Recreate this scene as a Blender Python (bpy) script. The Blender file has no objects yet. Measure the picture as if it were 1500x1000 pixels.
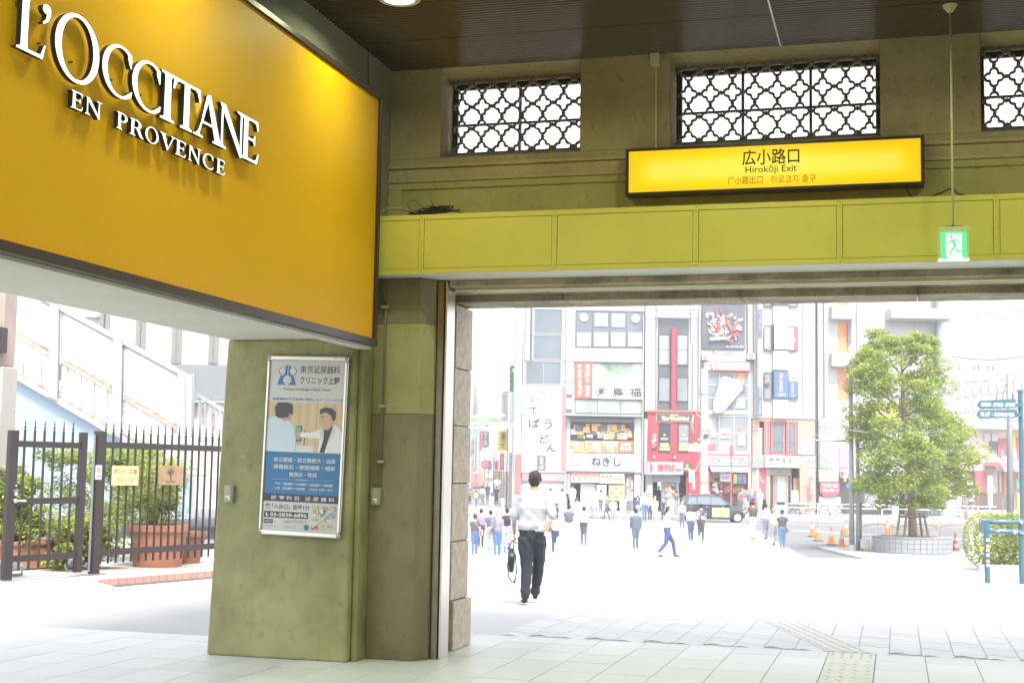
import bpy, math, random
import numpy as np
from mathutils import Matrix, Vector
scene = bpy.context.scene
COL = scene.collection
rnd = random.Random(7)
rad = math.radians

# ------------------------------------------------------------ camera
FPX, YAW, PITCH, ROLL, EYE = 2009.18, .273528, .094571, .016964, 1.68
def cam_axes():
    cy, sy, cp, sp = math.cos(YAW), math.sin(YAW), math.cos(PITCH), math.sin(PITCH)
    f = np.array([-sy*cp, cy*cp, sp]); r = np.array([cy, sy, 0.]); u = np.cross(r, f)
    c, s = math.cos(ROLL), math.sin(ROLL)
    return c*r+s*u, -s*r+c*u, f
AX = cam_axes()
cam = bpy.data.cameras.new('camera'); camo = bpy.data.objects.new('camera', cam); COL.objects.link(camo)
cam.sensor_width = 36; cam.lens = FPX/1500*36; cam.clip_start = .1; cam.clip_end = 3000
camo.matrix_world = Matrix(((AX[0][0], AX[1][0], -AX[2][0], 0), (AX[0][1], AX[1][1], -AX[2][1], 0), (AX[0][2], AX[1][2], -AX[2][2], EYE), (0, 0, 0, 1)))
scene.camera = camo

# ------------------------------------------------------------ sky, sun, exposure
SUN_EL, SUN_AZ = rad(58), rad(150)
world = bpy.data.worlds.new('World'); scene.world = world; world.use_nodes = True
wn = world.node_tree; bg = wn.nodes['Background']
sky = wn.nodes.new('ShaderNodeTexSky'); sky.sky_type = 'NISHITA'; sky.sun_disc = False
sky.sun_elevation = SUN_EL; sky.sun_rotation = SUN_AZ; sky.dust_density = 2; sky.air_density = 1; sky.ozone_density = 1
hs = wn.nodes.new('ShaderNodeHueSaturation'); hs.inputs['Saturation'].default_value = .28
wn.links.new(sky.outputs[0], hs.inputs['Color']); wn.links.new(hs.outputs[0], bg.inputs[0]); bg.inputs[1].default_value = .14
sun = bpy.data.lights.new('sun', 'SUN'); suno = bpy.data.objects.new('sun', sun); COL.objects.link(suno)
sun.energy = 1.8; sun.angle = rad(14); sun.color = (1, .96, .9)
sd = Vector((math.sin(SUN_AZ)*math.cos(SUN_EL), math.cos(SUN_AZ)*math.cos(SUN_EL), math.sin(SUN_EL)))
suno.rotation_euler = (-sd).to_track_quat('-Z', 'Y').to_euler()
scene.view_settings.view_transform = 'Standard'; scene.view_settings.look = 'None'
scene.view_settings.exposure = 2.0; scene.view_settings.gamma = 1; scene.view_settings.use_curve_mapping = False
scene.render.engine = 'CYCLES'
cy_ = scene.cycles
cy_.max_bounces = 10; cy_.diffuse_bounces = 6; cy_.transparent_max_bounces = 12; cy_.caustics_reflective = False; cy_.caustics_refractive = False
cy_.use_denoising = True; cy_.sample_clamp_indirect = 6

# ------------------------------------------------------------ pixel -> place
CAMP = np.array([0, 0, EYE])
def ray(x, y): return AX[0]*(x-750)/FPX + AX[1]*(500-y)/FPX + AX[2]
def onY(x, y, Y): d = ray(x, y); return CAMP + d*Y/d[1]
def onX(x, y, X): d = ray(x, y); return CAMP + d*X/d[0]
def onZ(x, y, z): d = ray(x, y); return CAMP + d*(z-EYE)/d[2]
UD = np.array([math.cos(YAW), math.sin(YAW), 0]); WD = np.array([-math.sin(YAW), math.cos(YAW), 0])
STREET = Matrix.Rotation(YAW, 4, 'Z')            # street frame: x = across, y = away from the station, z = up
def onW(x, y, w):                                # returns (u, w, z) in the street frame
    d = ray(x, y); k = w/(d @ WD); p = CAMP + d*k
    return np.array([p @ UD, w, p[2]])
def gz(w):
    P = [(-50, 0), (23, 0), (46, -1.36), (58, -1.45), (89.9, -1.2)]
    if w >= 90: return -1.06 + .006*(min(w, 130)-90)
    for (a, za), (b, zb) in zip(P, P[1:]):
        if w <= b: return za+(zb-za)*(w-a)/(b-a)
    return -1.2

# ------------------------------------------------------------ scene objects
def tag(o, label=None, cat=None, group=None, kind=None):
    if label: o['label'] = label
    if cat: o['category'] = cat
    if group: o['group'] = group
    if kind: o['kind'] = kind
    return o
def empty(name, loc=(0, 0, 0), rz=0, parent=None):
    o = bpy.data.objects.new(name, None); COL.objects.link(o)
    o.location = loc; o.rotation_euler = (0, 0, rz); o.parent = parent; o.empty_display_size = .2
    return o
def wm(o):
    m = Matrix.Identity(4)
    while o is not None:
        m = o.matrix_basis @ m; o = o.parent
    return m
def thing(name, label, cat, loc=(0, 0, 0), rz=0, group=None): return tag(empty(name, loc, rz), label, cat, group)
def sthing(name, label, cat, u, w, z, rz=0, group=None):
    p = UD*u + WD*w
    return tag(empty(name, (p[0], p[1], z), YAW+rz), label, cat, group)
class MB:
    def __init__(s, F=None): s.v = []; s.f = []; s.m = []; s.F = F; s.mi = 0
    def add(s, vs, fs):
        b = len(s.v)
        if s.F is not None: vs = [tuple(s.F @ Vector(v)) for v in vs]
        s.v += [tuple(v) for v in vs]; s.f += [tuple(b+i for i in f) for f in fs]; s.m += [s.mi]*len(fs)
        return s
    def box(s, x0, x1, y0, y1, z0, z1):
        if x0 > x1: x0, x1 = x1, x0
        if y0 > y1: y0, y1 = y1, y0
        if z0 > z1: z0, z1 = z1, z0
        return s.add([(x, y, z) for x in (x0, x1) for y in (y0, y1) for z in (z0, z1)],
            [(0, 1, 3, 2), (4, 6, 7, 5), (0, 4, 5, 1), (2, 3, 7, 6), (0, 2, 6, 4), (1, 5, 7, 3)])
    def quad(s, a, b, c, d): return s.add([a, b, c, d], [(0, 1, 2, 3)])
    def tube(s, pts, r, n=8, cap=True):
        pts = [Vector(p) for p in pts]; k = len(pts); rs = r if isinstance(r, (list, tuple)) else [r]*k
        vs = []; fs = []; ref = None
        for i, p in enumerate(pts):
            t = (pts[min(i+1, k-1)]-pts[max(i-1, 0)]).normalized()
            if ref is None: ref = Vector((0, 0, 1)) if abs(t.z) < .9 else Vector((1, 0, 0))
            a = t.cross(ref).normalized(); b = t.cross(a); ref = -b if False else ref
            for j in range(n):
                q = 2*math.pi*j/n; vs.append(p+(a*math.cos(q)+b*math.sin(q))*rs[i])
        for i in range(k-1):
            for j in range(n): fs.append((i*n+j, i*n+(j+1) % n, (i+1)*n+(j+1) % n, (i+1)*n+j))
        if cap: fs += [tuple(range(n))[::-1], tuple(range((k-1)*n, k*n))]
        return s.add(vs, fs)
    def lathe(s, prof, c=(0, 0, 0), n=20, axis='z'):
        vs = []; fs = []; k = len(prof)
        for r, h in prof:
            for j in range(n):
                q = 2*math.pi*j/n; a, b = r*math.cos(q), r*math.sin(q)
                v = (a, b, h) if axis == 'z' else ((a, h, b) if axis == 'y' else (h, a, b))
                vs.append((v[0]+c[0], v[1]+c[1], v[2]+c[2]))
        for i in range(k-1):
            for j in range(n): fs.append((i*n+j, i*n+(j+1) % n, (i+1)*n+(j+1) % n, (i+1)*n+j))
        if prof[0] != prof[-1]: fs += [tuple(range(n))[::-1], tuple(range((k-1)*n, k*n))]
        return s.add(vs, fs)
    def prism(s, poly, O, A, B, N, d):
        """poly (a,b) points in the plane O + a*A + b*B, thickened by d along N"""
        O, A, B, N = Vector(O), Vector(A), Vector(B), Vector(N); n = len(poly)
        p = [O+A*a+B*b for a, b in poly]
        vs = p+[q+N*d for q in p]
        fs = [tuple(range(n))[::-1], tuple(range(n, 2*n))]+[(i, (i+1) % n, n+(i+1) % n, n+i) for i in range(n)]
        return s.add(vs, fs)
    def mesh(s, name, mats, M=None):
        me = bpy.data.meshes.new(name)
        vs = s.v if M is None else [tuple(M @ Vector(v)) for v in s.v]
        me.from_pydata(vs, [], s.f)
        mats = mats if isinstance(mats, (list, tuple)) else [mats]
        for m in mats: me.materials.append(m)
        if len(mats) > 1: me.polygons.foreach_set('material_index', s.m)
        me.update(); return me
    def build(s, name, mats, parent=None, smooth=False, bevel=0):
        me = s.mesh(name, mats, wm(parent).inverted() if parent is not None else None)
        o = bpy.data.objects.new(name, me); COL.objects.link(o); o.parent = parent
        if smooth:
            me.polygons.foreach_set('use_smooth', [True]*len(me.polygons))
            if smooth == 2:
                m = o.modifiers.new('e', 'EDGE_SPLIT'); m.split_angle = rad(38)
        if bevel:
            b = o.modifiers.new('b', 'BEVEL'); b.width = bevel; b.segments = 2; b.limit_method = 'ANGLE'; b.angle_limit = rad(40)
        return o
def copy_tree(o, parent=None):
    c = o.copy(); COL.objects.link(c); c.parent = parent
    for ch in list(o.children): copy_tree(ch, c)
    return c

# ------------------------------------------------------------ materials
def mat(name, col, rough=.6, metal=0, var=0, vs=3., col2=None, bump=0, bs=40., emit=None, es=1., spec=.5, coat=0, spots=0, alpha=1, stretch=0):
    m = bpy.data.materials.new(name); m.use_nodes = True; nt = m.node_tree; b = nt.nodes['Principled BSDF']
    b.inputs['Base Color'].default_value = (*col, 1); b.inputs['Roughness'].default_value = rough; b.inputs['Metallic'].default_value = metal
    b.inputs['Specular IOR Level'].default_value = spec; b.inputs['Coat Weight'].default_value = coat
    if alpha < 1: b.inputs['Alpha'].default_value = alpha
    if emit: b.inputs['Emission Color'].default_value = (*emit, 1); b.inputs['Emission Strength'].default_value = es
    if var or bump:
        g = nt.nodes.new('ShaderNodeNewGeometry'); pos = g.outputs['Position']
        if stretch:
            mp = nt.nodes.new('ShaderNodeMapping'); mp.inputs['Scale'].default_value = (1, 1, stretch); nt.links.new(pos, mp.inputs[0]); pos = mp.outputs[0]
    if var:
        n = nt.nodes.new('ShaderNodeTexNoise'); n.inputs['Scale'].default_value = vs; n.inputs['Detail'].default_value = 8; n.inputs['Roughness'].default_value = .62
        nt.links.new(pos, n.inputs['Vector'])
        r = nt.nodes.new('ShaderNodeValToRGB'); r.color_ramp.elements[0].position = .36; r.color_ramp.elements[1].position = .64
        c2 = col2 or tuple(c*(1-var) for c in col)
        r.color_ramp.elements[0].color = (*c2, 1); r.color_ramp.elements[1].color = (*col, 1)
        nt.links.new(n.outputs[0], r.inputs[0]); out = r.outputs[0]
        if spots:
            n2 = nt.nodes.new('ShaderNodeTexNoise'); n2.inputs['Scale'].default_value = vs*9; n2.inputs['Detail'].default_value = 5; nt.links.new(pos, n2.inputs['Vector'])
            r2 = nt.nodes.new('ShaderNodeValToRGB'); r2.color_ramp.elements[0].position = .30; r2.color_ramp.elements[1].position = .42
            r2.color_ramp.elements[0].color = (1-spots,)*3+(1,); r2.color_ramp.elements[1].color = (1, 1, 1, 1); nt.links.new(n2.outputs[0], r2.inputs[0])
            mx = nt.nodes.new('ShaderNodeMix'); mx.data_type = 'RGBA'; mx.blend_type = 'MULTIPLY'; mx.inputs[0].default_value = 1
            nt.links.new(out, mx.inputs[6]); nt.links.new(r2.outputs[0], mx.inputs[7]); out = mx.outputs[2]
        nt.links.new(out, b.inputs['Base Color'])
    if bump:
        n = nt.nodes.new('ShaderNodeTexNoise'); n.inputs['Scale'].default_value = bs; n.inputs['Detail'].default_value = 6; nt.links.new(pos, n.inputs['Vector'])
        bm = nt.nodes.new('ShaderNodeBump'); bm.inputs['Strength'].default_value = bump; bm.inputs['Distance'].default_value = .01
        nt.links.new(n.outputs[0], bm.inputs['Height']); nt.links.new(bm.outputs[0], b.inputs['Normal'])
    return m
_mc = {}
def pm(col, rough=.55, **k):
    key = (tuple(round(c, 3) for c in col), rough, tuple(sorted(k.items())))
    if key not in _mc: _mc[key] = mat('paint', col, rough, **k)
    return _mc[key]

# ------------------------------------------------------------ lettering
_fc = {}
def _glyphs(body, bold, space):
    key = (body, bold, space)
    if key in _fc: return _fc[key]
    cu = bpy.data.curves.new('t', 'FONT'); cu.body = body; cu.offset = bold; cu.space_character = space; cu.space_line = .95; cu.align_x = 'CENTER'; cu.resolution_u = 4
    o = bpy.data.objects.new('t', cu); COL.objects.link(o)
    dg = bpy.context.evaluated_depsgraph_get(); me = bpy.data.meshes.new_from_object(o.evaluated_get(dg))
    v = [tuple(q.co) for q in me.vertices]; f = [tuple(p.vertices) for p in me.polygons]
    bpy.data.objects.remove(o); bpy.data.curves.remove(cu); bpy.data.meshes.remove(me)
    _fc[key] = (v, f); return v, f
def text(body, m, parent, O, A, B, N, x0, x1, y0, y1, off=.004, bold=0, F=None, space=1, name='lettering', into=None):
    """fill the box x0..x1 (along A), y0..y1 (along B) of the plane through O; N faces the reader"""
    v, f = _glyphs(body, bold, space)
    if not v: return
    xs = [q[0] for q in v]; ys = [q[1] for q in v]; ax, bx, ay, by = min(xs), max(xs), min(ys), max(ys)
    O, A, B, N = Vector(O), Vector(A), Vector(B), Vector(N)
    sx = (x1-x0)/max(bx-ax, 1e-6); sy = (y1-y0)/max(by-ay, 1e-6)
    vs = [O+A*(x0+(q[0]-ax)*sx)+B*(y0+(q[1]-ay)*sy)+N*off for q in v]
    mb = into or MB(F); mb.add(vs, f)
    if into is None: return mb.build(name, m, parent)
# ============================================================ STATION
CEIL = 5.46
def plaster(name, c1, c2, c3, scale=1.6, chip=None):
    m = mat(name, c1, .85, var=.3, vs=scale, col2=c2, bump=.35, bs=28, spots=.16, stretch=.8)
    if chip:
        nt = m.node_tree; b = nt.nodes['Principled BSDF']; src = b.inputs['Base Color'].links[0].from_socket
        g = nt.nodes.new('ShaderNodeNewGeometry'); n = nt.nodes.new('ShaderNodeTexNoise'); n.inputs['Scale'].default_value = 6.5; n.inputs['Detail'].default_value = 5
        nt.links.new(g.outputs['Position'], n.inputs['Vector'])
        r = nt.nodes.new('ShaderNodeValToRGB'); r.color_ramp.elements[0].position = .735; r.color_ramp.elements[1].position = .75
        mx = nt.nodes.new('ShaderNodeMix'); mx.data_type = 'RGBA'; mx.inputs[7].default_value = (*chip, 1)
        nt.links.new(n.outputs[0], r.inputs[0]); nt.links.new(r.outputs[0], mx.inputs[0]); nt.links.new(src, mx.inputs[6]); nt.links.new(mx.outputs[2], b.inputs['Base Color'])
    return m
M_wall = plaster('beige_plaster', (.47, .385, .23), (.37, .30, .175), None)
M_wallg = plaster('bounce_tinted_plaster', (.42, .375, .165), (.32, .29, .125), None, 1.2)  # greener than the wall above: light bounced off the beam, painted into the colour
M_pil = plaster('pillar_plaster', (.38, .365, .18), (.19, .195, .09), None, 1.3, chip=(.55, .52, .18))
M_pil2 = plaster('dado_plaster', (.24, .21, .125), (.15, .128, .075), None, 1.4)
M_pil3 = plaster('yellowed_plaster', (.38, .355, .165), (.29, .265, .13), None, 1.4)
M_stone = mat('pier_stone', (.66, .57, .47), .85, var=.3, vs=14, bump=.5, bs=90, spots=.3)
M_lint = mat('stained_stone', (.46, .39, .30), .85, var=.5, vs=3, bump=.5, bs=60, spots=.4)
M_lime = mat('lime_paint', (.60, .54, .10), .42, var=.09, vs=1.1, bump=.05, bs=9, spots=.03)
M_grey = mat('grey_plaster', (.30, .295, .26), .8, var=.15, vs=2, bump=.15)
M_sof = mat('white_soffit', (.62, .61, .55), .7, var=.1, vs=1.5, bump=.1)
M_brown = mat('brown_ceiling', (.080, .048, .022), .26, var=.15, vs=.8, spec=.6)
M_dark = mat('dark_metal', (.035, .028, .025), .4, metal=.2)
M_black = mat('black_gap', (.012, .012, .012), .9)
M_steel = mat('steel_channel', (.26, .225, .18), .35, metal=.7, var=.2, vs=6)
M_alu = mat('brushed_aluminium', (.62, .60, .55), .3, metal=.85)
M_cream = mat('cream_paint', (.62, .60, .36), .5, var=.08, vs=5)
M_white = mat('white_paint', (.78, .78, .76), .5)
M_lattice = mat('cast_lattice', (.22, .195, .155), .7, var=.3, vs=20, bump=.3)

# ---- floor tiles
def tile_mat(name, c, rough):
    m = mat(name, c, rough, var=.10, vs=40, bump=.12, bs=120)
    nt = m.node_tree; b = nt.nodes['Principled BSDF']; src = b.inputs['Base Color'].links[0].from_socket
    oi = nt.nodes.new('ShaderNodeObjectInfo'); mr = nt.nodes.new('ShaderNodeMapRange'); mr.inputs[3].default_value = .94; mr.inputs[4].default_value = 1.05
    mx = nt.nodes.new('ShaderNodeMix'); mx.data_type = 'RGBA'; mx.blend_type = 'MULTIPLY'; mx.inputs[0].default_value = 1
    nt.links.new(oi.outputs['Random'], mr.inputs[0]); nt.links.new(src, mx.inputs[6]); nt.links.new(mr.outputs[0], mx.inputs[7]); nt.links.new(mx.outputs[2], b.inputs['Base Color'])
    return m
M_tile = tile_mat('floor_tile', (.64, .65, .64), .45); M_joint = mat('tile_joint', (.42, .43, .43), .9, var=.3, vs=5)
floor = tag(MB().box(-30, 16, -15, 12.6, -.4, -.012).box(-4.7, 16, 12.6, 13.84, -.4, -.012).build('floor', M_joint), kind='structure')
TX, TY = .4455, .6
xs = [-.645+TX*k for k in range(-60, 34)]; ys = [12.16+TY*k for k in range(-44, 4)]
def chip(mb, x0, x1, y0, y1, zt=0., zb=-.02, c=.004):
    mb.add([(x0, y0, zb), (x1, y0, zb), (x1, y1, zb), (x0, y1, zb), (x0+c, y0+c, zt), (x1-c, y0+c, zt), (x1-c, y1-c, zt), (x0+c, y1-c, zt)],
        [(4, 5, 6, 7), (0, 1, 5, 4), (1, 2, 6, 5), (2, 3, 7, 6), (3, 0, 4, 7)])
proto = {}
far_t = MB(); nt_ = 0
for i, x in enumerate(xs[:-1]):
    for y in ys:
        y1 = min(y+TY, 13.84); cx = x+TX/2
        if y1-y < .2: continue
        if cx < -4.7 and y+TY > 12.9: continue
        if cx < -4.7: y1 = min(y1, 12.6)
        tact = -.66 < x < -.63 and y > -8
        if tact: continue
        if -9.2 < cx < 1.7 and y > 9.0:
            key = round(y1-y, 3)
            if key not in proto:
                b = MB(); chip(b, .0012, TX-.0012, .0012, key-.0012, c=.0025); proto[key] = b.mesh('tile', M_tile)
            o = bpy.data.objects.new('tile', proto[key]); COL.objects.link(o); o.parent = floor; o.location = (x, y, rnd.uniform(-.001, .001)); nt_ += 1
        else: chip(far_t, x+.002, x+TX-.002, y+.002, y1-.002)
tag(far_t.build('tile_field', M_tile, floor), kind='stuff')

# ---- tactile paving
M_tact = mat('tactile_tile', (.66, .65, .60), .6, var=.1, vs=20)
tp = thing('tactile_paving', 'pale yellow tactile guide strip of raised bars running out through the exit', 'tactile paving', (-.43, 9, 0))
def tact_tile(O, A, B, dots, nm='tile'):
    O, A, B = Vector(O), Vector(A), Vector(B); b = MB(); N = Vector((0, 0, 1)); la, lb = A.length, B.length; a, c = A.normalized(), B.normalized()
    b.prism([(.003, .003), (la-.003, .003), (la-.003, lb-.003), (.003, lb-.003)], O-N*.02, a, c, N, .021)
    if dots:
        for i in range(5):
            for j in range(5):
                p = O+a*la*(i+.5)/5+c*lb*(j+.5)/5; b.lathe([(.016, 0), (.011, .006)], (p.x, p.y, p.z+.001), 8)
    else:
        for i in range(4):
            s0 = la*(i+.5)/4
            for j in range(2):
                t0, t1 = lb*(j*.5+.04), lb*(j*.5+.46)
                b.prism([(s0-.014, t0), (s0+.014, t0), (s0+.014, t1), (s0-.014, t1)], O+N*.001, a, c, N, .006)
    return b.build(nm, M_tact, tp)
for k in range(15): tact_tile((-.645+.004, 13.84-.43*(k+1), 0), (TX-.008, 0, 0), (0, .425, 0), k == 0)
dv = Vector((-1.22, 3.72, 0)).normalized()
for k in range(18): tact_tile(Vector((-.66, 13.87, 0))+dv*.43*k, (.435, 0, 0), dv*.425, False)

# ---- wavy forecourt pavers
M_pav = tile_mat('concrete_paver', (.68, .68, .67), .8)
M_ground = mat('forecourt', (.58, .58, .57), .85, var=.12, vs=.35, bump=.1, bs=20)
def wave_paver(mb, x, y, w=.30, l=.28, g=.0022, zt=.0):
    n = 10; pts = []
    for k in range(n+1):
        t = k/n; pts.append((x+g+(w-2*g)*t, y+g+.07*math.sin(2*math.pi*t)))
    up = [(px, py+l-2*g) for px, py in pts][::-1]; poly = pts+up
    c = (x+w/2, y+l/2)
    top = [(c[0]+(a-c[0])*.988, c[1]+(b-c[1])*.988) for a, b in poly]
    N = len(poly); mb.add([(a, b, zt-.03) for a, b in poly]+[(a, b, zt) for a, b in top], [tuple(range(N, 2*N))]+[(i, (i+1) % N, N+(i+1) % N, N+i) for i in range(N)])
pb = MB(); wave_paver(pb, 0, 0); pav_me = pb.mesh('paver', M_pav)
ground = tag(MB(None).box(-4.0, 8.0, 13.84, 20.6, -.3, -.018).build('forecourt_bed', mat('sand_joint', (.46, .46, .46), .9)), kind='structure')
farp = MB(); npv = 0
def on_tact(x, y):
    t = (y-13.87)/dv.y; cx = -.66+dv.x*t; return cx-.33 < x < cx+.46 and 0 <= t < 8
for i in range(40):
    for j in range(36):
        x = -3.98+.30*i; y = 13.93+.28*j+(.1 if i % 2 else 0)
        if y > 20.3 or False: continue
        if i < 21 and y < 17.1 and npv < 295:
            o = bpy.data.objects.new('paver', pav_me); COL.objects.link(o); o.parent = ground; o.location = (x, y, rnd.uniform(-.0075, -.005)); npv += 1
        else: wave_paver(farp, x, y, zt=-.006)
tag(farp.build('paver_field', M_pav, ground), kind='stuff')

# ---- ceiling
ce = MB()
Y = -15.0; pr = []
yy = 7.6
pitch = .058
while yy < 12.3:
    for a, z in ((0, 0), (.010, .028), (.034, .028), (.044, 0)): pr.append((yy+a, CEIL+z))
    yy += pitch
vs = [(x, y, z) for y, z in pr for x in (-4.62, 16)]
ce.add(vs, [(2*i, 2*i+1, 2*i+3, 2*i+2) for i in range(len(pr)-1)])
ce.box(-6.5, 16.2, -15, 7.6, CEIL, CEIL+.02); ce.box(-6.2, 16.2, 7.5, 12.9, CEIL+.03, CEIL+.2)
ceiling = tag(ce.build('ceiling', M_brown), kind='structure')
MB().box(-.957, -.943, 10.2, 11.99, CEIL-.004, CEIL+.004).build('ceiling_trim', M_white, ceiling)
MB().box(-4.6, 16, 11.15, 11.156, CEIL-.002, CEIL+.004).build('ceiling_seam', M_black, ceiling)

# ---- front wall above the exit
WY = 12.0
wall = tag(empty('front_wall', (0, WY, 0)), kind='structure')
wins = [(-4.10, -2.757), (-1.925, -.105), (.72, 2.54), (3.37, 5.19)]
ZB, ZT = 4.60, 5.40
m = MB()
m.box(-4.7, 16, WY, 12.42, 3.44, ZB)
m.box(-4.7, 16, WY+.30, 12.42, ZT, CEIL+.02)
edges = [-4.7]+[v for w in wins for v in w]+[16]
for a, b in zip(edges[::2], edges[1::2]): m.box(a, b, WY, 12.42, ZB, CEIL+.02)
m.build('plaster', M_wall, wall, bevel=.008)
for a, b in wins:   # sloping soffit over each recess
    MB().add([(a, WY+.002, CEIL), (b, WY+.002, CEIL), (b, WY+.30, ZT-.005), (a, WY+.30, ZT-.005)], [(0, 1, 2, 3)]).build('recess_soffit', M_wall, wall)
    MB().add([(a, WY+.001, ZB), (b, WY+.001, ZB), (b, WY+.25, ZB+.075), (a, WY+.25, ZB+.075), (a, WY+.41, ZB+.075), (b, WY+.41, ZB+.075)], [(0, 1, 2, 3), (3, 2, 5, 4)]).build('sill', M_lint, wall)
for z0, z1, d in ((4.50, 4.535, .05), (4.40, 4.50, .022), (4.365, 4.40, .045)):
    MB().box(-4.6, 16, WY-d, WY-.001, z0, z1).build('moulding', M_wall, wall, bevel=.006)
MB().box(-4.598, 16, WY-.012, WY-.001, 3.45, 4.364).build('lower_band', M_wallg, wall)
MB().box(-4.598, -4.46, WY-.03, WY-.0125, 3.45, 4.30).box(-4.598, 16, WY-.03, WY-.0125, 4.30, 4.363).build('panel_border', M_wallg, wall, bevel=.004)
M_pane = bpy.data.materials.new('window_glass'); M_pane.use_nodes = True
nt = M_pane.node_tree; nt.nodes.clear()
o_ = nt.nodes.new('ShaderNodeOutputMaterial'); t1 = nt.nodes.new('ShaderNodeBsdfTransparent'); t2 = nt.nodes.new('ShaderNodeBsdfTranslucent'); g1 = nt.nodes.new('ShaderNodeBsdfGlossy'); g1.inputs['Roughness'].default_value = .08
a1 = nt.nodes.new('ShaderNodeMixShader'); a2 = nt.nodes.new('ShaderNodeMixShader'); a1.inputs[0].default_value = .35; a2.inputs[0].default_value = .05
t2.inputs[0].default_value = (.9, .9, .9, 1)
nt.links.new(t1.outputs[0], a1.inputs[1]); nt.links.new(t2.outputs[0], a1.inputs[2]); nt.links.new(a1.outputs[0], a2.inputs[1]); nt.links.new(g1.outputs[0], a2.inputs[2]); nt.links.new(a2.outputs[0], o_.inputs[0])
# quatrefoil: four open rings
def arc_band(mb, cx, cz, r, t, a0, a1, y0, y1, n=14):
    vs = []; fs = []
    for k in range(n+1):
        a = a0+(a1-a0)*k/n; c, s = math.cos(a), math.sin(a)
        for rr in (r-t/2, r+t/2):
            for y in (y0, y1): vs.append((cx+rr*c, y, cz+rr*s))
    for k in range(n):
        b = 4*k; fs += [(b, b+2, b+6, b+4), (b+1, b+5, b+7, b+3), (b, b+4, b+5, b+1), (b+2, b+3, b+7, b+6)]
    fs += [(0, 1, 3, 2), (4*n, 4*n+2, 4*n+3, 4*n+1)]
    mb.add(vs, fs)
QP = .2; QZ = .212
qb = MB()
for k, (dx, dz, a) in enumerate(((1, 0, 0), (0, 1, 90), (-1, 0, 180), (0, -1, 270))):
    arc_band(qb, dx*.0445, dz*.047, .0325, .0165, rad(a-116), rad(a+116), -.018+.0007*k, .018+.0007*k, 16)
for dx, dz in ((1, 0), (0, 1), (-1, 0), (0, -1)):
    qb.box(dx*.091-.010, dx*.091+.010, -.0165, .0165, dz*.096-.010, dz*.096+.010)
for dx, dz in ((1, 0), (0, 1)):
    qb.lathe([(.0, -.022), (.017, -.020), (.017, .020), (0, .022)], (dx*.1, 0, dz*.106), 8, 'y')
q_me = qb.mesh('quatrefoil', M_lattice)
for wi, (a, b) in enumerate(wins[:3]):
    w_ = empty('window', (0, 0, 0), 0, wall); w_.location = ((a+b)/2, .3, ZB)
    gx0, gx1 = a+.02, b-.0
    x = a+.125
    while x < b:
        for r_ in range(4):
            z = 4.715+QZ*(r_)
            if z > ZT: continue
            q = bpy.data.objects.new('quatrefoil', q_me); COL.objects.link(q); q.parent = w_
            q.matrix_local = wm(w_).inverted() @ Matrix.Translation((x, WY+.255, z))
        x += QP
    MB().box(a, b, WY+.24, WY+.28, ZB+.07, ZB+.095).box(a, b, WY+.24, WY+.27, ZT-.03, ZT-.004).build('lattice_rail', M_lattice, w_)
    fr = MB(); yf = WY+.36
    fr.box(a, a+.05, yf, yf+.04, ZB+.07, ZT).box(b-.04, b, yf, yf+.04, ZB+.07, ZT).box(a, b, yf+.001, yf+.041, ZB+.07, ZB+.10).box(a, b, yf+.001, yf+.041, ZT-.06, ZT-.001)
    fr.box(a, b, yf+.004, yf+.034, 4.985, 5.003)
    nx = 2 if wi == 0 else 3; pxs = [a+(b-a)*k/nx for k in range(nx+1)]
    for p in pxs[1:-1]: fr.box(p-.011, p+.011, yf+.002, yf+.036, ZB+.08, ZT-.01)
    fr.build('window_frame', M_dark, w_)
    for i in range(nx):
        for z0, z1 in ((ZB+.1, 4.985), (5.003, ZT-.06)):
            MB().box(pxs[i]+.012, pxs[i+1]-.012, yf+.016, yf+.019, z0, z1).build('pane', M_pane, w_)

# ---- lime green boxed beam
BY = 11.45; BZ0, BZ1 = 3.424, 3.955
beam = thing('shutter_beam', 'long lime green panelled beam boxing in the shutter above the exit', 'beam', (0, BY, BZ0))
MB().box(-4.60, 16, BY+.012, WY-.002, BZ0+.002, BZ1-.004).build('casing', M_lime, beam)
MB().box(-4.60, 16, BY-.004, BY+.011, BZ1-.045, BZ1).build('rail', M_lime, beam, bevel=.002)
MB().box(-4.60, 16, BY-.004, BY+.011, BZ0, BZ0+.042).build('rail', M_lime, beam, bevel=.002)
MB().box(-4.60, 16, BY-.003, BY+.40, BZ0-.006, BZ0-.001).build('soffit', M_sof, beam)
sx = [-4.6-.03, -4.068, -2.845, -1.615, -.43, .79, 2.0, 3.2, 4.4, 5.6]
for k, x in enumerate(sx[1:]): MB().box(x-.022, x+.022, BY-.006, BY+.0105, BZ0+.043, BZ1-.046).build('stile', M_lime, beam, bevel=.002)
for k in range(len(sx)-1): MB().box(sx[k]+.0255, sx[k+1]-.0255, BY+.001, BY+.0115, BZ0+.046, BZ1-.049).build('panel', M_lime, beam, bevel=.0015)
# seams (dark joints) sit in the gaps left between rails and panels
MB().box(-4.6, 16, BY+.0085, BY+.0118, BZ0+.0425, BZ0+.0455).box(-4.6, 16, BY+.0085, BY+.0118, BZ1-.0485, BZ1-.0455).build('joint', M_black, beam)
scr = MB()
for x in sx[1:]:
    for z in (BZ0+.02, BZ0+.06, BZ0+.26, BZ1-.06, BZ1-.02):
        scr.lathe([(.004, -.003), (.004, .001)], (x+.004, BY-.006, z), 6, 'y')
scr.build('screw', M_dark, beam)

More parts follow.
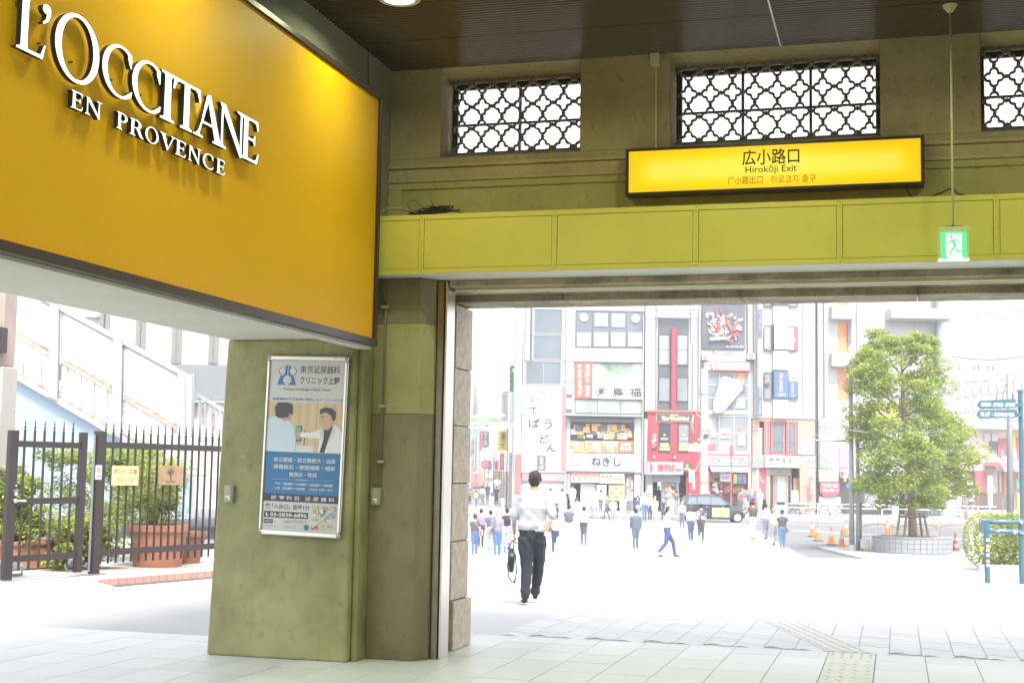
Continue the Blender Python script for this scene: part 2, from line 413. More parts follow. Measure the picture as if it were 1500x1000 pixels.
# ---- shutter guide, lintel, jambs, stone pier
sh = thing('roller_shutter', 'rolled up steel shutter slot with bottom rail over the exit', 'roller shutter', (0, 11.9, 3.3))
MB().box(-3.93, 16, 11.86, 11.98, 3.36, 3.418).build('housing', M_lint, sh)
MB().box(-3.92, 16, 11.985, 12.05, 3.335, 3.40).build('bottom_rail', M_cream, sh, bevel=.004)
MB().box(-3.92, 16, 12.055, 12.10, 3.348, 3.385).build('bottom_rail', M_steel, sh, bevel=.004)
MB().box(-3.92, 16, 12.12, 12.15, 3.335, 3.352).build('slat', M_alu, sh)
ex = tag(empty('exit_portal', (-4.04, 12.4, 0)), kind='structure')
MB().box(-4.045, 16, 12.15, 12.435, 3.352, 3.43).build('lintel_top', M_lint, ex)
lx = [-4.6, -3.0, -1.35, .2, 1.7, 3.2, 4.7, 6.2]
for a, b in zip(lx, lx[1:]): MB().box(a+.003, b-.003, 12.44, 12.95, 3.285, 3.95).build('lintel_stone', M_lint, ex, bevel=.006)
g = thing('shutter_guide', 'tall grey steel channel guiding the shutter beside the pillar', 'shutter rail', (-4.0, 11.85, 0))
MB().box(-4.035, -3.975, 11.84, 11.90, 0, 3.41).box(-4.035, -4.01, 11.9, 12.08, 0, 3.41).build('channel', M_steel, g, bevel=.003)
MB().box(-3.962, -3.945, 11.85, 12.08, 0, 3.41).build('channel', M_alu, g, bevel=.002)
MB().box(-4.0, -3.97, 11.93, 12.06, 0, 3.40).build('slot', M_black, g)
pier = thing('stone_pier', 'rough grey stone block pier forming the left jamb of the exit', 'stone pier', (-4.3, 12.7, 0))
zz = [0, .46, 1.01, 1.56, 2.11, 2.66, 3.27]
for k in range(6):
    e = .035 if k == 0 else (.005 if k % 2 else 0)
    MB().box(-4.62, -4.045+e, 12.42, 12.95+e, zz[k]+.004, zz[k+1]-.004).build('stone_block', M_stone, pier, bevel=.009)
MB().box(-4.61, -4.06, 12.44, 12.93, 0, 3.27).build('mortar_core', M_black, pier)

# ---- pillars
pil = thing('concrete_pillar', 'broad green stained concrete pillar carrying the clinic poster', 'pillar', (-5.25, 11.5, 0))
def tap(mb, x0b, x1b, x0t, x1t, y0, y1, z0, z1):
    mb.add([(x0b, y0, z0), (x1b, y0, z0), (x1b, y1, z0), (x0b, y1, z0), (x0t, y0, z1), (x1t, y0, z1), (x1t, y1, z1), (x0t, y1, z1)],
        [(0, 1, 5, 4), (1, 2, 6, 5), (2, 3, 7, 6), (3, 0, 4, 7), (4, 5, 6, 7), (0, 3, 2, 1)])
b = MB(); tap(b, -5.985, -4.635, -5.885, -4.63, 11.34, 12.3, 0, 2.84); b.build('shaft', M_pil, pil, bevel=.02)
MB().box(-4.632, -4.58, 11.42, 12.3, 0, 3.42).build('return', M_pil, pil, bevel=.012)
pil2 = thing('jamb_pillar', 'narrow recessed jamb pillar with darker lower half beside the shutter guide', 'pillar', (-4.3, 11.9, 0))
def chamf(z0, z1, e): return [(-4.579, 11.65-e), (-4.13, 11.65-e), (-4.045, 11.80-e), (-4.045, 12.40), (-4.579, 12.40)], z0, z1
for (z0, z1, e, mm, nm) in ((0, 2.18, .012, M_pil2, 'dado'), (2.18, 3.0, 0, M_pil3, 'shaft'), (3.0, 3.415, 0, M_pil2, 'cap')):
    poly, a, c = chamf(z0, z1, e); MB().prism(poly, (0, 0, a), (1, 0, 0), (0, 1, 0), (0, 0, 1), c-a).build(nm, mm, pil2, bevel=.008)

# ---- left wall above the side opening
lw = tag(empty('side_wall', (-4.6, 5, 0)), kind='structure')
MB().box(-5.85, -4.60, -15, 12.3, 2.84, CEIL+.02).build('plaster', M_grey, lw, bevel=.01)
MB().box(-4.60, -4.585, 11.38, 11.62, 2.86, CEIL).build('cover_strip', M_grey, lw, bevel=.003)
MB().box(-5.84, -4.61, -15, 11.3, 2.832, 2.8385).build('soffit', M_sof, lw)
# walls, out of view, that close the hall
hall = tag(MB().box(-7, 16.2, -15.3, -15, 0, 5.6).box(16, 16.3, -15, 13, 0, 5.6).box(6.2, 16, 12.0, 12.9, 0, 3.44).build('hall_walls', M_wall), kind='structure')
for y in (4.2, -2.9, -10):
    b = MB(); tap(b, -5.985, -4.635, -5.885, -4.63, y, y+.9, 0, 2.84)
    tag(b.build('concrete_pillar', M_pil), 'green stained concrete pillar further back along the side opening', 'pillar', 'pillars behind the camera')
# roof / upper storey mass so that sky light enters only through the openings
up = tag(MB().box(-6.2, 16.4, 12.43, 12.95, 3.96, 4.45).box(-6.2, 16.4, 12.43, 12.6, 5.6, 9).box(-6.2, 16.4, -15.3, 12.43, 5.68, 9).build('upper_storey', M_stone), kind='structure')

# ---- yellow shop sign
SXP = -4.45; SY0, SY1, SZ0, SZ1 = 4.55, 11.33, 2.79, 5.03
M_sign = mat('amber_panel', (.72, .385, .002), .5, var=.03, vs=.7, spec=.18)
M_signf = mat('sign_frame', (.05, .035, .035), .35, metal=.3)
sg = thing('shop_sign', "huge amber yellow shop signboard with white 3D letters reading L'OCCITANE", 'sign', (-4.5, 8, SZ0))
MB().box(-4.599, SXP-.02, SY0+.02, SY1-.02, SZ0+.02, SZ1-.02).build('box', M_signf, sg)
MB().box(SXP-.019, SXP, SY0+.03, SY1-.03, SZ0+.035, SZ1-.03).build('panel', M_sign, sg)
f_ = MB().box(-4.60, SXP+.03, SY0, SY1, SZ1-.045, SZ1).box(-4.60, SXP+.03, SY1-.045, SY1-.0005, SZ0+.03, SZ1-.046).box(-4.60, SXP+.02, SY0, SY0+.03, SZ0+.03, SZ1-.031)
f_.build('frame', M_signf, sg, bevel=.003)
MB().box(-4.60, SXP+.03, SY0, SY1, SZ0-.028, SZ0+.006).build('bottom_channel', M_signf, sg, bevel=.003)
MB().box(-4.60, SXP-.03, SY0, SY1, SZ0-.05, SZ0-.0285).build('drip_strip', M_sof, sg)
M_led = mat('strip_light', (.9, .6, .1), .5, emit=(1, .5, .03), es=1.6)
MB().box(SXP+.0305, SXP+.036, SY0, SY1, SZ0-.028, SZ0+.034).build('front_lip', M_signf, sg, bevel=.001)
MB().box(SXP+.002, SXP+.014, SY0+.05, SY1-.06, SZ0+.0065, SZ0+.012).build('strip_light', M_led, sg)
M_face = mat('lit_letter_face', (.85, .87, .95), .4, emit=(.86, .88, 1), es=.42)
M_ret = mat('letter_return', (.02, .02, .022), .4)
def ringp(cx, cy, rx, ry, tx, ty, a0, a1, n=36, ph=0):
    out = []; inn = []
    for k in range(n+1):
        a = rad(a0+(a1-a0)*k/n); c, s = math.cos(a), math.sin(a)
        out.append((cx+rx*c, cy+ry*s)); inn.append((cx+(rx-tx)*math.cos(a+ph), cy+(ry-ty)*s))
    return out, inn
T_, H_ = .15, .055
def glyph(ch):
    """pieces: convex-ish polygons, or ('ring', outer, inner); cap height 1, returns width"""
    P = []; R = []
    def bar(x0, x1, y0, y1): P.append([(x0, y0), (x1, y0), (x1, y1), (x0, y1)])
    def serif(cx, w, y, up, t):      # bracketed foot serif, t = stem width
        s = 1 if up else -1
        P.append([(cx-w/2, y), (cx+w/2, y), (cx+w/2, y+s*.035), (cx+t/2+.02, y+s*.055), (cx+t/2, y+s*.11), (cx-t/2, y+s*.11), (cx-t/2-.02, y+s*.055), (cx-w/2, y+s*.035)])
    if ch in 'ILTEPR':
        w = {'I': .34, 'L': .66, 'T': .78, 'E': .66, 'P': .64, 'R': .76}[ch]; c = w/2 if ch in 'IT' else .17
        bar(c-T_/2, c+T_/2, .02, .98); serif(c, .34, 0, True, T_)
        if ch != 'T': serif(c, .34, 1, False, T_)
        if ch == 'L': P.append([(.2, 0), (.60, 0), (.66, .26), (.625, .26), (.55, .07), (.45, .055), (.2, .055)])
        if ch == 'T': P.append([(0, .74), (.035, .74), (.09, .90), (.16, .945), (.62, .945), (.69, .90), (.745, .74), (.78, .74), (.76, 1), (.02, 1)])
        if ch == 'E':
            P.append([(.2, 0), (.60, 0), (.66, .24), (.625, .24), (.55, .07), (.45, .055), (.2, .055)])
            P.append([(.2, 1), (.2, .945), (.45, .945), (.54, .92), (.59, .78), (.62, .78), (.60, 1)])
            P.append([(.2, .485), (.44, .485), (.475, .40), (.505, .40), (.505, .64), (.475, .64), (.44, .54), (.2, .54)])
        if ch in 'PR':
            R.append(ringp(.30, .73, .33, .27, .145, .05, -92, 92)); bar(.2, .31, .945, .995); bar(.2, .31, .465, .515)
        if ch == 'R': P.append([(.34, .50), (.50, .52), (.72, .06), (.80, .035), (.80, 0), (.60, 0)])
    if ch == 'O': w = .98; R.append(ringp(.49, .5, .49, .515, .135, .05, 0, 360, 56))
    if ch == 'C':
        w = .80; R.append(ringp(.49, .5, .49, .515, .135, .05, 52, 312, 48))
        P.append([(.755, .93), (.79, .93), (.79, .66), (.765, .66), (.70, .80), (.68, .86)])
        P.append([(.80, .10), (.83, .20), (.80, .21), (.72, .11), (.74, .06)])
    if ch == 'A':
        w = .86; P.append([(.36, .98), (.46, 1.02), (.80, .04), (.63, .04)]); P.append([(.40, .86), (.36, .98), (.42, .96), (.155, .04), (.105, .04)])
        bar(.22, .60, .33, .38); serif(.13, .27, 0, True, .05); serif(.715, .33, 0, True, .16)
    if ch == 'V':
        w = .84; P.append([(.10, .96), (.26, .96), (.47, .10), (.42, -.02)]); P.append([(.42, -.02), (.47, .10), (.71, .96), (.76, .96)])
        serif(.17, .34, 1, False, .15); serif(.73, .25, 1, False, .05)
    if ch == 'N':
        w = .92; bar(.12, .175, .02, .98); bar(.735, .79, .02, .98); P.append([(.06, 1), (.24, 1), (.79, .10), (.79, -.03), (.74, -.03)])
        serif(.145, .26, 0, True, .055); serif(.763, .29, 1, False, .055)
    if ch == "'":
        w = .22; R.append(ringp(.11, .9, .085, .085, .084, .084, 0, 360, 16)); P.append([(.19, .90), (.20, .82), (.15, .70), (.05, .62), (.04, .65), (.10, .72), (.12, .82)])
    return P, R, w
def letter(ch, y0, y1, z0, z1, nm):
    P, R, w = glyph(ch); b = MB(); sy = (y1-y0)/w; sz = z1-z0; D0, D1 = SXP+.018, SXP+.050; k = 0
    def loop(poly, e):
        # letters run along +Y as read from the hall (sign faces +X): reading direction is +Y
        n = len(poly); p = [(y0+a*sy, z0+c*sz) for a, c in poly]
        area = sum(p[i][0]*p[(i+1) % n][1]-p[(i+1) % n][0]*p[i][1] for i in range(n))
        if area < 0: p = p[::-1]
        b.mi = 0; b.add([(D1+e, a, c) for a, c in p], [tuple(range(n))])
        b.mi = 1; b.add([(D0, a, c) for a, c in p]+[(D1+e-.0002, a, c) for a, c in p], [(i, (i+1) % n, n+(i+1) % n, n+i) for i in range(n)]+[tuple(range(n))[::-1]])
    for poly in P: loop(poly, .0006*k); k += 1
    for out, inn in R:
        e = .0006*k; k += 1; n = len(out); vo = [(y0+a*sy, z0+c*sz) for a, c in out]; vi = [(y0+a*sy, z0+c*sz) for a, c in inn]
        b.mi = 0; b.add([(D1+e, a, c) for a, c in vo+vi], [(i, i+1, n+i+1, n+i) for i in range(n-1)])
        b.mi = 1; b.add([(D0, a, c) for a, c in vo+vi]+[(D1+e-.0002, a, c) for a, c in vo+vi], [(i, i+1, 2*n+i+1, 2*n+i) for i in range(n-1)]+[(n+i, 3*n+i, 3*n+i+1, n+i+1) for i in range(n-1)]+[(0, 2*n, 3*n, n), (n-1, 2*n-1, 4*n-1, 3*n-1)])
    # fixing pin to the panel
    b.mi = 1; b.box(SXP, D0+.001, (y0+y1)/2-.006, (y0+y1)/2+.006, (z0+z1)/2-.2*sz, (z0+z1)/2-.18*sz)
    return b.build('letter', [M_face, M_ret], sg)
LX = SXP+.050
def yx(px, py): return onX(px, py, LX)[1]
row1 = [('L', 24, 67, 60), ("'", 60, 76, 30), ('O', 80, 146, 75), ('C', 149, 193, 110), ('C', 193, 235, 130), ('I', 235, 256, 150), ('T', 253, 294, 150), ('A', 283, 327, 190), ('N', 318, 360, 200), ('E', 353, 379, 210)]
zb1 = (onX(62, 87, LX)[2]+onX(377, 242, LX)[2])/2; zt1 = onX(380, 181, LX)[2]
for ch, a, b_, yy_ in row1:
    h = zt1-zb1
    if ch == 'O': letter(ch, yx(a, yy_), yx(b_, yy_), zb1-.11*h, zb1+1.13*h, 'letter')
    elif ch == "'": letter(ch, yx(a, yy_), yx(b_, yy_), zb1, zb1+1.02*h, 'letter')
    else: letter(ch, yx(a, yy_), yx(b_, yy_), zb1, zt1, 'letter')
row2 = [('E', 104, 121), ('N', 124, 149), ('P', 171, 186), ('R', 190, 209), ('O', 213, 232), ('V', 234, 256), ('E', 257, 272), ('N', 275, 294), ('C', 297, 312), ('E', 317, 329)]
zb2 = (onX(120, 164, LX)[2]+onX(327, 257, LX)[2])/2; zt2 = (onX(107, 134, LX)[2]+onX(328, 235, LX)[2])/2
for ch, a, b_ in row2: letter(ch, yx(a, 150+(a-104)*.45), yx(b_, 150+(b_-104)*.45), zb2, zt2, 'letter')

# ---- exit direction sign (backlit)
M_yel = bpy.data.materials.new('backlit_yellow'); M_yel.use_nodes = True; nt = M_yel.node_tree; b = nt.nodes['Principled BSDF']
b.inputs['Base Color'].default_value = (.9, .6, .02, 1); b.inputs['Roughness'].default_value = .3
tc = nt.nodes.new('ShaderNodeTexCoord'); sp = nt.nodes.new('ShaderNodeSeparateXYZ'); nt.links.new(tc.outputs['Generated'], sp.inputs[0])
def fall(sock, lo):
    a = nt.nodes.new('ShaderNodeMath'); a.operation = 'PINGPONG'; a.inputs[1].default_value = .5; nt.links.new(sock, a.inputs[0])
    r = nt.nodes.new('ShaderNodeMapRange'); r.interpolation_type = 'SMOOTHSTEP'; r.inputs[1].default_value = 0; r.inputs[2].default_value = lo; nt.links.new(a.outputs[0], r.inputs[0]); return r.outputs[0]
mu = nt.nodes.new('ShaderNodeMath'); mu.operation = 'MULTIPLY'; nt.links.new(fall(sp.outputs[0], .10), mu.inputs[0]); nt.links.new(fall(sp.outputs[2], .42), mu.inputs[1])
cr = nt.nodes.new('ShaderNodeValToRGB'); cr.color_ramp.elements[0].color = (.95, .50, .0, 1); cr.color_ramp.elements[1].color = (1, .80, .12, 1); e = cr.color_ramp.elements.new(.5); e.color = (1, .68, .008, 1)
nt.links.new(mu.outputs[0], cr.inputs[0]); nt.links.new(cr.outputs[0], b.inputs['Emission Color']); b.inputs['Emission Strength'].default_value = .165
es = thing('exit_direction_sign', 'backlit yellow station sign reading Hirokoji Exit above the green beam', 'sign', (-1.02, 11.8, 4.13))
EX0, EX1, EZ0, EZ1, EY = -2.29, .252, 4.13, 4.545, 11.80
MB().box(EX0, EX1, EY, EY+.16, EZ0, EZ1).build('case', M_signf, es, bevel=.005)
MB().box(EX0+.03, EX1-.03, EY-.004, EY-.0005, EZ0+.025, EZ1-.022).build('panel', M_yel, es)
fr = MB().box(EX0, EX0+.028, EY-.012, EY-.0002, EZ0, EZ1).box(EX1-.028, EX1, EY-.012, EY-.0002, EZ0, EZ1).box(EX0+.0285, EX1-.0285, EY-.012, EY-.0002, EZ1-.02, EZ1).box(EX0+.0285, EX1-.0285, EY-.012, EY-.0002, EZ0, EZ0+.023)
fr.build('frame', M_signf, es, bevel=.002)
M_ink = mat('sign_ink', (.05, .025, .0), .6)
def ftext(s, x0, y0, x1, y1, Y, m_, par, bold=0, sp_=1, **k):
    a = onY(x0, y1, Y); c = onY(x1, y0, Y); cz0 = onY((x0+x1)/2, y1, Y)[2]; cz1 = onY((x0+x1)/2, y0, Y)[2]
    return text(s, m_, par, (0, Y, 0), (1, 0, 0), (0, 0, 1), (0, -1, 0), a[0], c[0], cz0, cz1, .002, bold, None, sp_, **k)
ftext('広小路口', 1087, 218, 1171, 241, EY-.004, M_ink, es, .012)
ftext('Hirokōji Exit', 1092, 242, 1167, 255, EY-.004, M_ink, es, .006)
ftext('广小路出口', 1066, 258, 1117, 270, EY-.004, mat('sign_ink_brown', (.20, .09, 0), .6), es, 0)
ftext('히로코지 출구', 1129, 256, 1195, 268, EY-.004, mat('sign_ink_ochre', (.42, .22, 0), .6), es, 0)
tr = thing('wall_trunking', 'thin cream cable trunking with junction box running up between the windows', 'cable trunking', (-2.05, 12, 4.5))
MB().box(-2.062, -2.042, WY-.02, WY-.001, 4.52, 5.34).build('trunk', M_cream, tr, bevel=.002)
MB().box(-2.10, -2.015, WY-.07, WY-.001, 5.34, 5.452).build('junction_box', M_cream, tr, bevel=.005)
MB().box(EX0+.003, EX1+.01, WY-.035, WY-.0305, 3.957, 4.30).build('lower_board', M_wall, wall)  # thin board in the upper wall's plaster, behind and below the exit sign

# ---- pendant emergency exit light
YE = 11.229; pe = thing('pendant_exit_light', 'small green running man exit light hanging on a pole from the ceiling', 'exit light', (.45, YE, 3.39))
MB().lathe([(.0, 0), (.022, 0), (.055, .045), (.058, .06), (0, .06)], (.45, YE, CEIL-.06), 18).build('ceiling_rose', M_cream, pe, smooth=2)
MB().tube([(.45, YE, 3.66), (.45, YE, CEIL-.05)], .0085, 8).build('pole', M_cream, pe, smooth=True)
MB().box(.336, .566, YE-.03, YE+.03, 3.625, 3.66).box(.336, .352, YE-.03, YE+.03, 3.405, 3.6245).box(.550, .566, YE-.03, YE+.03, 3.405, 3.6245).build('case', M_cream, pe, bevel=.003)
MB().box(.39, .52, YE-.012, YE+.012, 3.66, 3.668).build('bracket', M_dark, pe)
MB().box(.334, .568, YE-.034, YE+.034, 3.392, 3.404).build('bottom_lens', mat('lens_white', (.8, .8, .8), .3, emit=(1, 1, .95), es=.16), pe)
M_gr = mat('exit_green', (.1, .7, .3), .4, emit=(.10, .80, .30), es=.15); M_wl = mat('exit_white', (.9, .95, .92), .4, emit=(.95, 1, .97), es=.24)
MB().box(.3525, .5495, YE-.026, YE+.02, 3.405, 3.624).build('green_panel', M_gr, pe)
def el(px, py): p = onY(1340+px/12.5, 320+py/12.5, YE-.026); return (p[0], p[2])
def epoly(pts, m_, off, nm): MB().prism([el(*p) for p in pts], (0, YE-.026-off, 0), (1, 0, 0), (0, 0, 1), (0, 1, 0), -.0006).build(nm, m_, pe)
epoly([(567, 275), (860, 275), (862, 690), (915, 745), (630, 745), (570, 680)], M_wl, .0005, 'doorway_mark')
hd = [el(667+30*math.cos(k*.5236), 335+32*math.sin(k*.5236)) for k in range(12)]
MB().prism(hd, (0, YE-.0278, 0), (1, 0, 0), (0, 0, 1), (0, 1, 0), -.0006).build('running_figure', M_gr, pe)
for pts in ([(665, 385), (800, 380), (835, 455), (815, 465), (785, 405), (735, 405), (775, 575), (885, 582), (885, 610), (750, 610), (735, 520), (655, 665), (618, 665), (705, 500), (672, 415), (625, 465), (575, 462), (575, 442), (612, 440), (640, 395)], [(630, 690), (650, 688), (715, 745), (680, 745)]):
    epoly(pts, M_gr, .0019, 'running_figure')

# ---- downlights
M_lamp = mat('lamp_glow', (.9, 1, .8), .3, emit=(.80, 1, .62), es=2.4)
M_trim = mat('lamp_trim', (.7, .7, .6), .3, metal=.3)
def downlight(x, y, first):
    lab = 'round recessed downlight glowing greenish white in the brown ceiling' if first else 'recessed downlight further back in the hall ceiling out of view'
    t = thing('ceiling_downlight', lab, 'downlight', (x, y, CEIL), 0, None if first else 'downlights out of view')
    MB().lathe([(.125, -.002), (.165, -.008), (.172, -.002), (.172, .01), (.12, .01)], (x, y, CEIL), 28).build('trim_ring', M_trim, t, smooth=2)
    MB().lathe([(.0, -.012), (.08, -.011), (.122, -.0045), (.122, .0), (0, 0)], (x, y, CEIL), 24).build('lens', M_lamp, t, smooth=2)
    L = bpy.data.lights.new('downlight_beam', 'AREA'); L.shape = 'DISK'; L.size = .32; L.energy = DL; L.color = (.94, 1, .60); L.spread = rad(160)
    o = bpy.data.objects.new('downlight_beam', L); COL.objects.link(o); o.parent = t; o.location = (0, 0, -.02)
DL = 7.5
for i, x in enumerate((-3.83, -1.2, 1.43, 4.06)):
    for j in range(5): downlight(x, 10.11-2.6*j, i == 0 and j == 0)

# ---- small fittings
M_box = mat('grey_plastic', (.34, .33, .27), .5); M_label = mat('tiny_label', (.75, .8, .6), .5)
def outlet(x, y, z, lab, w=.085, h=.155):
    t = thing('outlet_box', lab, 'electrical box', (x, y, z))
    MB().box(x-w/2, x+w/2, y-.045, y, z-h/2, z+h/2).build('case', M_box, t, bevel=.005)
    MB().box(x-w*.36, x+w*.36, y-.052, y-.0455, z-h*.42, z+h*.42).build('cover', M_box, t, bevel=.003)
    MB().box(x-w*.25, x+w*.2, y-.054, y-.0523, z-h*.36, z-h*.12).build('warning_sticker', M_label, t)
    MB().box(x-w*.25, x+w*.05, y-.0555, y-.0543, z-h*.35, z-h*.22).build('sticker_mark', pm((.1, .5, .15)), t)
outlet(-4.50, 11.636, 1.44, 'small grey metal outlet box low on the recessed jamb pillar')
outlet(-5.80, 11.338, 1.44, 'small grey metal outlet box left of the clinic poster')
cd = thing('conduit_pipe', 'thin grey conduit bending down the jamb pillar to its outlet box', 'conduit', (-4.46, 11.62, 1.5))
MB().tube([(-4.575, 11.62, 3.36), (-4.53, 11.62, 3.345), (-4.485, 11.62, 3.30), (-4.462, 11.62, 3.22), (-4.455, 11.62, 3.1), (-4.475, 11.62, 1.52)], .012, 8).build('pipe', M_pil2, cd, smooth=True)
for z in (3.15, 2.25, 1.75): MB().box(-4.495, -4.435, 11.603, 11.64, z-.012, z+.012).build('clip', M_box, cd)
cb = thing('cable_bundle', 'tangled bundle of black cable lying on top of the green beam', 'cable bundle', (-4.1, 11.6, 3.96))
r2 = random.Random(3); bb = MB()
for k in range(34):
    a0 = r2.uniform(0, 6.3); cx = -4.03+r2.uniform(-.10, .13); rz = r2.uniform(.012, .045); rx = r2.uniform(.08, .17); pts = []
    for q in range(15):
        a = a0+q*.47; pts.append((cx+rx*math.cos(a)+r2.uniform(-.008, .008), 11.58+.07*math.sin(a), 3.975+rz+rz*math.sin(a+.5)*1.0+r2.uniform(-.004, .01)))
    bb.tube(pts, .0035, 5)
for pts in ([(-4.05, 11.55, 4.0), (-4.16, 11.5, 4.10), (-4.24, 11.5, 4.085), (-4.20, 11.5, 4.02), (-4.1, 11.5, 3.99)], [(-3.98, 11.55, 4.0), (-4.0, 11.5, 4.09), (-4.04, 11.5, 4.075), (-4.0, 11.5, 4.0)], [(-3.9, 11.55, 4.02), (-3.8, 11.5, 4.0), (-3.72, 11.5, 3.965)]): bb.tube(pts, .003, 5)
bb.build('loops', M_black, cb, smooth=True)
MB().tube([(-4.12, 11.6, 3.99), (-4.30, 11.5, 4.03), (-4.42, 11.44, 4.02), (-4.50, 11.43, 3.94), (-4.56, 11.43, 3.80)], .010, 8).build('thick_cable', M_pil2, cb, smooth=True)
tc_ = thing('sign_cable', 'loose black cable sagging from the exit sign onto the green beam', 'cable', (.3, 11.6, 4))
MB().tube([(.10, 11.9, 4.13), (.14, 11.82, 4.03), (.20, 11.7, 3.985), (.32, 11.6, 3.99), (.42, 11.6, 4.03), (.47, 11.6, 4.05), (.50, 11.6, 4.0), (.60, 11.62, 3.975), (.85, 11.7, 3.97)], .006, 6).build('cable', M_black, tc_, smooth=True)
# ============================================================ STREET SETTING
M_asph = mat('asphalt', (.17, .175, .18), .9, var=.15, vs=.6, bump=.2, bs=40)
M_kerb = mat('kerb_stone', (.34, .34, .33), .85, var=.2, vs=5)
M_pave = mat('pavement', (.42, .41, .40), .85, var=.12, vs=1.2, bump=.1)
M_line = mat('road_paint', (.78, .78, .76), .7, var=.12, vs=3)
def sheet(name, m, u0, u1, ws, dz=0, parent=None, kind='structure', nu=8):
    b = MB(STREET); us = [u0+(u1-u0)*k/nu for k in range(nu+1)]
    vs = [(u, w, gz(w)+dz) for w in ws for u in us]; n = nu+1
    b.add(vs, [(i*n+j, i*n+j+1, (i+1)*n+j+1, (i+1)*n+j) for i in range(len(ws)-1) for j in range(nu)])
    return tag(b.build(name, m, parent), kind=kind)
b = MB(); b.box(-900, 900, 60, 1500, -3.2, -3.0).box(-900, 900, -400, 60, -3.2, -3.0); tag(b.build('ground', M_ground), kind='structure')
# forecourt slope (starts behind the paver bed) and left yard
sheet('forecourt_paving', M_ground, -70, 70, [8, 20, 23, 26, 30, 34, 38, 42, 46, 50, 53.2], -.025, nu=20)
sheet('road', M_asph, -200, 200, [53.2, 58, 62, 68, 75, 82, 89.8], -.06, nu=20)
sheet('far_pavement', M_pave, -200, 200, [90.0, 93, 97, 104, 112, 125, 150, 300, 600], 0, nu=20)
kb = MB(STREET)
k_ = thing('road_kerb', 'long grey kerb along the far edge of the road', 'kerb', (0, 90, -1.2))
for i in range(40):
    u0 = -30+2.0*i; MB(STREET).box(u0+.01, u0+1.99, 89.8, 90.0, gz(89.8)-.1, gz(90.1)+.004).build('kerb_stone', M_kerb, k_)
k_ = thing('forecourt_kerb', 'low near kerb between the forecourt and the zebra crossing', 'kerb', (0, 53, -1.4))
for i in range(24):
    u0 = -12+1.5*i; MB(STREET).box(u0+.01, u0+1.49, 53.1, 53.35, gz(53.2)-.1, gz(53.2)-.004).build('kerb_stone', M_kerb, k_)
cw = thing('zebra_crossing', 'wide zebra crossing of worn white bars across the road', 'crosswalk', (0, 55, -1.5))
w = 55.0
while w < 88.5:
    r = 11.7+(w-53.5)*.091
    b = MB(STREET); b.add([(-9, w, gz(w)-.055), (r, w, gz(w)-.055), (r+.04, w+.48, gz(w+.48)-.055), (-9, w+.48, gz(w+.48)-.055)], [(0, 1, 2, 3)]); b.build('stripe', M_line, cw); w += .95
ln = thing('lane_marking', 'white lane line crossing the asphalt by the traffic cones', 'road marking', (0, 70, -1.5))
b = MB(STREET); b.add([(16, 78, gz(78)-.055), (16.2, 78.4, gz(78)-.055), (30, 66.4, gz(66)-.055), (30, 66, gz(66)-.055)], [(0, 1, 2, 3)]).add([(14, 86, gz(86)-.055), (45, 86, gz(86)-.055), (45, 86.2, gz(86)-.055), (14, 86.2, gz(86)-.055)], [(0, 1, 2, 3)]); b.build('line', M_line, ln)
dr = thing('drain_grates', 'dark narrow drain grates let in along the near kerb', 'drain', (0, 52.5, -1.4))
for px in (922, 1005, 1078, 1145):
    p = onW(px, 807, 52.7); MB(STREET).box(p[0]-.45, p[0]+.45, 52.5, 52.8, gz(52.6)-.04, gz(52.6)-.015).build('grate', mat('grate_steel', (.16, .17, .18), .6), dr)

def ground_w(px, py):
    lo = None
    for i in range(2200):
        w = 9+i*.05
        if onW(px, py, w)[2] <= gz(w): return w
    return 119

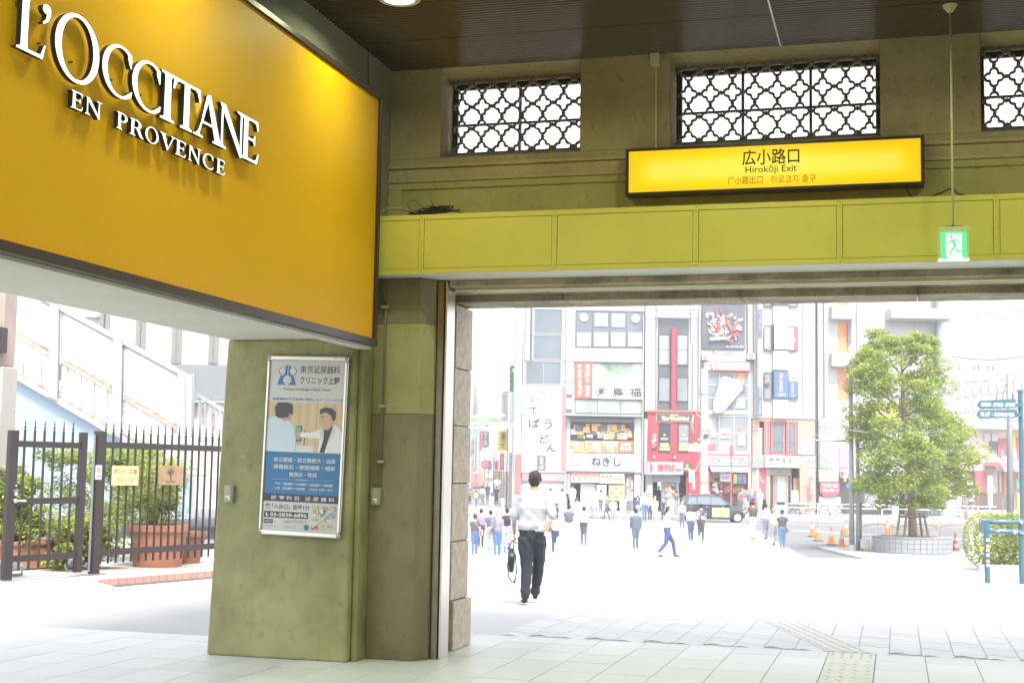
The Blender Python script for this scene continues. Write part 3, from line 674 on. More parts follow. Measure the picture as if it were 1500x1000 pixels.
# ============================================================ PEOPLE
SK = (.55, .36, .26)
def body_mesh(J, H, voxel, outfit, woman=False, hands=True, det=False):
    """J joints (normalised by height) -> closed mesh with material slots; returns mesh"""
    m = MB(); segs = []
    def V(k): return Vector(J[k])*H
    def loft(rings, n=14):     # rings: centre, rx, ry, twist
        vs = []; fs = []
        for c, rx, ry, tw in rings:
            c = Vector(c)*H
            for j in range(n):
                q = 2*math.pi*j/n; x, y = rx*H*math.cos(q), ry*H*math.sin(q)
                vs.append((c.x+x*math.cos(tw)-y*math.sin(tw), c.y+x*math.sin(tw)+y*math.cos(tw), c.z))
        k = len(rings)
        for i in range(k-1):
            for j in range(n): fs.append((i*n+j, i*n+(j+1) % n, (i+1)*n+(j+1) % n, (i+1)*n+j))
        m.add(vs, fs+[tuple(range(n))[::-1], tuple(range((k-1)*n, k*n))])
    pel, che, nek, hd = Vector(J['pelvis']), Vector(J['chest']), Vector(J['neck']), Vector(J['head'])
    tw = J.get('twist', 0); k = .9 if woman else 1; tk = outfit.get('bulk', 1)
    def mid(t): return pel.lerp(che, t)
    hb = outfit.get('hip', 1)
    loft([((pel.x, pel.y, pel.z-.065), .055, .05, 0), ((pel.x, pel.y, pel.z-.03), .092*hb, .066*hb, tw*.2), ((pel.x, pel.y, pel.z), .096*hb, .068*hb, tw*.3), (mid(.25), .090*k*tk, .064*tk, tw*.4), (mid(.5), .090*k*tk, .064*tk, tw*.6), (mid(.8), .100*k*tk, .068*tk, tw*.9),
          (che, .110*k*tk, .070*tk, tw), (che.lerp(nek, .45), .108*k*tk, .060*tk, tw), (che.lerp(nek, .72), .080*k, .048, tw), (che.lerp(nek, .9), .045, .040, tw), (nek, .034, .034, 0)])
    m.tube([nek*H-Vector((0, 0, .03))*H, (nek.lerp(hd, .6))*H], [.034*H, .030*H], 12)
    # head with nose, jaw, ears
    n = 14; hy = J.get('headyaw', 0); vs = []; fs = []; hh = [(-.066, .012, .016, .014), (-.056, .026, .034, .008), (-.035, .036, .045, .003), (-.01, .043, .052, 0), (.015, .045, .056, 0), (.04, .041, .052, 0), (.058, .028, .036, 0), (.066, .010, .014, 0)]
    for dz, rx, ry, oy in hh:
        for j in range(n):
            q = 2*math.pi*j/n; x, y = rx*math.cos(q), ry*math.sin(q)+oy
            vs.append(((hd.x+x*math.cos(hy)-y*math.sin(hy))*H, (hd.y+x*math.sin(hy)+y*math.cos(hy))*H, (hd.z+dz)*H))
    for i in range(len(hh)-1):
        for j in range(n): fs.append((i*n+j, i*n+(j+1) % n, (i+1)*n+(j+1) % n, (i+1)*n+j))
    m.add(vs, fs+[tuple(range(n))[::-1], tuple(range((len(hh)-1)*n, len(hh)*n))])
    def hp(x, y, z): return Vector((hd.x+x*math.cos(hy)-y*math.sin(hy), hd.y+x*math.sin(hy)+y*math.cos(hy), hd.z+z))*H
    m.tube([hp(0, .045, .0), hp(0, .062, -.016), hp(0, .05, -.02)], [.006*H, .009*H, .006*H], 8)
    for s in (-1, 1): m.tube([hp(s*.044, .0, .012), hp(s*.049, -.004, .004), hp(s*.045, 0, -.014)], [.007*H, .010*H, .006*H], 8)
    hairL = outfit.get('hairlen', 0)
    hr = .006
    if True:   # hair volume
        vs = []; fs = []; q0 = [(-.035-hairL, .036+hairL*.2, .030, -.028), (-.012, .046, .046, -.014), (.012, .050, .056, -.008), (.038, .048, .056, -.004), (.060, .034, .044, -.002), (.073, .014, .018, 0)]
        for dz, rx, ry, oy in q0:
            for j in range(n):
                q = 2*math.pi*j/n; x, y = rx*math.cos(q), ry*math.sin(q)+oy
                p = hp(x, y, dz); vs.append(p)
        for i in range(len(q0)-1):
            for j in range(n): fs.append((i*n+j, i*n+(j+1) % n, (i+1)*n+(j+1) % n, (i+1)*n+j))
        m.add(vs, fs+[tuple(range(n))[::-1], tuple(range((len(q0)-1)*n, len(q0)*n))])
    def limb(a, b, ra, rb, lab, n=10, mid_=None):
        a, b = Vector(a)*H, Vector(b)*H
        pts = [a, a.lerp(b, .33), a.lerp(b, .66), b]; rr = [ra, ra*.97+.0, ra*.4+rb*.6, rb]
        m.tube(pts, [r*H for r in rr], n); segs.append((a, b, ra*H, rb*H, lab))
    sl = outfit.get('sleeve', .55); lo = outfit.get('loose', 1.0); ll = outfit.get('legloose', 1.0)
    for s in 'LR':
        S, E, W_ = Vector(J['sh'+s]), Vector(J['el'+s]), Vector(J['wr'+s])
        if sl <= 1:
            c = S.lerp(E, sl); limb(S, c, .033*lo, .029*lo, 'top'); limb(c, E, .022, .020, 'skin'); limb(E, W_, .021, .014, 'skin')
        else:
            c = E.lerp(W_, min(sl-1, 1)); limb(S, E, .032*lo, .026*lo, 'top'); limb(E, c, .026*lo, .021*lo, 'top')
            if sl < 2: limb(c, W_, .018, .014, 'skin')
        h = J.get('ha'+s); h = Vector(h) if h else W_+(W_-E).normalized()*.045
        if not det: limb(W_, h, .014, .016, 'skin'); limb(h, h+(h-W_).normalized()*.025, .013, .007, 'skin')
        P_, K, A = Vector(J['hi'+s]), Vector(J['kn'+s]), Vector(J['an'+s]); T = Vector(J['to'+s])
        sh_ = outfit.get('short', 0)
        if sh_:
            c = P_.lerp(K, sh_); limb(P_, c, .055, .045*ll, 'bottom'); limb(c, K, .036, .030, 'skin'); limb(K, A, .030, .018, 'skin')
        else:
            limb(P_, K, .055*max(1, ll*.95), .036*ll, 'bottom'); limb(K, A, .035*ll, .027*ll, 'bottom')
        heel = A+(A-T).normalized()*.018; heel.z = min(A.z, T.z+.02)-.008
        limb(Vector((A.x, A.y, A.z)), Vector((A.x, A.y, A.z-.015)), .020, .021, 'shoe'); limb(heel, T, .020, .017, 'shoe'); segs[-1] = segs[-1]
    if outfit.get('skirt'):
        L = outfit['skirt']; loft([((pel.x, pel.y, pel.z+.06), .08, .058, 0), ((pel.x, pel.y, pel.z), .100, .075, 0), ((pel.x, pel.y+.005, pel.z-L*.5), .115, .095, 0), ((pel.x, pel.y+.01, pel.z-L), .135, .12, 0)], 16)
    if det:
        for s in 'LR':
            for f in J['fingers'+s]: m.tube([Vector(p)*H for p in f[0]], [r*H for r in f[1]], 8); segs.append((Vector(f[0][0])*H, Vector(f[0][-1])*H, f[1][0]*H, f[1][-1]*H, 'skin'))
    me0 = m.mesh('tmp', M_white); o = bpy.data.objects.new('tmp', me0); COL.objects.link(o)
    md = o.modifiers.new('r', 'REMESH'); md.mode = 'VOXEL'; md.voxel_size = voxel
    ms = o.modifiers.new('s', 'SMOOTH'); ms.factor = .5; ms.iterations = 2 if det else 1
    me = bpy.data.meshes.new_from_object(o.evaluated_get(bpy.context.evaluated_depsgraph_get()))
    bpy.data.objects.remove(o); bpy.data.meshes.remove(me0)
    nf = len(me.polygons); C_ = np.zeros(nf*3); me.polygons.foreach_get('center', C_); C_ = C_.reshape(-1, 3)
    names = ['top', 'bottom', 'skin', 'hair', 'shoe']; best = np.full(nf, 1e9); lab = np.zeros(nf, int)
    for a, b, ra, rb, l in segs:
        a, b = np.array(a), np.array(b); d = b-a; t = np.clip(((C_-a) @ d)/max(d @ d, 1e-9), 0, 1); D = np.linalg.norm(C_-(a+t[:, None]*d), axis=1)-(ra+(rb-ra)*t)
        mk = D < best; best[mk] = D[mk]; lab[mk] = names.index(l)
    # torso region
    c0 = np.array(pel)*H; c1 = np.array(che)*H; nk = np.array(nek)*H
    Z = C_[:, 2]/H; ax = np.where(Z < pel.z, pel.x, pel.x+(che.x-pel.x)*np.clip((Z-pel.z)/(che.z-pel.z), 0, 1))
    tor = (np.abs(C_[:, 0]/H-ax) < .10*k*tk) & (Z > pel.z-.05) & (Z < nek.z-.012) & (best > .002)
    belt = outfit.get('belt', pel.z+.045)
    lab[tor & (Z > belt)] = 0; lab[tor & (Z <= belt)] = 1
    lab[(lab == 0) & (np.abs(C_[:, 0]/H-ax) < .1) & (Z < belt) & (Z > pel.z-.1)] = 1
    if outfit.get('skirt'): lab[(Z < belt) & (Z > pel.z-outfit['skirt']-.01) & (np.abs(C_[:, 0]/H-pel.x) < .14) & (lab != 2)] = 1
    hm = Z > nek.z-.010; hm &= np.linalg.norm(C_[:, :2]/H-np.array(hd)[:2], axis=1) < .085; lab[hm] = 2
    X = C_[:, 0]/H-hd.x; Y_ = C_[:, 1]/H-hd.y; yy = -X*math.sin(hy)*-1 if False else (-X*math.sin(hy)+Y_*math.cos(hy)); zz_ = Z-hd.z
    hair = hm & ((zz_ > .040) | ((yy < .012) & (zz_ > -.008)) | ((yy < -.012) & (zz_ > -.045-hairL)))
    lab[hair] = 3
    if hairL: lab[(yy < -.012) & (zz_ > -.05-hairL) & (zz_ < 0) & (np.abs(X) < .06) & (yy < -.030)] = 3
    me.materials.clear()
    for nme in names: me.materials.append(outfit[nme])
    me.polygons.foreach_set('material_index', lab.tolist()); me.polygons.foreach_set('use_smooth', [True]*nf); me.update()
    return me, lab
def pose(stride=.0, arms='hang', woman=False, ph=1):
    s = stride; k = .88 if woman else 1
    J = dict(pelvis=(0, 0, .535), chest=(0, .005, .735), neck=(0, .010, .838), head=(0, .022, .925))
    for sd_, x in (('L', -1), ('R', 1)):
        f = x*ph
        J['sh'+sd_] = (x*.098*k, .003, .800)
        J['el'+sd_] = (x*.122*k, -f*s*.25, .645); J['wr'+sd_] = (x*.118*k, -f*s*.7+.03, .515)
        J['hi'+sd_] = (x*.046, 0, .500)
        if f > 0: J['kn'+sd_] = (x*.045, s*.75+.008, .285); J['an'+sd_] = (x*.042, s*1.0, .048); J['to'+sd_] = (x*.05, s*1.0+.085, .022)
        else: J['kn'+sd_] = (x*.045, -s*.25+.01, .282); J['an'+sd_] = (x*.042, -s*1.0, .050+s*.35); J['to'+sd_] = (x*.048, -s*1.0+.075, .020)
    if arms == 'up':
        J['elR'] = (.14, .05, .66); J['wrR'] = (.09, .12, .76)
    if arms == 'phone':
        J['elL'] = (-.12, .02, .65); J['wrL'] = (-.05, .13, .70); J['elR'] = (.12, .02, .65); J['wrR'] = (.04, .13, .70)
    return J
M_hairs = [pm((.018, .014, .012), .55), pm((.10, .055, .03), .5), pm((.28, .28, .29), .6)]
M_skin = mat('skin', SK, .5, spec=.35)
M_shoe = pm((.03, .03, .035), .5); M_shoew = pm((.7, .7, .7), .6)
npers = [0]
def person(px, yt, yf, label, top, bottom, face=0, stride=.1, hair=0, sleeve=.55, woman=False, arms='hang', shoe=None, group='people on and beyond the crossing', ph=1, w=None, **k):
    """face: degrees, 0 = walking away, 180 = towards the station"""
    w = w or ground_w(px, yf); p = onW(px, yf, w); H = onW(px, yt, w)[2]-gz(w)
    if w >= 53.3 and w < 90: z = gz(w)-.055
    else: z = gz(w)-(.022 if w < 53.2 else 0)
    of = dict(top=top, bottom=bottom, skin=M_skin, hair=M_hairs[hair], shoe=shoe or M_shoe, sleeve=sleeve, loose=1.12, legloose=1.05); of.update(k)
    me, lab = body_mesh(pose(stride, arms, woman, ph), H, .027 if H > 1.2 else .02, of, woman)
    q = UD*p[0]+WD*w
    o = bpy.data.objects.new('person', me); COL.objects.link(o); o.location = (q[0], q[1], z); o.rotation_euler = (0, 0, YAW+rad(face))
    tag(o, label, 'person', group); return o
def worn(P, name, label, cat, mb_fn, mats, group=None, bevel=.0, smooth=True):
    o = mb_fn(MB(P.matrix_basis)); o = o.build(name, mats, None, smooth=2, bevel=bevel) if isinstance(o, MB) else o
    # put origin at the bag
    c = sum((Vector(v.co) for v in o.data.vertices), Vector())/len(o.data.vertices)
    o.data.transform(Matrix.Translation(-c)); o.location = c
    return tag(o, label, cat, group)
def backpack(P, label, m, H=1.68, sc=1.0):
    def fn(b):
        z0 = .60*H; y = -.066*H
        prof = [(.085, 0), (.10, .03), (.10, .14), (.085, .19), (.05, .215)]
        vs = []; fs = []; n = 12
        for i, (r, h) in enumerate(prof):
            for j in range(n):
                a = 2*math.pi*j/n; c, s = math.cos(a), math.sin(a); e = .6
                vs.append((r*H*sc*abs(c)**e*(1 if c > 0 else -1), y-.035*H+.045*H*abs(s)**e*(1 if s > 0 else -1), z0+h*H*sc))
        for i in range(len(prof)-1):
            for j in range(n): fs.append((i*n+j, i*n+(j+1) % n, (i+1)*n+(j+1) % n, (i+1)*n+j))
        b.add(vs, fs+[tuple(range(n))[::-1], tuple(range((len(prof)-1)*n, len(prof)*n))])
        b.box(-.06*H*sc, .06*H*sc, y-.10*H, y-.07*H, z0+.02*H, z0+.10*H*sc)
        for s in (-1, 1): b.tube([(s*.05*H, y+.01*H, z0+.2*H*sc), (s*.06*H, .0, .83*H), (s*.07*H, .065*H, .78*H), (s*.075*H, .06*H, .66*H)], .010*H, 6)
        return b
    return worn(P, 'backpack', label, 'backpack', fn, m)
def shoulder_bag(P, label, m, side=1, H=1.68, z=.50, cross=True):
    def fn(b):
        x = side*.13*H
        b.prism([(-.08*H, 0), (.08*H, 0), (.085*H, .10*H), (.06*H, .13*H), (-.06*H, .13*H), (-.085*H, .10*H)], (x, -.01*H, z*H-.06*H), (0, 1, 0), (0, 0, 1), (side, 0, 0), .05*H)
        t = -side if cross else side
        b.tube([(x, -.05*H, z*H+.06*H), (side*.03*H, -.078*H, .68*H), (t*.07*H, -.045*H, .82*H), (t*.07*H, .04*H, .82*H), (side*.06*H, .075*H, .66*H), (x, .03*H, z*H+.06*H)], .006*H, 5)
        return b
    return worn(P, 'shoulder_bag', label, 'bag', fn, m)

C = lambda *c, **k: pm(c, .75, **k)
whiteC, lblue, navy, dgrey, black_, jeans, beige, khaki = C(.78, .78, .8), C(.52, .62, .74), C(.035, .05, .095), C(.07, .075, .085), C(.02, .02, .024), C(.07, .13, .26), C(.58, .50, .38), C(.38, .31, .22)
def patt(name, c1, c2, sc, c3=None):
    m = mat(name, c1, .8); nt = m.node_tree; b = nt.nodes['Principled BSDF']; tc = nt.nodes.new('ShaderNodeTexCoord'); v = nt.nodes.new('ShaderNodeTexVoronoi'); v.inputs['Scale'].default_value = sc
    r = nt.nodes.new('ShaderNodeValToRGB'); r.color_ramp.interpolation = 'CONSTANT'; r.color_ramp.elements[0].color = (*c1, 1); r.color_ramp.elements[1].color = (*c2, 1); r.color_ramp.elements[1].position = .5
    if c3: e = r.color_ramp.elements.new(.75); e.color = (*c3, 1)
    nt.links.new(tc.outputs['Object'], v.inputs['Vector']); sp = nt.nodes.new('ShaderNodeSeparateXYZ'); nt.links.new(v.outputs['Color'], sp.inputs[0]); nt.links.new(sp.outputs[0], r.inputs[0]); nt.links.new(r.outputs[0], b.inputs['Base Color']); return m
def stripes(name, c1, c2, n):
    m = mat(name, c1, .8); nt = m.node_tree; b = nt.nodes['Principled BSDF']; tc = nt.nodes.new('ShaderNodeTexCoord'); v = nt.nodes.new('ShaderNodeTexWave'); v.bands_direction = 'Z'; v.inputs['Scale'].default_value = n
    r = nt.nodes.new('ShaderNodeValToRGB'); r.color_ramp.interpolation = 'CONSTANT'; r.color_ramp.elements[0].color = (*c1, 1); r.color_ramp.elements[1].color = (*c2, 1); r.color_ramp.elements[1].position = .6
    nt.links.new(tc.outputs['Object'], v.inputs['Vector']); nt.links.new(v.outputs[0], r.inputs[0]); nt.links.new(r.outputs[0], b.inputs['Base Color']); return m

p = person(695, 751, 812, 'person walking away in dark tee and cropped jeans beside the stone pier', C(.06, .075, .10), jeans, 4, .05, 0, .5)
shoulder_bag(p, 'thin coral crossbody bag on the leftmost walker by the pier', C(.75, .25, .2), 1, 1.65)
person(704, 742, 800, 'person in red cap and purple shirt half hidden behind another walker', C(.24, .18, .30), navy, 0, .06, 0, .6)
p = person(728, 745, 815, 'grey haired person in purple grey tee and blue jeans carrying a bag', C(.20, .18, .24), jeans, -3, .04, 2, .7, shoe=M_shoew)
shoulder_bag(p, 'grey shoulder bag of the grey haired walker in jeans', C(.16, .15, .17), -1, 1.75, .52, False)
person(742, 741, 806, 'woman in black top and blue white patterned long skirt near the near man', black_, patt('blue_floral', (.7, .75, .85), (.06, .16, .5), 9, (.3, .45, .75)), 0, .04, 0, .4, True, skirt=.33)
p = person(813, 748, 809, 'woman in pale striped top and navy jeans just right of the near man', stripes('grey_stripes', (.68, .70, .76), (.40, .43, .5), 9), navy, -6, .05, 1, .5, True, hairlen=.05, shoe=M_shoew)
shoulder_bag(p, 'dark tote bag on the shoulder of the woman in striped top', C(.10, .11, .15), -1, 1.5, .62, False)
p = person(833, 736, 796, 'person in dark tee with dark backpack and pale trousers on crossing', C(.09, .11, .15), C(.60, .64, .68), 0, .07, 0, .45, shoe=M_shoew)
backpack(p, 'charcoal backpack worn by the walker in pale trousers', C(.08, .09, .11))
p = person(855, 739, 796, 'person in white tee with pale blue backpack and dark slim trousers', patt('white_print', (.75, .78, .82), (.45, .55, .65), 14), C(.10, .10, .12), 2, .05, 0, .5, ph=-1)
backpack(p, 'pale blue backpack on the walker in a white printed tee', C(.55, .66, .8))
p = person(898, 726, 766, 'person in white shirt and grey trousers with a thin dark strap facing the station', whiteC, C(.22, .25, .3), 180, .05, 0, 1.4)
shoulder_bag(p, 'thin black crossbody bag over a white shirt before the menu boards', black_, 1, 1.7)
person(912, 723, 761, 'person in white striped tee, white shorts and red shoes on far pavement', stripes('navy_stripes', (.78, .78, .8), (.25, .28, .4), 5), whiteC, 170, .04, 1, .6, short=.8, shoe=C(.55, .03, .05))
person(931, 742, 802, 'person in grey business suit seen from behind in middle of crossing', C(.085, .105, .14), C(.09, .11, .145), 0, .04, 0, 1.95, bulk=1.08, loose=1.3)
person(934, 723, 759, 'person in navy hooded top waiting beyond the suited walker', C(.07, .09, .15), C(.3, .35, .42), 0, .03, 1, 1.9, bulk=1.12, loose=1.3)
person(944, 718, 763, 'person in white shirt and blue jeans facing the station beside red pub', whiteC, jeans, 180, .06, 0, 1.6)
person(952, 722, 761, 'person in pale pink jacket and black slim trousers beside white shirted person', C(.66, .58, .58), C(.05, .05, .06), 175, .05, 1, 1.9, True)
person(965, 711, 746, 'person in pale blue shirt standing in the dark shop doorway', lblue, beige, 180, .03, 0, .7)
person(972, 728, 761, 'woman in navy dress walking before the grey shop front', navy, navy, 150, .05, 0, .5, True, skirt=.22)
person(983, 722, 760, 'person in white outfit beside the woman in navy dress', whiteC, C(.6, .62, .68), 165, .05, 1, 1.9, True)
p = person(977, 740, 815, 'person striding sideways in white shirt and navy trousers nearest on crossing', whiteC, C(.045, .065, .16), -82, .17, 0, 1.3, ph=-1, legloose=1.15)
p = person(1012, 737, 792, 'woman with brown hair in white blouse and slim dark jeans from behind', whiteC, C(.06, .08, .14), 5, .04, 1, 1.2, True, hairlen=.07, shoe=M_shoew)
p = person(1027, 735, 792, 'person in dark and white floral shirt walking beside woman in white', patt('floral_shirt', (.05, .05, .09), (.6, .5, .58), 11, (.35, .2, .3)), C(.07, .07, .085), -4, .04, 0, .8, ph=-1, bulk=1.08, loose=1.25)
person(1010, 720, 762, 'person in black vest over white shirt passing in front of the taxi', C(.15, .15, .17), C(.3, .32, .36), 180, .04, 1, .3, True)
p = person(1103, 731, 788, 'person in charcoal tee and pale grey trousers walking away by the taxi', C(.07, .065, .07), C(.55, .58, .6), 5, .06, 0, .5)
person(1134, 741, 797, 'grey haired person in light blue shirt and grey trousers near crossing edge', lblue, C(.26, .26, .27), 4, .08, 2, .7, loose=1.3)
p = person(1146, 744, 803, 'person in blue cap, charcoal tee and jeans at right edge of crossing', C(.06, .07, .09), C(.08, .17, .3), -3, .04, 0, .5, shoe=M_shoew)
shoulder_bag(p, 'khaki grey messenger bag on the walker wearing a blue cap', C(.25, .22, .19), 1, 1.65, .52)
def capf(b):
    b.lathe([(.088, 0), (.094, .03), (.075, .075), (.03, .10), (.0, .104)], (0, .02, 1.555), 14); b.prism([(-.07, 0), (.07, 0), (.06, .09), (-.06, .09)], (0, .10, 1.555), (1, 0, 0), (0, 1, 0), (0, 0, 1), .012); return b
worn(p, 'cap', 'blue baseball cap on the walker with the messenger bag', 'cap', capf, C(.07, .14, .38))
person(1129, 713, 747, 'woman in cream dress with brown hair outside the brick coffee shop', C(.76, .72, .68), C(.76, .72, .68), 170, .03, 1, .9, True, skirt=.3)
person(1101, 715, 748, 'person in white tee bending over goods outside the sports shop', whiteC, C(.4, .42, .46), 140, .03, 0, .5)
person(688, 715, 747, 'person in red patterned shirt with dark backpack in the side street', patt('red_print', (.55, .08, .12), (.7, .5, .5), 12), C(.07, .08, .12), 0, .05, 0, .6, w=108)
person(706, 711, 743, 'person in white shirt and beige trousers further up the side street', whiteC, khaki, 0, .04, 0, 1.5, w=109)
person(714, 707, 735, 'person in navy top and trousers furthest up the side street', navy, navy, 0, .05, 0, .7, w=119)
p = person(727, 711, 742, 'person in black outfit under a white umbrella in the side street', dgrey, dgrey, 0, .04, 0, .7, arms='up', w=110)
def umbf(b):
    H = 1.7; prof = [(0, 1.16), (.10, 1.155), (.28, 1.12), (.42, 1.05), (.50, .965), (.488, .963), (.41, 1.035), (.27, 1.10), (0, 1.135)]
    b.lathe([(r, z*H) for r, z in prof], (.05, .12, 0), 16); b.tube([(.13, .18, 1.2), (.06, .13, 1.95)], .008, 6); return b
worn(p, 'umbrella', 'open white umbrella carried up the side street', 'umbrella', umbf, C(.75, .75, .78))
person(736, 726, 752, 'person in white shirt crouched low at mouth of the side street', whiteC, whiteC, 0, .02, 0, 1.3, w=96)
person(806, 714, 756, 'person in pale lemon top waiting left of the noodle bar entrance', C(.7, .68, .5), C(.3, .2, .25), 10, .03, 1, .8, True, w=92)
p = person(823, 715, 752, 'person in white tee just outside the noodle bar noren', whiteC, C(.6, .62, .66), 20, .05, 0, .5, w=94)
person(838, 708, 744, 'person in pale grey shirt stepping in under the noodle bar noren', C(.6, .62, .66), C(.55, .57, .62), 10, .06, 0, 1.0, w=97)
person(845, 727, 764, 'person in cream overalls crossing behind the dark backpack', C(.66, .66, .68), C(.6, .62, .66), 5, .05, 1, .9, True, w=86)
person(815, 718, 760, 'person in mauve top with dark skirt behind the near man arm', C(.45, .35, .38), C(.1, .05, .06), 175, .04, 1, .9, True, skirt=.16, w=88)

extra = [
 (790, 722, 757, 'person in pale grey top half hidden behind the nearest person elbow', C(.5, .52, .55), C(.12, .13, .18), 10, .05, 0, .6, 88),
 (797, 716, 748, 'woman in dusty pink top beside the soba sign wall', C(.6, .42, .42), C(.2, .2, .24), 170, .04, 1, 1.0, 95),
 (869, 722, 757, 'person in pale blue tee left of the standing noodle sign', C(.5, .58, .68), C(.25, .27, .3), 185, .05, 0, .5, 89),
 (880, 716, 748, 'person in white top reading the ticket machine buttons', whiteC, C(.12, .13, .17), 5, .02, 1, .6, 96),
 (889, 720, 757, 'person in olive jacket passing the orange menu board', C(.25, .26, .16), C(.1, .1, .12), 90, .10, 0, 1.9, 89),
 (921, 719, 752, 'person in beige coat close to the glass door posters', C(.55, .5, .42), C(.15, .15, .17), 160, .05, 1, 1.9, 93),
 (959, 724, 764, 'person in mint blouse just left of the navy dress woman', C(.48, .58, .54), C(.3, .32, .36), 178, .06, 1, .9, 84),
 (991, 718, 752, 'person in charcoal tee next to the white a board by the stairs', C(.12, .12, .14), C(.3, .3, .33), 5, .03, 0, .5, 94),
 (999, 731, 771, 'person in cream shirt crossing just behind the striding person', C(.62, .6, .54), C(.1, .12, .2), 175, .07, 0, 1.0, 78),
 (1085, 716, 748, 'person in red tee among goods outside the sports shop', C(.5, .08, .1), C(.1, .1, .12), 20, .03, 0, .5, 96),
 (1113, 714, 746, 'person in sky blue blouse by the red door of the coffee shop', C(.42, .52, .64), whiteC, 165, .03, 1, .9, 97),
 (1122, 735, 780, 'person in white tee walking off behind the grey haired pair', C(.66, .67, .7), C(.16, .18, .24), 8, .06, 0, .5, 68),
 (1362, 712, 743, 'person in white checked shirt browsing shelves behind the tree trunk', whiteC, C(.15, .16, .2), 0, .03, 0, .8, 98),
 (1404, 714, 745, 'person in tan top browsing the long white shelves at right', C(.5, .38, .28), C(.3, .32, .36), 5, .03, 1, .6, 98),
 (1497, 716, 752, 'person in white shirt and dark trousers at right edge beyond hedge', whiteC, C(.08, .1, .16), 90, .07, 0, 1.0, 100),
 (697, 718, 750, 'person in yellow tee entering the side street', C(.55, .48, .15), C(.12, .14, .2), 0, .05, 0, .5, 101),
 (720, 722, 756, 'person in white dress at mouth of the side street', whiteC, whiteC, 0, .04, 1, .5, 93),
 (757, 720, 752, 'person in grey polo beside the corner building', C(.3, .31, .33), C(.2, .2, .22), 0, .04, 0, .5, 96),
 (718, 744, 800, 'person in dark shirt between the red cap walker and grey haired walker', C(.10, .11, .14), C(.4, .36, .3), 3, .05, 0, .6, 56)]
for i_, (px, yt, yf, lab_, tp_, bt_, fc, st_, hr_, sl_, w_) in enumerate(extra):
    person(px, yt, yf, lab_, tp_, bt_, fc, st_, hr_, sl_, 'woman' in lab_ or 'blouse' in lab_ or 'dress' in lab_, ['hang', 'phone', 'hang', 'up'][i_ % 4], w=w_, ph=1 if i_ % 2 else -1, hairlen=.05 if hr_ == 1 else 0)
# ---- the near man
NW = ground_w(769, 883); npz = onW(769, 883, NW)
H0 = 1.71; S = 1/H0
def nj(x, y, z): return (x*S, y*S, z*S)
J = dict(pelvis=nj(.075, .0, .90), chest=nj(.085, .01, 1.24), neck=nj(.09, .03, 1.455), head=nj(.105, .06, 1.595), headyaw=rad(-6), twist=rad(-6),
    shL=nj(-.085, 0, 1.385), elL=nj(-.165, .02, 1.11), wrL=nj(-.152, .10, .885), haL=nj(-.15, .12, .80),
    shR=nj(.255, -.01, 1.385), elR=nj(.345, -.10, 1.14), wrR=nj(.255, -.135, .945), haR=nj(.20, -.13, .93),
    hiL=nj(.0, 0, .86), knL=nj(.02, .03, .48), anL=nj(-.005, -.03, .085), toL=nj(-.03, .12, .035),
    hiR=nj(.155, 0, .86), knR=nj(.17, .16, .49), anR=nj(.135, .34, .10), toR=nj(.15, .48, .055))
def fingers(base, dirs, side, curl):
    return base
def hand(W_, D, Sd, Nn, curl, spread=.02):
    """W_ wrist, D palm direction, Sd towards the thumb, Nn palm normal (curl direction); metres"""
    W_, D, Sd, Nn = Vector(W_), Vector(D).normalized(), Vector(Sd).normalized(), Vector(Nn).normalized(); out = []
    for k, (off, L) in enumerate(((.030, .068), (.010, .076), (-.010, .070), (-.029, .055))):
        b0 = W_+D*.018+Sd*off*.55; b1 = W_+D*.088+Sd*off; L1 = L*.45; L2 = L*.32; L3 = L*.25
        d1 = (D*math.cos(curl)+Nn*math.sin(curl)+Sd*off*spread*30*.2).normalized(); c2 = curl*1.9; d2 = (D*math.cos(c2)+Nn*math.sin(c2)).normalized(); c3 = curl*2.5; d3 = (D*math.cos(c3)+Nn*math.sin(c3)).normalized()
        p1 = b1+d1*L1; p2 = p1+d2*L2; p3 = p2+d3*L3
        out.append(([tuple(q*S) for q in (b0, b1, p1, p2, p3)], [.0125*S, .0115*S, .0092*S, .0082*S, .0066*S]))
    t0 = W_+D*.02+Sd*.018; t1 = W_+D*.052+Sd*.046+Nn*.012; t2 = t1+(D*.8+Sd*.35+Nn*.5).normalized()*.032; t3 = t2+(D*.9+Nn*.5).normalized()*.026
    out.append(([tuple(q*S) for q in (t0, t1, t2, t3)], [.015*S, .013*S, .0105*S, .008*S]))
    return out
J['fingersL'] = hand((-.152, .10, .885), (.02, .12, -1), (-.1, .9, .1), (1, .1, 0), .75)
J['fingersR'] = hand((.255, -.135, .945), (-.9, .0, -.22), (-.2, -.15, .9), (0, 1, .0), .35)
M_shirt = mat('white_shirt', (.50, .515, .56), .8, bump=.1, bs=200); M_trs = mat('dark_trousers', (.045, .05, .065), .8, bump=.1, bs=300)
of = dict(top=M_shirt, bottom=M_trs, skin=M_skin, hair=mat('black_grey_hair', (.035, .033, .035), .5, var=.5, vs=90, bump=.5, bs=150), shoe=pm((.02, .02, .022), .35), sleeve=1.15, loose=1.34, legloose=1.30, bulk=1.14, hip=1.02, belt=.935*S)
me, lab = body_mesh(J, H0, .0085, of, False, True, True)
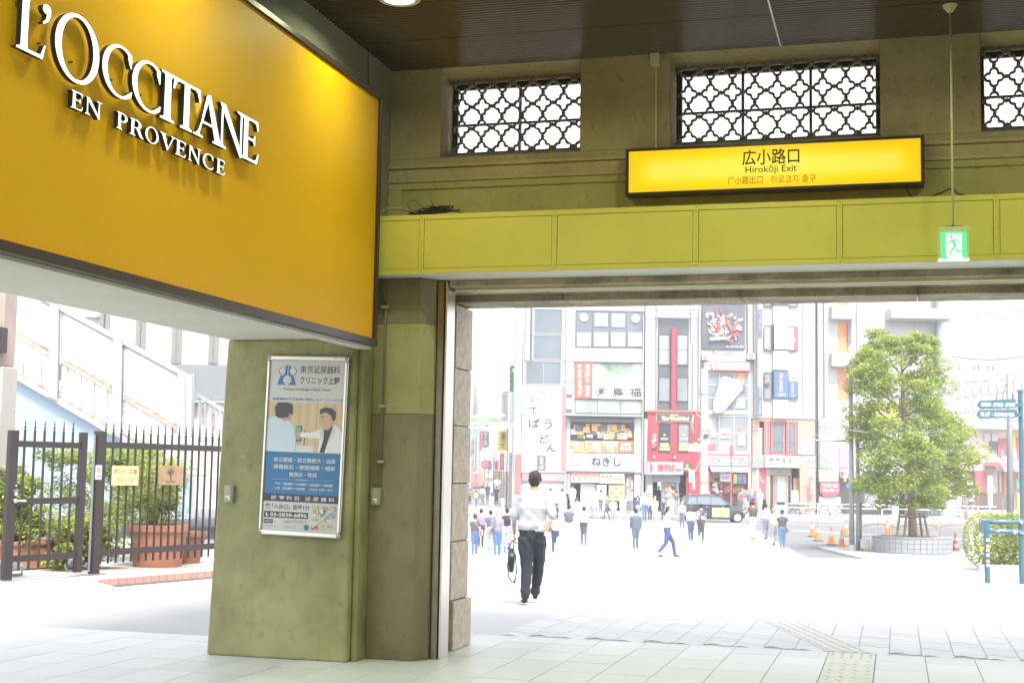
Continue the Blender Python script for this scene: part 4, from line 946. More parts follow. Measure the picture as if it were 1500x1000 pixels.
# cloth folds
nv = len(me.vertices); co = np.zeros(nv*3); me.vertices.foreach_get('co', co); co = co.reshape(-1, 3); no = np.zeros(nv*3); me.vertices.foreach_get('normal', no); no = no.reshape(-1, 3)
vl = np.full(nv, 2); 
for pl, l in zip(me.polygons, lab):
    if l in (0, 1):
        for v_ in pl.vertices: vl[v_] = l
x, y, z = co.T
fold = .0045*np.sin(26*x+9*np.sin(5*z+2*x)+7*y)*np.clip(1-(z-.95)/.5, .25, 1)+.003*np.sin(34*z+14*x*np.sign(x-.08)+6*np.sin(9*y))
ft = .006*np.sin(38*z+10*x+8*np.sin(7*x+3*y))*np.exp(-((z-.80)/.12)**2)+.006*np.sin(30*z+12*x)*np.exp(-((z-.5)/.12)**2)+.007*np.sin(46*z+9*x)*np.exp(-((z-.16)/.09)**2)+.003*np.sin(22*x+6*z)
blouse = .020*np.exp(-((z-1.01)/.055)**2)
d = np.where(vl == 0, fold+np.where(np.abs(x-.08) < .19, blouse, 0), np.where(vl == 1, ft, 0)); co += no*d[:, None]
for pl_, l in zip(me.polygons, lab):
    if l == 3:
        for v_ in pl_.vertices: vl[v_] = 3
hd_ = .0035*np.sin(150*x+40*y)*np.sin(90*z+30*x)+.004*np.sin(60*x+55*y+20*z); co += no*np.where(vl == 3, hd_, 0)[:, None]
me.vertices.foreach_set('co', co.ravel()); me.update()
q = UD*npz[0]+WD*NW
man = bpy.data.objects.new('person', me); COL.objects.link(man); man.location = (q[0]-.0, q[1], -.015); man.rotation_euler = (0, 0, YAW)
tag(man, 'nearest person from behind in white shirt and dark trousers holding a black bag', 'person')
# belt and shirt pocket detail as clothing children
bl = MB(man.matrix_basis); ring = [(.075+.172*math.cos(a), .122*math.sin(a), .945) for a in [2*math.pi*k/28 for k in range(29)]]
bl.tube(ring, .010, 6, cap=False).build('belt', black_, man, smooth=True)
def bagf(b):
    n = 16; vs = []; fs = []
    for i, (r, s) in enumerate(((.0, -.05), (.75, -.045), (.97, -.025), (1, 0), (.97, .025), (.75, .045), (.0, .05))):
        for j in range(n):
            a = 2*math.pi*j/n; vs.append((-.185+s, .12+.19*max(r, .02)*math.cos(a), .555+.165*max(r, .02)*math.sin(a)*(1.0 if math.sin(a) < 0 else .95)))
    for i in range(6):
        for j in range(n): fs.append((i*n+j, i*n+(j+1) % n, (i+1)*n+(j+1) % n, (i+1)*n+j))
    b.add(vs, fs)
    for s in (-.03, .03): b.tube([(-.185+s, .02, .70), (-.175+s*.5, .06, .785), (-.158, .11, .815), (-.175+s*.5, .17, .785), (-.185+s, .22, .70)], .008, 6)
    b.tube([(-.21, -.03, .62), (-.235, -.03, .50), (-.215, .05, .34), (-.17, .10, .27), (-.13, .10, .29), (-.115, .2, .40), (-.13, .27, .62)], .009, 6)
    b.box(-.155, -.125, .09, .115, .262, .30)
    return b
worn(man, 'handbag', 'black briefcase style bag with dangling strap held by the nearest person', 'bag', bagf, mat('black_leather', (.03, .032, .036), .35, bump=.1, bs=60))
# ============================================================ BUILDINGS ACROSS THE STREET
def gmat(name, col, rough=.08, var=.25):
    return mat(name, col, rough, var=var, vs=.35, spec=.5)
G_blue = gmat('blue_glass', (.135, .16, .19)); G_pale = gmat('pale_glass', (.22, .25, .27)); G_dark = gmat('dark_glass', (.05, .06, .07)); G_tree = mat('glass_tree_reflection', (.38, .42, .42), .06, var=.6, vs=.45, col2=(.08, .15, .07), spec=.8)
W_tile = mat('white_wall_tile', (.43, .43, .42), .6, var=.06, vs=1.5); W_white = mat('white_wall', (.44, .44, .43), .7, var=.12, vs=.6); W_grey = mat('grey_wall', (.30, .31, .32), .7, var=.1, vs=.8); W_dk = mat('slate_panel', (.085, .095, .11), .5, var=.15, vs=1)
R_red = mat('red_paint', (.42, .045, .065), .5, var=.12, vs=.8); R_pale = C(.55, .13, .14); M_gap = C(.10, .11, .13); Ink = C(.05, .055, .07); Gold = C(.5, .36, .12)
def brickm(name, c1, c2, mo):
    m = mat(name, c1, .8); nt = m.node_tree; b = nt.nodes['Principled BSDF']; tc = nt.nodes.new('ShaderNodeTexCoord'); mp = nt.nodes.new('ShaderNodeMapping'); mp.inputs['Rotation'].default_value = (rad(90), 0, 0)
    t = nt.nodes.new('ShaderNodeTexBrick'); t.inputs['Color1'].default_value = (*c1, 1); t.inputs['Color2'].default_value = (*c2, 1); t.inputs['Mortar'].default_value = (*mo, 1); t.inputs['Scale'].default_value = 1; t.inputs['Brick Width'].default_value = .32; t.inputs['Row Height'].default_value = .14; t.inputs['Mortar Size'].default_value = .012
    nt.links.new(tc.outputs['Object'], mp.inputs[0]); nt.links.new(mp.outputs[0], t.inputs['Vector']); nt.links.new(t.outputs[0], b.inputs['Base Color']); return m
W_brick = brickm('red_brick', (.34, .19, .14), (.42, .25, .19), (.5, .46, .42)); W_wt = brickm('white_brick_tile', (.54, .54, .54), (.50, .50, .50), (.36, .36, .38))
class Fac:
    def __init__(s, name, label, px, w, z=None, cat='building', group=None):
        s.w = w; p = onW(px, 740, w); s.zb = gz(w) if z is None else z
        s.root = sthing(name, label, cat, p[0], w, s.zb, 0, group)
    def R(s, x0, y0, x1, y1):
        xm, ym = (x0+x1)/2, (600 if y1 is None else (y0+y1)/2)
        z0 = s.zb if y1 is None else onW(xm, y1, s.w)[2]
        return onW(x0, ym, s.w)[0], onW(x1, ym, s.w)[0], z0, onW(xm, y0, s.w)[2]
    def box(s, nm, x0, y0, x1, y1, m, d=.1, b=0, par=None, bev=0):      # d: front, b: back, metres in front of the wall plane
        u0, u1, z0, z1 = s.R(x0, y0, x1, y1); return MB(STREET).box(u0, u1, s.w-d, s.w-b, z0, z1).build(nm, m, par or s.root, bevel=bev)
    def win(s, x0, y0, x1, y1, nx=1, nz=1, fm=None, gm=None, d=.02, t=.05, nm='window'):
        u0, u1, z0, z1 = s.R(x0, y0, x1, y1); fm = fm or W_grey; gm = gm or G_blue; w = s.w-d
        b = MB(STREET).box(u0, u0+t, w-.08, w, z0, z1).box(u1-t, u1, w-.08, w, z0, z1).box(u0+t, u1-t, w-.079, w, z1-t, z1).box(u0+t, u1-t, w-.079, w, z0, z0+t)
        for i in range(1, nx): uu = u0+(u1-u0)*i/nx; b.box(uu-t*.4, uu+t*.4, w-.07, w, z0+t, z1-t)
        for i in range(1, nz): zz = z0+(z1-z0)*i/nz; b.box(u0+t, u1-t, w-.065, w, zz-t*.4, zz+t*.4)
        f = b.build(nm, fm, s.root)
        for i in range(nx):
            for k in range(nz):
                a, c = u0+(u1-u0)*i/nx, u0+(u1-u0)*(i+1)/nx; e, g = z0+(z1-z0)*k/nz, z0+(z1-z0)*(k+1)/nz
                MB(STREET).box(a+t*.42, c-t*.42, w-.03, w-.012, e+t*.42, g-t*.42).build('pane', gm, f)
        return f
    def txt(s, body, x0, y0, x1, y1, m, d=.12, bold=0, par=None, sp=1):
        u0, u1, z0, z1 = s.R(x0, y0, x1, y1); bold = bold+((.004 if z1-z0 > .9 else .016) if any(0x4e00 <= ord(c) < 0xa000 for c in body) else (.012 if z1-z0 > .9*len(body.split(chr(10))) else .028))
        return text(body, m, par or s.root, (0, s.w-d, 0), (1, 0, 0), (0, 0, 1), (0, -1, 0), u0, u1, z0, z1, .006, bold, STREET, sp)
    def disc(s, cx, cy, r, m, d=.12, nm='emblem', hole=0, par=None):
        p = onW(cx, cy, s.w); rr = r*s.w/FPX; pr = [(hole*rr, -.01), (rr, -.01), (rr, 0), (hole*rr, 0)]+([(hole*rr, -.01)] if hole else [])
        return MB(STREET).lathe(pr, (p[0], s.w-d, p[2]), 20, 'y').build(nm, m, par or s.root)
    def poly(s, pts, m, d=.12, nm='print', par=None):
        q = [onW(x, y, s.w) for x, y in pts]
        return MB(STREET).prism([(a[0], a[2]) for a in q], (0, s.w-d, 0), (1, 0, 0), (0, 0, 1), (0, 1, 0), -.008).build(nm, m, par or s.root)
    def scatter(s, nm, x0, y0, x1, y1, n, cols, d, sz, seed=1, dep=.15, par=None):
        """many small goods standing proud of the back of a shop: one colour set, joined"""
        rr = random.Random(seed); u0, u1, z0, z1 = s.R(x0, y0, x1, y1); b = MB(STREET)
        for k in range(n):
            b.mi = rr.randrange(len(cols)); a = rr.uniform(u0, u1); c = rr.uniform(z0, z1); q = rr.uniform(.5, 1)*sz; h = rr.uniform(.4, 1.1)*sz; dd = rr.uniform(0, dep)
            a = min(max(a, u0+q/2), u1-q/2); c = min(max(c, z0+h/2), z1-h/2)
            b.box(a-q/2, a+q/2, s.w-d-dd-.06, s.w-d-dd, c-h/2, c+h/2)
        return tag(b.build(nm, cols, par or s.root), kind='stuff')
bright = [C(.5, .06, .06), C(.6, .5, .08), C(.1, .2, .5), C(.65, .65, .65), C(.05, .05, .06), C(.55, .25, .1), C(.1, .35, .2), C(.5, .2, .35), C(.3, .3, .32)]
TOP = 330

# ---- A: noodle / tongue restaurant building
A = Fac('restaurant_building', 'white and grey building with udon board, bird emblem sign and stacked glass bays', 855, 100)
A.box('wall', 764, TOP, 943.5, 692, W_white, 0, -14); A.box('wall', 764, 692, 829, 695, W_white, 0, -.3)
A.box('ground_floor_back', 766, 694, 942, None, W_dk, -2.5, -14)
for x in (764, 829, 913, 940): A.box('column', x, 692, x+3.5, None, W_grey, .02, -2)
A.box('ceiling_slab', 766, 691, 942, 694, W_grey, -.3, -2.4)
A.win(782, 452, 824, 489, 1, 1, W_grey, G_blue, 0); A.win(781, 491, 823, 527, 1, 1, W_grey, G_blue, 0); A.win(770, 529, 822, 563, 2, 1, W_grey, G_blue, 0)
A.box('mullion', 770, 400, 775, 528, W_grey, .10); A.box('mullion', 777, 400, 780, 528, W_dk, .06)
for y in (400, 484, 531): A.box('wall_panel', 825, y, 841, y+44 if y < 500 else 558, W_tile, .06)
for y in (471, 544): A.poly([(829.5, y-2), (832.8, y-2), (831.2, y+1.6)], C(.6, .1, .1), .08, 'red_mark')
A.box('vent_slot', 829, 577, 838, 582, M_gap, .04); A.box('vent_slot', 829, 599, 838, 604, M_gap, .04)
f = A.win(843, 455, 943, 509, 4, 1, W_dk, G_blue, 0)
for i in range(4):
    A.box('blind', 845+25*i, 487, 865.5+25*i, 507, W_tile, .085, .07, f)
for x in (855.5, 931): A.disc(x, 465 if x < 900 else 466.5, 6.3, W_tile, .11, 'round_sticker', par=f); A.disc(x, 465 if x < 900 else 466.5, 4.6, C(.6, .5, .48), .125, 'round_sticker', .8, par=f)
A.box('window_poster', 871, 459, 890, 478, W_white, .11, .07, f); A.box('window_poster', 896, 460, 915, 479, W_white, .11, .07, f)
A.txt('燦燦', 875, 465, 886, 473, C(.15, .14, .14), .11, 0, f); A.txt('SUN', 900, 466, 911, 474, C(.15, .14, .14), .11, 0, f)
A.box('spandrel', 842, 511, 943, 529, W_white, .12); A.box('ledge', 841, 529, 943, 530.5, W_grey, .2)
A.win(842, 531, 943, 565, 1, 1, W_dk, G_tree, 0); A.win(842, 585, 942, 606, 3, 1, W_dk, G_tree, 0)
rs = A.box('red_sign', 842, 531, 867, 583, C(.60, .10, .07), .18, .085)
A.txt('鉄\n板\n焼\nき\n餃\n子', 845.5, 534, 853, 580, W_white, .18, .02, rs); A.txt('炭\n火\n串\n焼\nき', 856, 533, 864.5, 560, W_white, .18, .02, rs); A.txt('水\n炊\nき', 856, 563, 864.5, 581, W_white, .18, .02, rs)
bs_ = A.box('white_sign', 867.5, 564, 942, 584, C(.6, .6, .62), .18, .085)
A.disc(880, 574.5, 7.2, Ink, .19, 'emblem', .82, bs_); A.txt('寿', 875.5, 569, 884.5, 580, Ink, .19, .03, bs_)
A.txt('鳥', 896, 568, 913, 581.5, C(.02, .02, .02), .19, .0, bs_); A.txt('福', 921.5, 568, 939, 581.5, C(.02, .02, .02), .19, .0, bs_)
for x in (867.5, 890, 916.5): A.box('sign_joint', x, 564, x+.6, 584, W_grey, .19, .181, bs_)
A.box('canopy', 829, 607.5, 941, 610, W_grey, .9); A.box('bay_frame', 829, 612, 835, 692, W_grey, .3); A.box('bay_frame', 928.5, 612, 938, 692, W_white, .3); A.box('bay_head', 835, 614, 928, 618.5, W_dk, .55)
bay = A.win(834.5, 619, 928, 646, 3, 1, W_dk, G_dark, .0)
A.scatter('bar_interior', 836, 621, 926, 643, 60, [C(.3, .25, .2), C(.5, .45, .4), C(.1, .1, .1), C(.55, .3, .1)], .09, .5, 3, .05)
for x0, x1, cc in ((834, 855, (.5, .36, .30)), (856, 880, (.46, .40, .26)), (881, 905, (.50, .52, .42))):
    fp = A.box('food_photo', x0, 646, x1, 663, C(*cc), .16, .05)
    A.scatter('food_print', x0+1, 647.5, x1-1, 661.5, 34, [C(.55, .18, .12), C(.6, .55, .45), C(.25, .3, .12), C(.5, .3, .15)], .165, .35, int(x0), .01, fp)
cs = A.box('red_floor_sign', 905.5, 645.5, 928, 662.5, C(.62, .12, .07), .2, .05); A.txt('2F/\nB1F', 908, 648, 925.5, 660, W_white, .2, .02, cs)
ns = A.box('white_sign', 832.5, 664.5, 928, 690, C(.66, .66, .66), .32, 0, bev=.03); A.txt('ねぎし', 865, 668, 910, 683, Ink, .32, .02, ns); A.txt('NEGISHI', 878, 684.5, 898, 687.5, C(.05, .05, .06), .32, 0, ns); A.txt('牛たん\nとろろ\n麦めし', 846, 669, 858, 683, C(.05, .05, .06), .32, 0, ns)
A.disc(913.5, 681, 1.6, C(.55, .15, .1), .33, 'seal', .5, ns); A.box('board_base', 829, 690.5, 938, 692.5, M_gap, .35)
ub = A.box('white_sign', 764.5, 566, 829, 608, C(.68, .68, .68), .25, 0); ub2 = A.box('white_sign', 764, 609, 828.5, 691.5, C(.68, .68, .68), .25, 0)
pk = stripes('pink_hatch', (.68, .45, .46), (.68, .66, .66), 5)
A.box('hatched_edge', 764.7, 566.3, 769, 607.5, pk, .26, .251, ub); A.box('hatched_edge', 764.2, 609.5, 768.5, 691, pk, .26, .251, ub2)
A.box('red_edge', 822.5, 566.3, 828.8, 607.7, C(.60, .17, .18), .26, .251, ub); A.box('red_edge', 821.5, 609.5, 828.3, 691, C(.60, .17, .18), .26, .251, ub2)
brush = C(.05, .05, .06)
A.txt('い', 777, 582, 788, 589, brush, .26, 0, ub); A.txt('て', 775, 596, 788, 607, brush, .26, 0, ub); A.txt('ば', 774, 613, 791, 627, brush, .26, 0, ub2); A.txt('う', 797, 614, 809, 628, brush, .26, 0, ub2); A.txt('ど', 790, 636, 804, 649, brush, .26, 0, ub2); A.txt('ん', 799, 650, 816, 662, brush, .26, 0, ub2)
bk = A.box('black_seal', 786.5, 667, 799.5, 689, C(.10, .10, .12), .265, .251, ub2); A.txt('生\nそ\nば', 789.5, 669, 797, 687, W_white, .265, .01, bk); A.txt('丸\n久', 789, 571, 804, 586, C(.19, .14, .13), .26, 0, ub)
ps = A.box('pink_sign', 764.5, 693, 829, 704, C(.62, .22, .22), .2, 0); A.txt('SOBA & UDON\nTEMPURA', 786, 694.5, 822, 702.5, W_white, .2, .01, ps)
A.box('window', 765, 704, 829, 722, C(.32, .36, .38), .05); A.box('front_wall_panel', 765, 722, 829, None, W_white, .1)
A.box('banner', 826.5, 693, 835, 722, C(.42, .40, .42), .25, .2); bn = A.root.children[-1]; A.txt('石\nの\n麺', 828.5, 695, 833.5, 720, Ink, .26, .01, bn)
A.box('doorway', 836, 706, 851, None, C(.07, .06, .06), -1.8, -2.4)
A.box('noren_rail', 836, 692.5, 877, 695.5, C(.6, .18, .15), .3, .2)
for i, ch in enumerate('そばうどん'): q = A.box('noren', 836.3+8.2*i, 695.5, 844+8.2*i, 706.5, C(.55, .44, .36), .24, .22); A.txt(ch, 838+8.2*i, 698, 842.6+8.2*i, 704, Ink, .24, .01, q)
mb_ = A.box('menu_board', 878, 693.5, 914, 708, C(.55, .50, .47), .3, .1)
for i in range(3): A.disc(882.5+5.5*i, 697.5, 2.3, C(.28, .16, .08), .31, 'food_print', 0, mb_)
A.box('red_strip', 896, 700, 912, 703, C(.6, .2, .12), .31, .301, mb_); A.txt('おすすめ', 896, 695, 911, 699, C(.5, .15, .1), .31, 0, mb_)
A.box('glass_screen', 852, 708, 874, None, C(.48, .49, .50), -.1, -.2); vm = A.box('ticket_machine', 875, 710, 889, None, C(.52, .55, .62), .35, -.4, bev=.03)
for k in range(6): A.box('machine_button', 876.5+4*(k % 3), 715+9*(k//3), 879+4*(k % 3), 719+9*(k//3), C(.3, .35, .4), .36, .351, vm)
om = A.box('orange_menu', 891.5, 710, 914, 733, C(.62, .38, .20), .2, 0)
for i in range(9): A.disc(895.5+7*(i % 3), 715+6.2*(i//3), 2.1, C(.25, .17, .08) if i % 2 else C(.6, .55, .4), .21, 'food_print', 0, om)
sb = A.box('standing_sign', 867, 720, 873.5, 737, C(.55, .55, .55), .6, .4); A.txt('そ\nば', 868.8, 723, 871.6, 733, Ink, .6, 0, sb); A.box('sign_base', 867, 737, 873.5, None, W_dk, .62, .38)
A.box('glass_door', 917, 693.5, 929, None, C(.16, .17, .19), .02, -.1)
for i, (x, y) in enumerate(((918, 700), (921.3, 697), (924.5, 703), (918.2, 716), (921.6, 714), (924.8, 720))): A.box('door_poster', x, y, x+2.6, y+12, [C(.5, .45, .4), C(.5, .2, .12), W_white][i % 3], .04, .02)
vs_ = A.box('vertical_sign', 929, 694, 937.5, 728, C(.66, .66, .66), .25, .05); A.txt('ね\nぎ\nし', 931, 700, 935.5, 722, C(.05, .05, .06), .25, 0, vs_)

# ---- gap and drain between A and B
B = Fac('pub_building', 'narrow white building with bright red pub front called The World End', 984, 100)
B.box('wall', 945.5, TOP, 1024, 603, W_white, 0, -14); B.box('side_wall', 943.5, 480, 945.5, 745, M_gap, -.6, -13)
B.box('drainpipe', 940.5, 462, 942.2, 690, W_grey, .3, .2)
B.box('slate_panel', 963.5, 466, 1008.5, 601, W_dk, .08)
for x0, x1 in ((964.5, 981.5), (991, 1008)): B.win(x0, 490, x1, 535, 1, 2, C(.08, .09, .11), G_pale, .08); B.win(x0, 552, x1, 588, 1, 1, C(.08, .09, .11), G_pale, .08)
for x in (966, 970, 974): B.box('curtain', x, 492, x+3.2, 533, W_tile, .125, .11); B.box('curtain', x+27.5, 492, x+30.7, 533, W_tile, .125, .11)
rp = B.R(982, 482, 990, 601); MB(STREET).tube([((rp[0]+rp[1])/2, 99.7, rp[2]), ((rp[0]+rp[1])/2, 99.7, rp[3])], .21, 14).build('red_column', R_red, B.root, smooth=2)
for y in (516, 538, 556, 575): B.box('column_joint', 981.8, y, 990.2, y+.6, C(.3, .03, .04), .522, .3)
B.box('truss', 946, 452, 1022, 453.5, W_grey, .5, .4)
for x0, x1 in ((948, 962), (990, 976), (976, 962), (1004, 990), (1004, 1018)): p0, p1 = onW(x0, 463, 99.6), onW(x1, 453, 99.6); MB(STREET).tube([tuple(p0), tuple(p1)], .05, 5).build('truss_bar', W_grey, B.root)
B.box('truss', 946, 463.5, 1022, 465, W_grey, .5, .4)
fr = B.box('red_front', 948, 602, 1024.5, 692, R_red, .30, 0)
B.box('cornice', 947, 601, 1025, 604, C(.5, .12, .12), .48, .301)
for x in (949, 983.5, 1012): B.box('pilaster', x, 622, x+(5 if x != 983.5 else 6), 689, C(.38, .035, .05), .36, .301)
wsn = B.box('black_sign', 961, 606.5, 1014, 617, C(.06, .065, .08), .42, .301); B.txt('The World End', 968, 610, 1008, 615.8, C(.62, .52, .30), .42, .03, wsn); B.txt('BAR & PUB', 981, 607.2, 992, 609.3, C(.6, .5, .3), .42, .02, wsn)
MB(STREET).box(*[B.R(960, 605.5, 1015, 618)[i] for i in (0, 1)], 99.6, 99.69, *[B.R(960, 605.5, 1015, 618)[i] for i in (2, 3)]).build('gold_border', Gold, B.root)
for x0, t1 in ((964, 'BEER\nHERE'), (992, 'SEATS &\nSNACKS')):
    wv = B.win(x0, 619.5, x0+17.5, 662, 1, 1, C(.05, .05, .06), G_dark if x0 < 980 else G_pale, .30, .07)
    B.txt(t1, x0+1.5, 649, x0+16, 659.5, C(.62, .60, .25), .41, .02, wv); B.txt('STOUT', x0+3, 641, x0+14.5, 644.5, W_white, .41, .02, wv); B.disc(x0+8.5, 637, 1.8, Gold, .41, 'harp_mark', .2, wv)
pb1 = B.box('poster_case', 952.5, 633, 961.5, 658, C(.10, .05, .06), .4, .301); B.scatter('poster_print', 953.5, 635, 960.5, 656, 16, [C(.5, .45, .4), C(.5, .1, .1)], .4, .22, 4, .01, pb1)
pb2 = B.box('poster_case', 1013, 645.5, 1022, 658, C(.12, .08, .05), .4, .301); B.box('poster_print', 1014.5, 648, 1020.5, 655, C(.6, .45, .25), .41, .401, pb2)
for x in (957, 987): B.box('spot_lamp', x-1, 667.5, x+1.2, 672, W_tile, .7, .31, bev=.04)
os_ = B.box('grey_sign', 946.5, 676, 999, 694.5, mat('sign_mesh_grey', (.26, .27, .29), .6), .75, .31); B.txt('油そば', 961, 679, 987, 690.5, C(.60, .05, .07), .75, .035, os_, .8); B.txt('SOBA', 988, 686, 996.5, 690, C(.1, .1, .12), .75, .02, os_); B.txt('東京油組総本店', 961, 691.3, 982, 693.6, W_white, .75, .02, os_); B.box('door_mark', 950.5, 678, 954, 691, C(.1, .1, .12), .76, .751, os_); B.box('door_mark', 951.5, 678.5, 953, 690, C(.6, .08, .08), .77, .761, os_)
for x in (953.5, 963, 987, 995.5): B.disc(x, 678.5, 1.2, mat('shop_lamp', (.9, .9, .85), .4, emit=(1, .95, .8), es=.6), .95, 'sign_lamp', 0)
ks = B.box('black_sign', 999.5, 678, 1012, 690, C(.08, .07, .06), .45, .31); B.txt('2F\nDrink', 1001.5, 680, 1010, 688, C(.6, .5, .28), .45, .02, ks)
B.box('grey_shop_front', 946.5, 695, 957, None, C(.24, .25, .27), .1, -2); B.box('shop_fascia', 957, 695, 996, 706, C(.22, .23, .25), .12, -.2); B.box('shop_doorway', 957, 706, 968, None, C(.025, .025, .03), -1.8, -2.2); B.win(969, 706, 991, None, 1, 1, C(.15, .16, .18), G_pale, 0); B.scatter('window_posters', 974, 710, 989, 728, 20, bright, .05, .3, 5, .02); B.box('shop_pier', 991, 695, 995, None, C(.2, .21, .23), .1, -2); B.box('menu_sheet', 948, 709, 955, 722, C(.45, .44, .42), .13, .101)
for x in (958, 960.5, 966): B.disc(x, 705.5, .5, mat('warm_bulb', (1, .8, .5), .4, emit=(1, .7, .4), es=.8), -1, 'bulb', 0)
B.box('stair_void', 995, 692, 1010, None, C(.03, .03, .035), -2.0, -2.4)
for k in range(5): B.box('step', 995.5, 744-6.5*k-2, 1009, 744-6.5*k, C(.25, .24, .24), -.2-.35*k, -2)
B.box('red_pier', 1009, 692, 1024.5, None, R_red, .2, -2); B.box('red_reveal', 1006, 694, 1009, None, R_red, .05, -1.5); B.box('notice', 1014, 703, 1017.5, 716, W_tile, .22, .201)
B.box('a_board', 984, 724, 990, 744, W_tile, 2.2, 2.0)

# ---- C: sports shop
Cc = Fac('sports_shop_building', 'white sports shop building with giant shoe in window and large match poster', 1060, 100)
Cc.box('wall', 1025, TOP, 1101, 544, W_white, 0, -14); Cc.box('back_wall', 1026, 544, 1100, None, C(.30, .30, .31), -1.6, -14)
for x in (1026, 1096): Cc.box('side_pier', x, 544, x+4.5, None, W_white, .02, -1.5)
Cc.box('downpipe_or_dark_gap', 1022.5, 450, 1024.5, 690, W_grey, .3, .1)
mp_ = Cc.box('match_poster', 1028, 400, 1090.5, 511.5, mat('poster_charcoal', (.10, .11, .135), .6, var=.4, vs=.5), .25, 0)
rp_ = random.Random(11)
for k in range(110):
    cx, cy = rp_.gauss(1059, 16), rp_.gauss(477, 12)
    if not (1033 < cx < 1085 and 452 < cy < 502): continue
    a0 = rp_.uniform(0, 6.28); r1, r2_ = rp_.uniform(1.5, 5.5), rp_.uniform(.8, 2.2)
    pts = [(cx+math.cos(a0)*r1*math.cos(t)-math.sin(a0)*r2_*math.sin(t)+rp_.uniform(-.8, .8), cy+math.sin(a0)*r1*math.cos(t)+math.cos(a0)*r2_*math.sin(t)+rp_.uniform(-.8, .8)) for t in [q*.785 for q in range(8)]]
    pts = pts[::-1]
    Cc.poly(pts, [C(.55, .07, .08), W_white, C(.5, .3, .28), C(.55, .07, .08), W_white][k % 5], .255+.002*k, 'poster_print', mp_)
Cc.poly([(1039, 495), (1062, 493), (1066, 498), (1038, 499)][::-1], W_white, .45, 'poster_print', mp_); Cc.txt('ALL FOR THE TEAM', 1062, 506.5, 1089, 509.5, W_white, .26, 0, mp_)
Cc.box('white_spandrel', 1027, 513, 1092, 529, W_tile, .1); Cc.txt('asics', 1060, 515.5, 1076, 521, C(.14, .15, .17), .1, 0)
s1 = Cc.box('red_framed_sign', 1029, 529.5, 1098, 543.5, C(.58, .12, .14), .4, 0); s1b = Cc.box('sign_face', 1031, 531.5, 1096, 541.5, C(.66, .64, .64), .42, .401, s1); Cc.txt('スポーツジュエン', 1036, 533.5, 1090, 539.8, C(.45, .02, .04), .42, .01, s1b)
Cc.win(1032, 545, 1097, 602, 3, 3, W_tile, G_pale, .0, .08); Cc.win(1032, 608, 1097, 662, 3, 2, W_tile, G_pale, 0, .08)
Cc.box('floor_band', 1030, 602, 1098, 607, W_white, .12); Cc.box('floor_band', 1030, 662, 1098, 665, W_white, .15)
for a in ((1079, 546, 1090, 562, C(.62, .26, .16)), (1079, 562, 1091, 575, C(.10, .14, .18)), (1050, 560, 1056, 568, C(.15, .2, .35)), (1060, 584, 1072, 600, C(.12, .2, .28)), (1077, 582, 1091, 598, C(.33, .38, .55))): Cc.box('window_display', *a[:4], a[4], .10, .04)
shoe = [(1043, 601), (1044, 588), (1049, 572), (1053, 557), (1058, 552), (1064, 553), (1070, 555), (1077, 556), (1085, 560), (1086.5, 565), (1083, 572), (1075, 580), (1068, 586), (1062, 594), (1055, 602), (1048, 605)]
sh_ = Cc.poly(shoe[::-1], mat('giant_shoe_white', (.62, .60, .60), .5), .55, 'giant_shoe')
md = sh_.modifiers.new('s', 'SOLIDIFY'); md.thickness = .35
Cc.poly([(1064, 556), (1071, 557.5), (1067, 566), (1062.5, 563)][::-1], C(.55, .2, .22), .76, 'shoe_opening', sh_)
for k in range(6): Cc.poly([(1052+k*2.5, 584-k*5), (1058+k*2.5, 587-k*5), (1058+k*2.5, 588.2-k*5), (1052+k*2.5, 585.2-k*5)][::-1], C(.55, .3, .32), .76, 'shoe_stripe', sh_)
Cc.poly([(1045, 600), (1057, 599), (1072, 582), (1084, 568), (1086, 570), (1074, 584), (1058, 603), (1048, 605)][::-1], C(.66, .55, .56), .77, 'shoe_sole', sh_)
for a in ((1033, 612, 1048, 640, C(.30, .32, .3)), (1036, 630, 1040, 650, C(.62, .3, .2)), (1035, 650, 1048, 660, C(.5, .12, .14)), (1054, 628, 1070, 642, C(.64, .62, .64)), (1054, 645, 1070, 660, C(.35, .42, .5)), (1082, 626, 1088, 632, C(.6, .2, .15)), (1081, 633, 1090, 652, C(.62, .66, .68))): Cc.box('window_display', *a[:4], a[4], .10, .04)
Cc.txt('SALE', 1056, 632, 1068, 638, C(.45, .04, .06), .11, .01)
s2 = Cc.box('red_framed_sign', 1034, 665, 1096, 683.5, C(.58, .08, .13), .5, 0); s2b = Cc.box('sign_face', 1034.5, 667.5, 1094, 681, C(.66, .62, .62), .52, .501, s2); Cc.txt('SPORTS  ZYUEN', 1037, 669, 1091, 679.5, C(.45, .03, .06), .52, -.004, s2b)
u0, u1, z0, z1 = Cc.R(1038, 683.5, 1094, 690)
b = MB(STREET); b.add([(u0, 99.45, z1), (u1, 99.45, z1), (u1, 98.6, z0), (u0, 98.6, z0), (u0, 99.45, z1-.05), (u1, 99.45, z1-.05), (u1, 98.6, z0-.05), (u0, 98.6, z0-.05)], [(0, 1, 2, 3), (4, 7, 6, 5), (3, 2, 6, 7), (0, 4, 5, 1)]); b.build('awning', W_tile, Cc.root)
Cc.box('red_post', 1036, 690, 1040, None, C(.5, .1, .12), .2, -.2)
Cc.scatter('hanging_goods', 1041, 690, 1094, 722, 260, bright, -1.3, .45, 7, .5); Cc.scatter('shoe_shelves', 1041, 706, 1060, 744, 160, [C(.05, .05, .05), C(.1, .1, .1), C(.6, .6, .6), C(.5, .1, .1)], -.7, .28, 8, .4)
Cc.scatter('pavement_goods', 1078, 716, 1106, 748, 150, bright+[W_tile, W_tile], .6, .35, 9, .8)
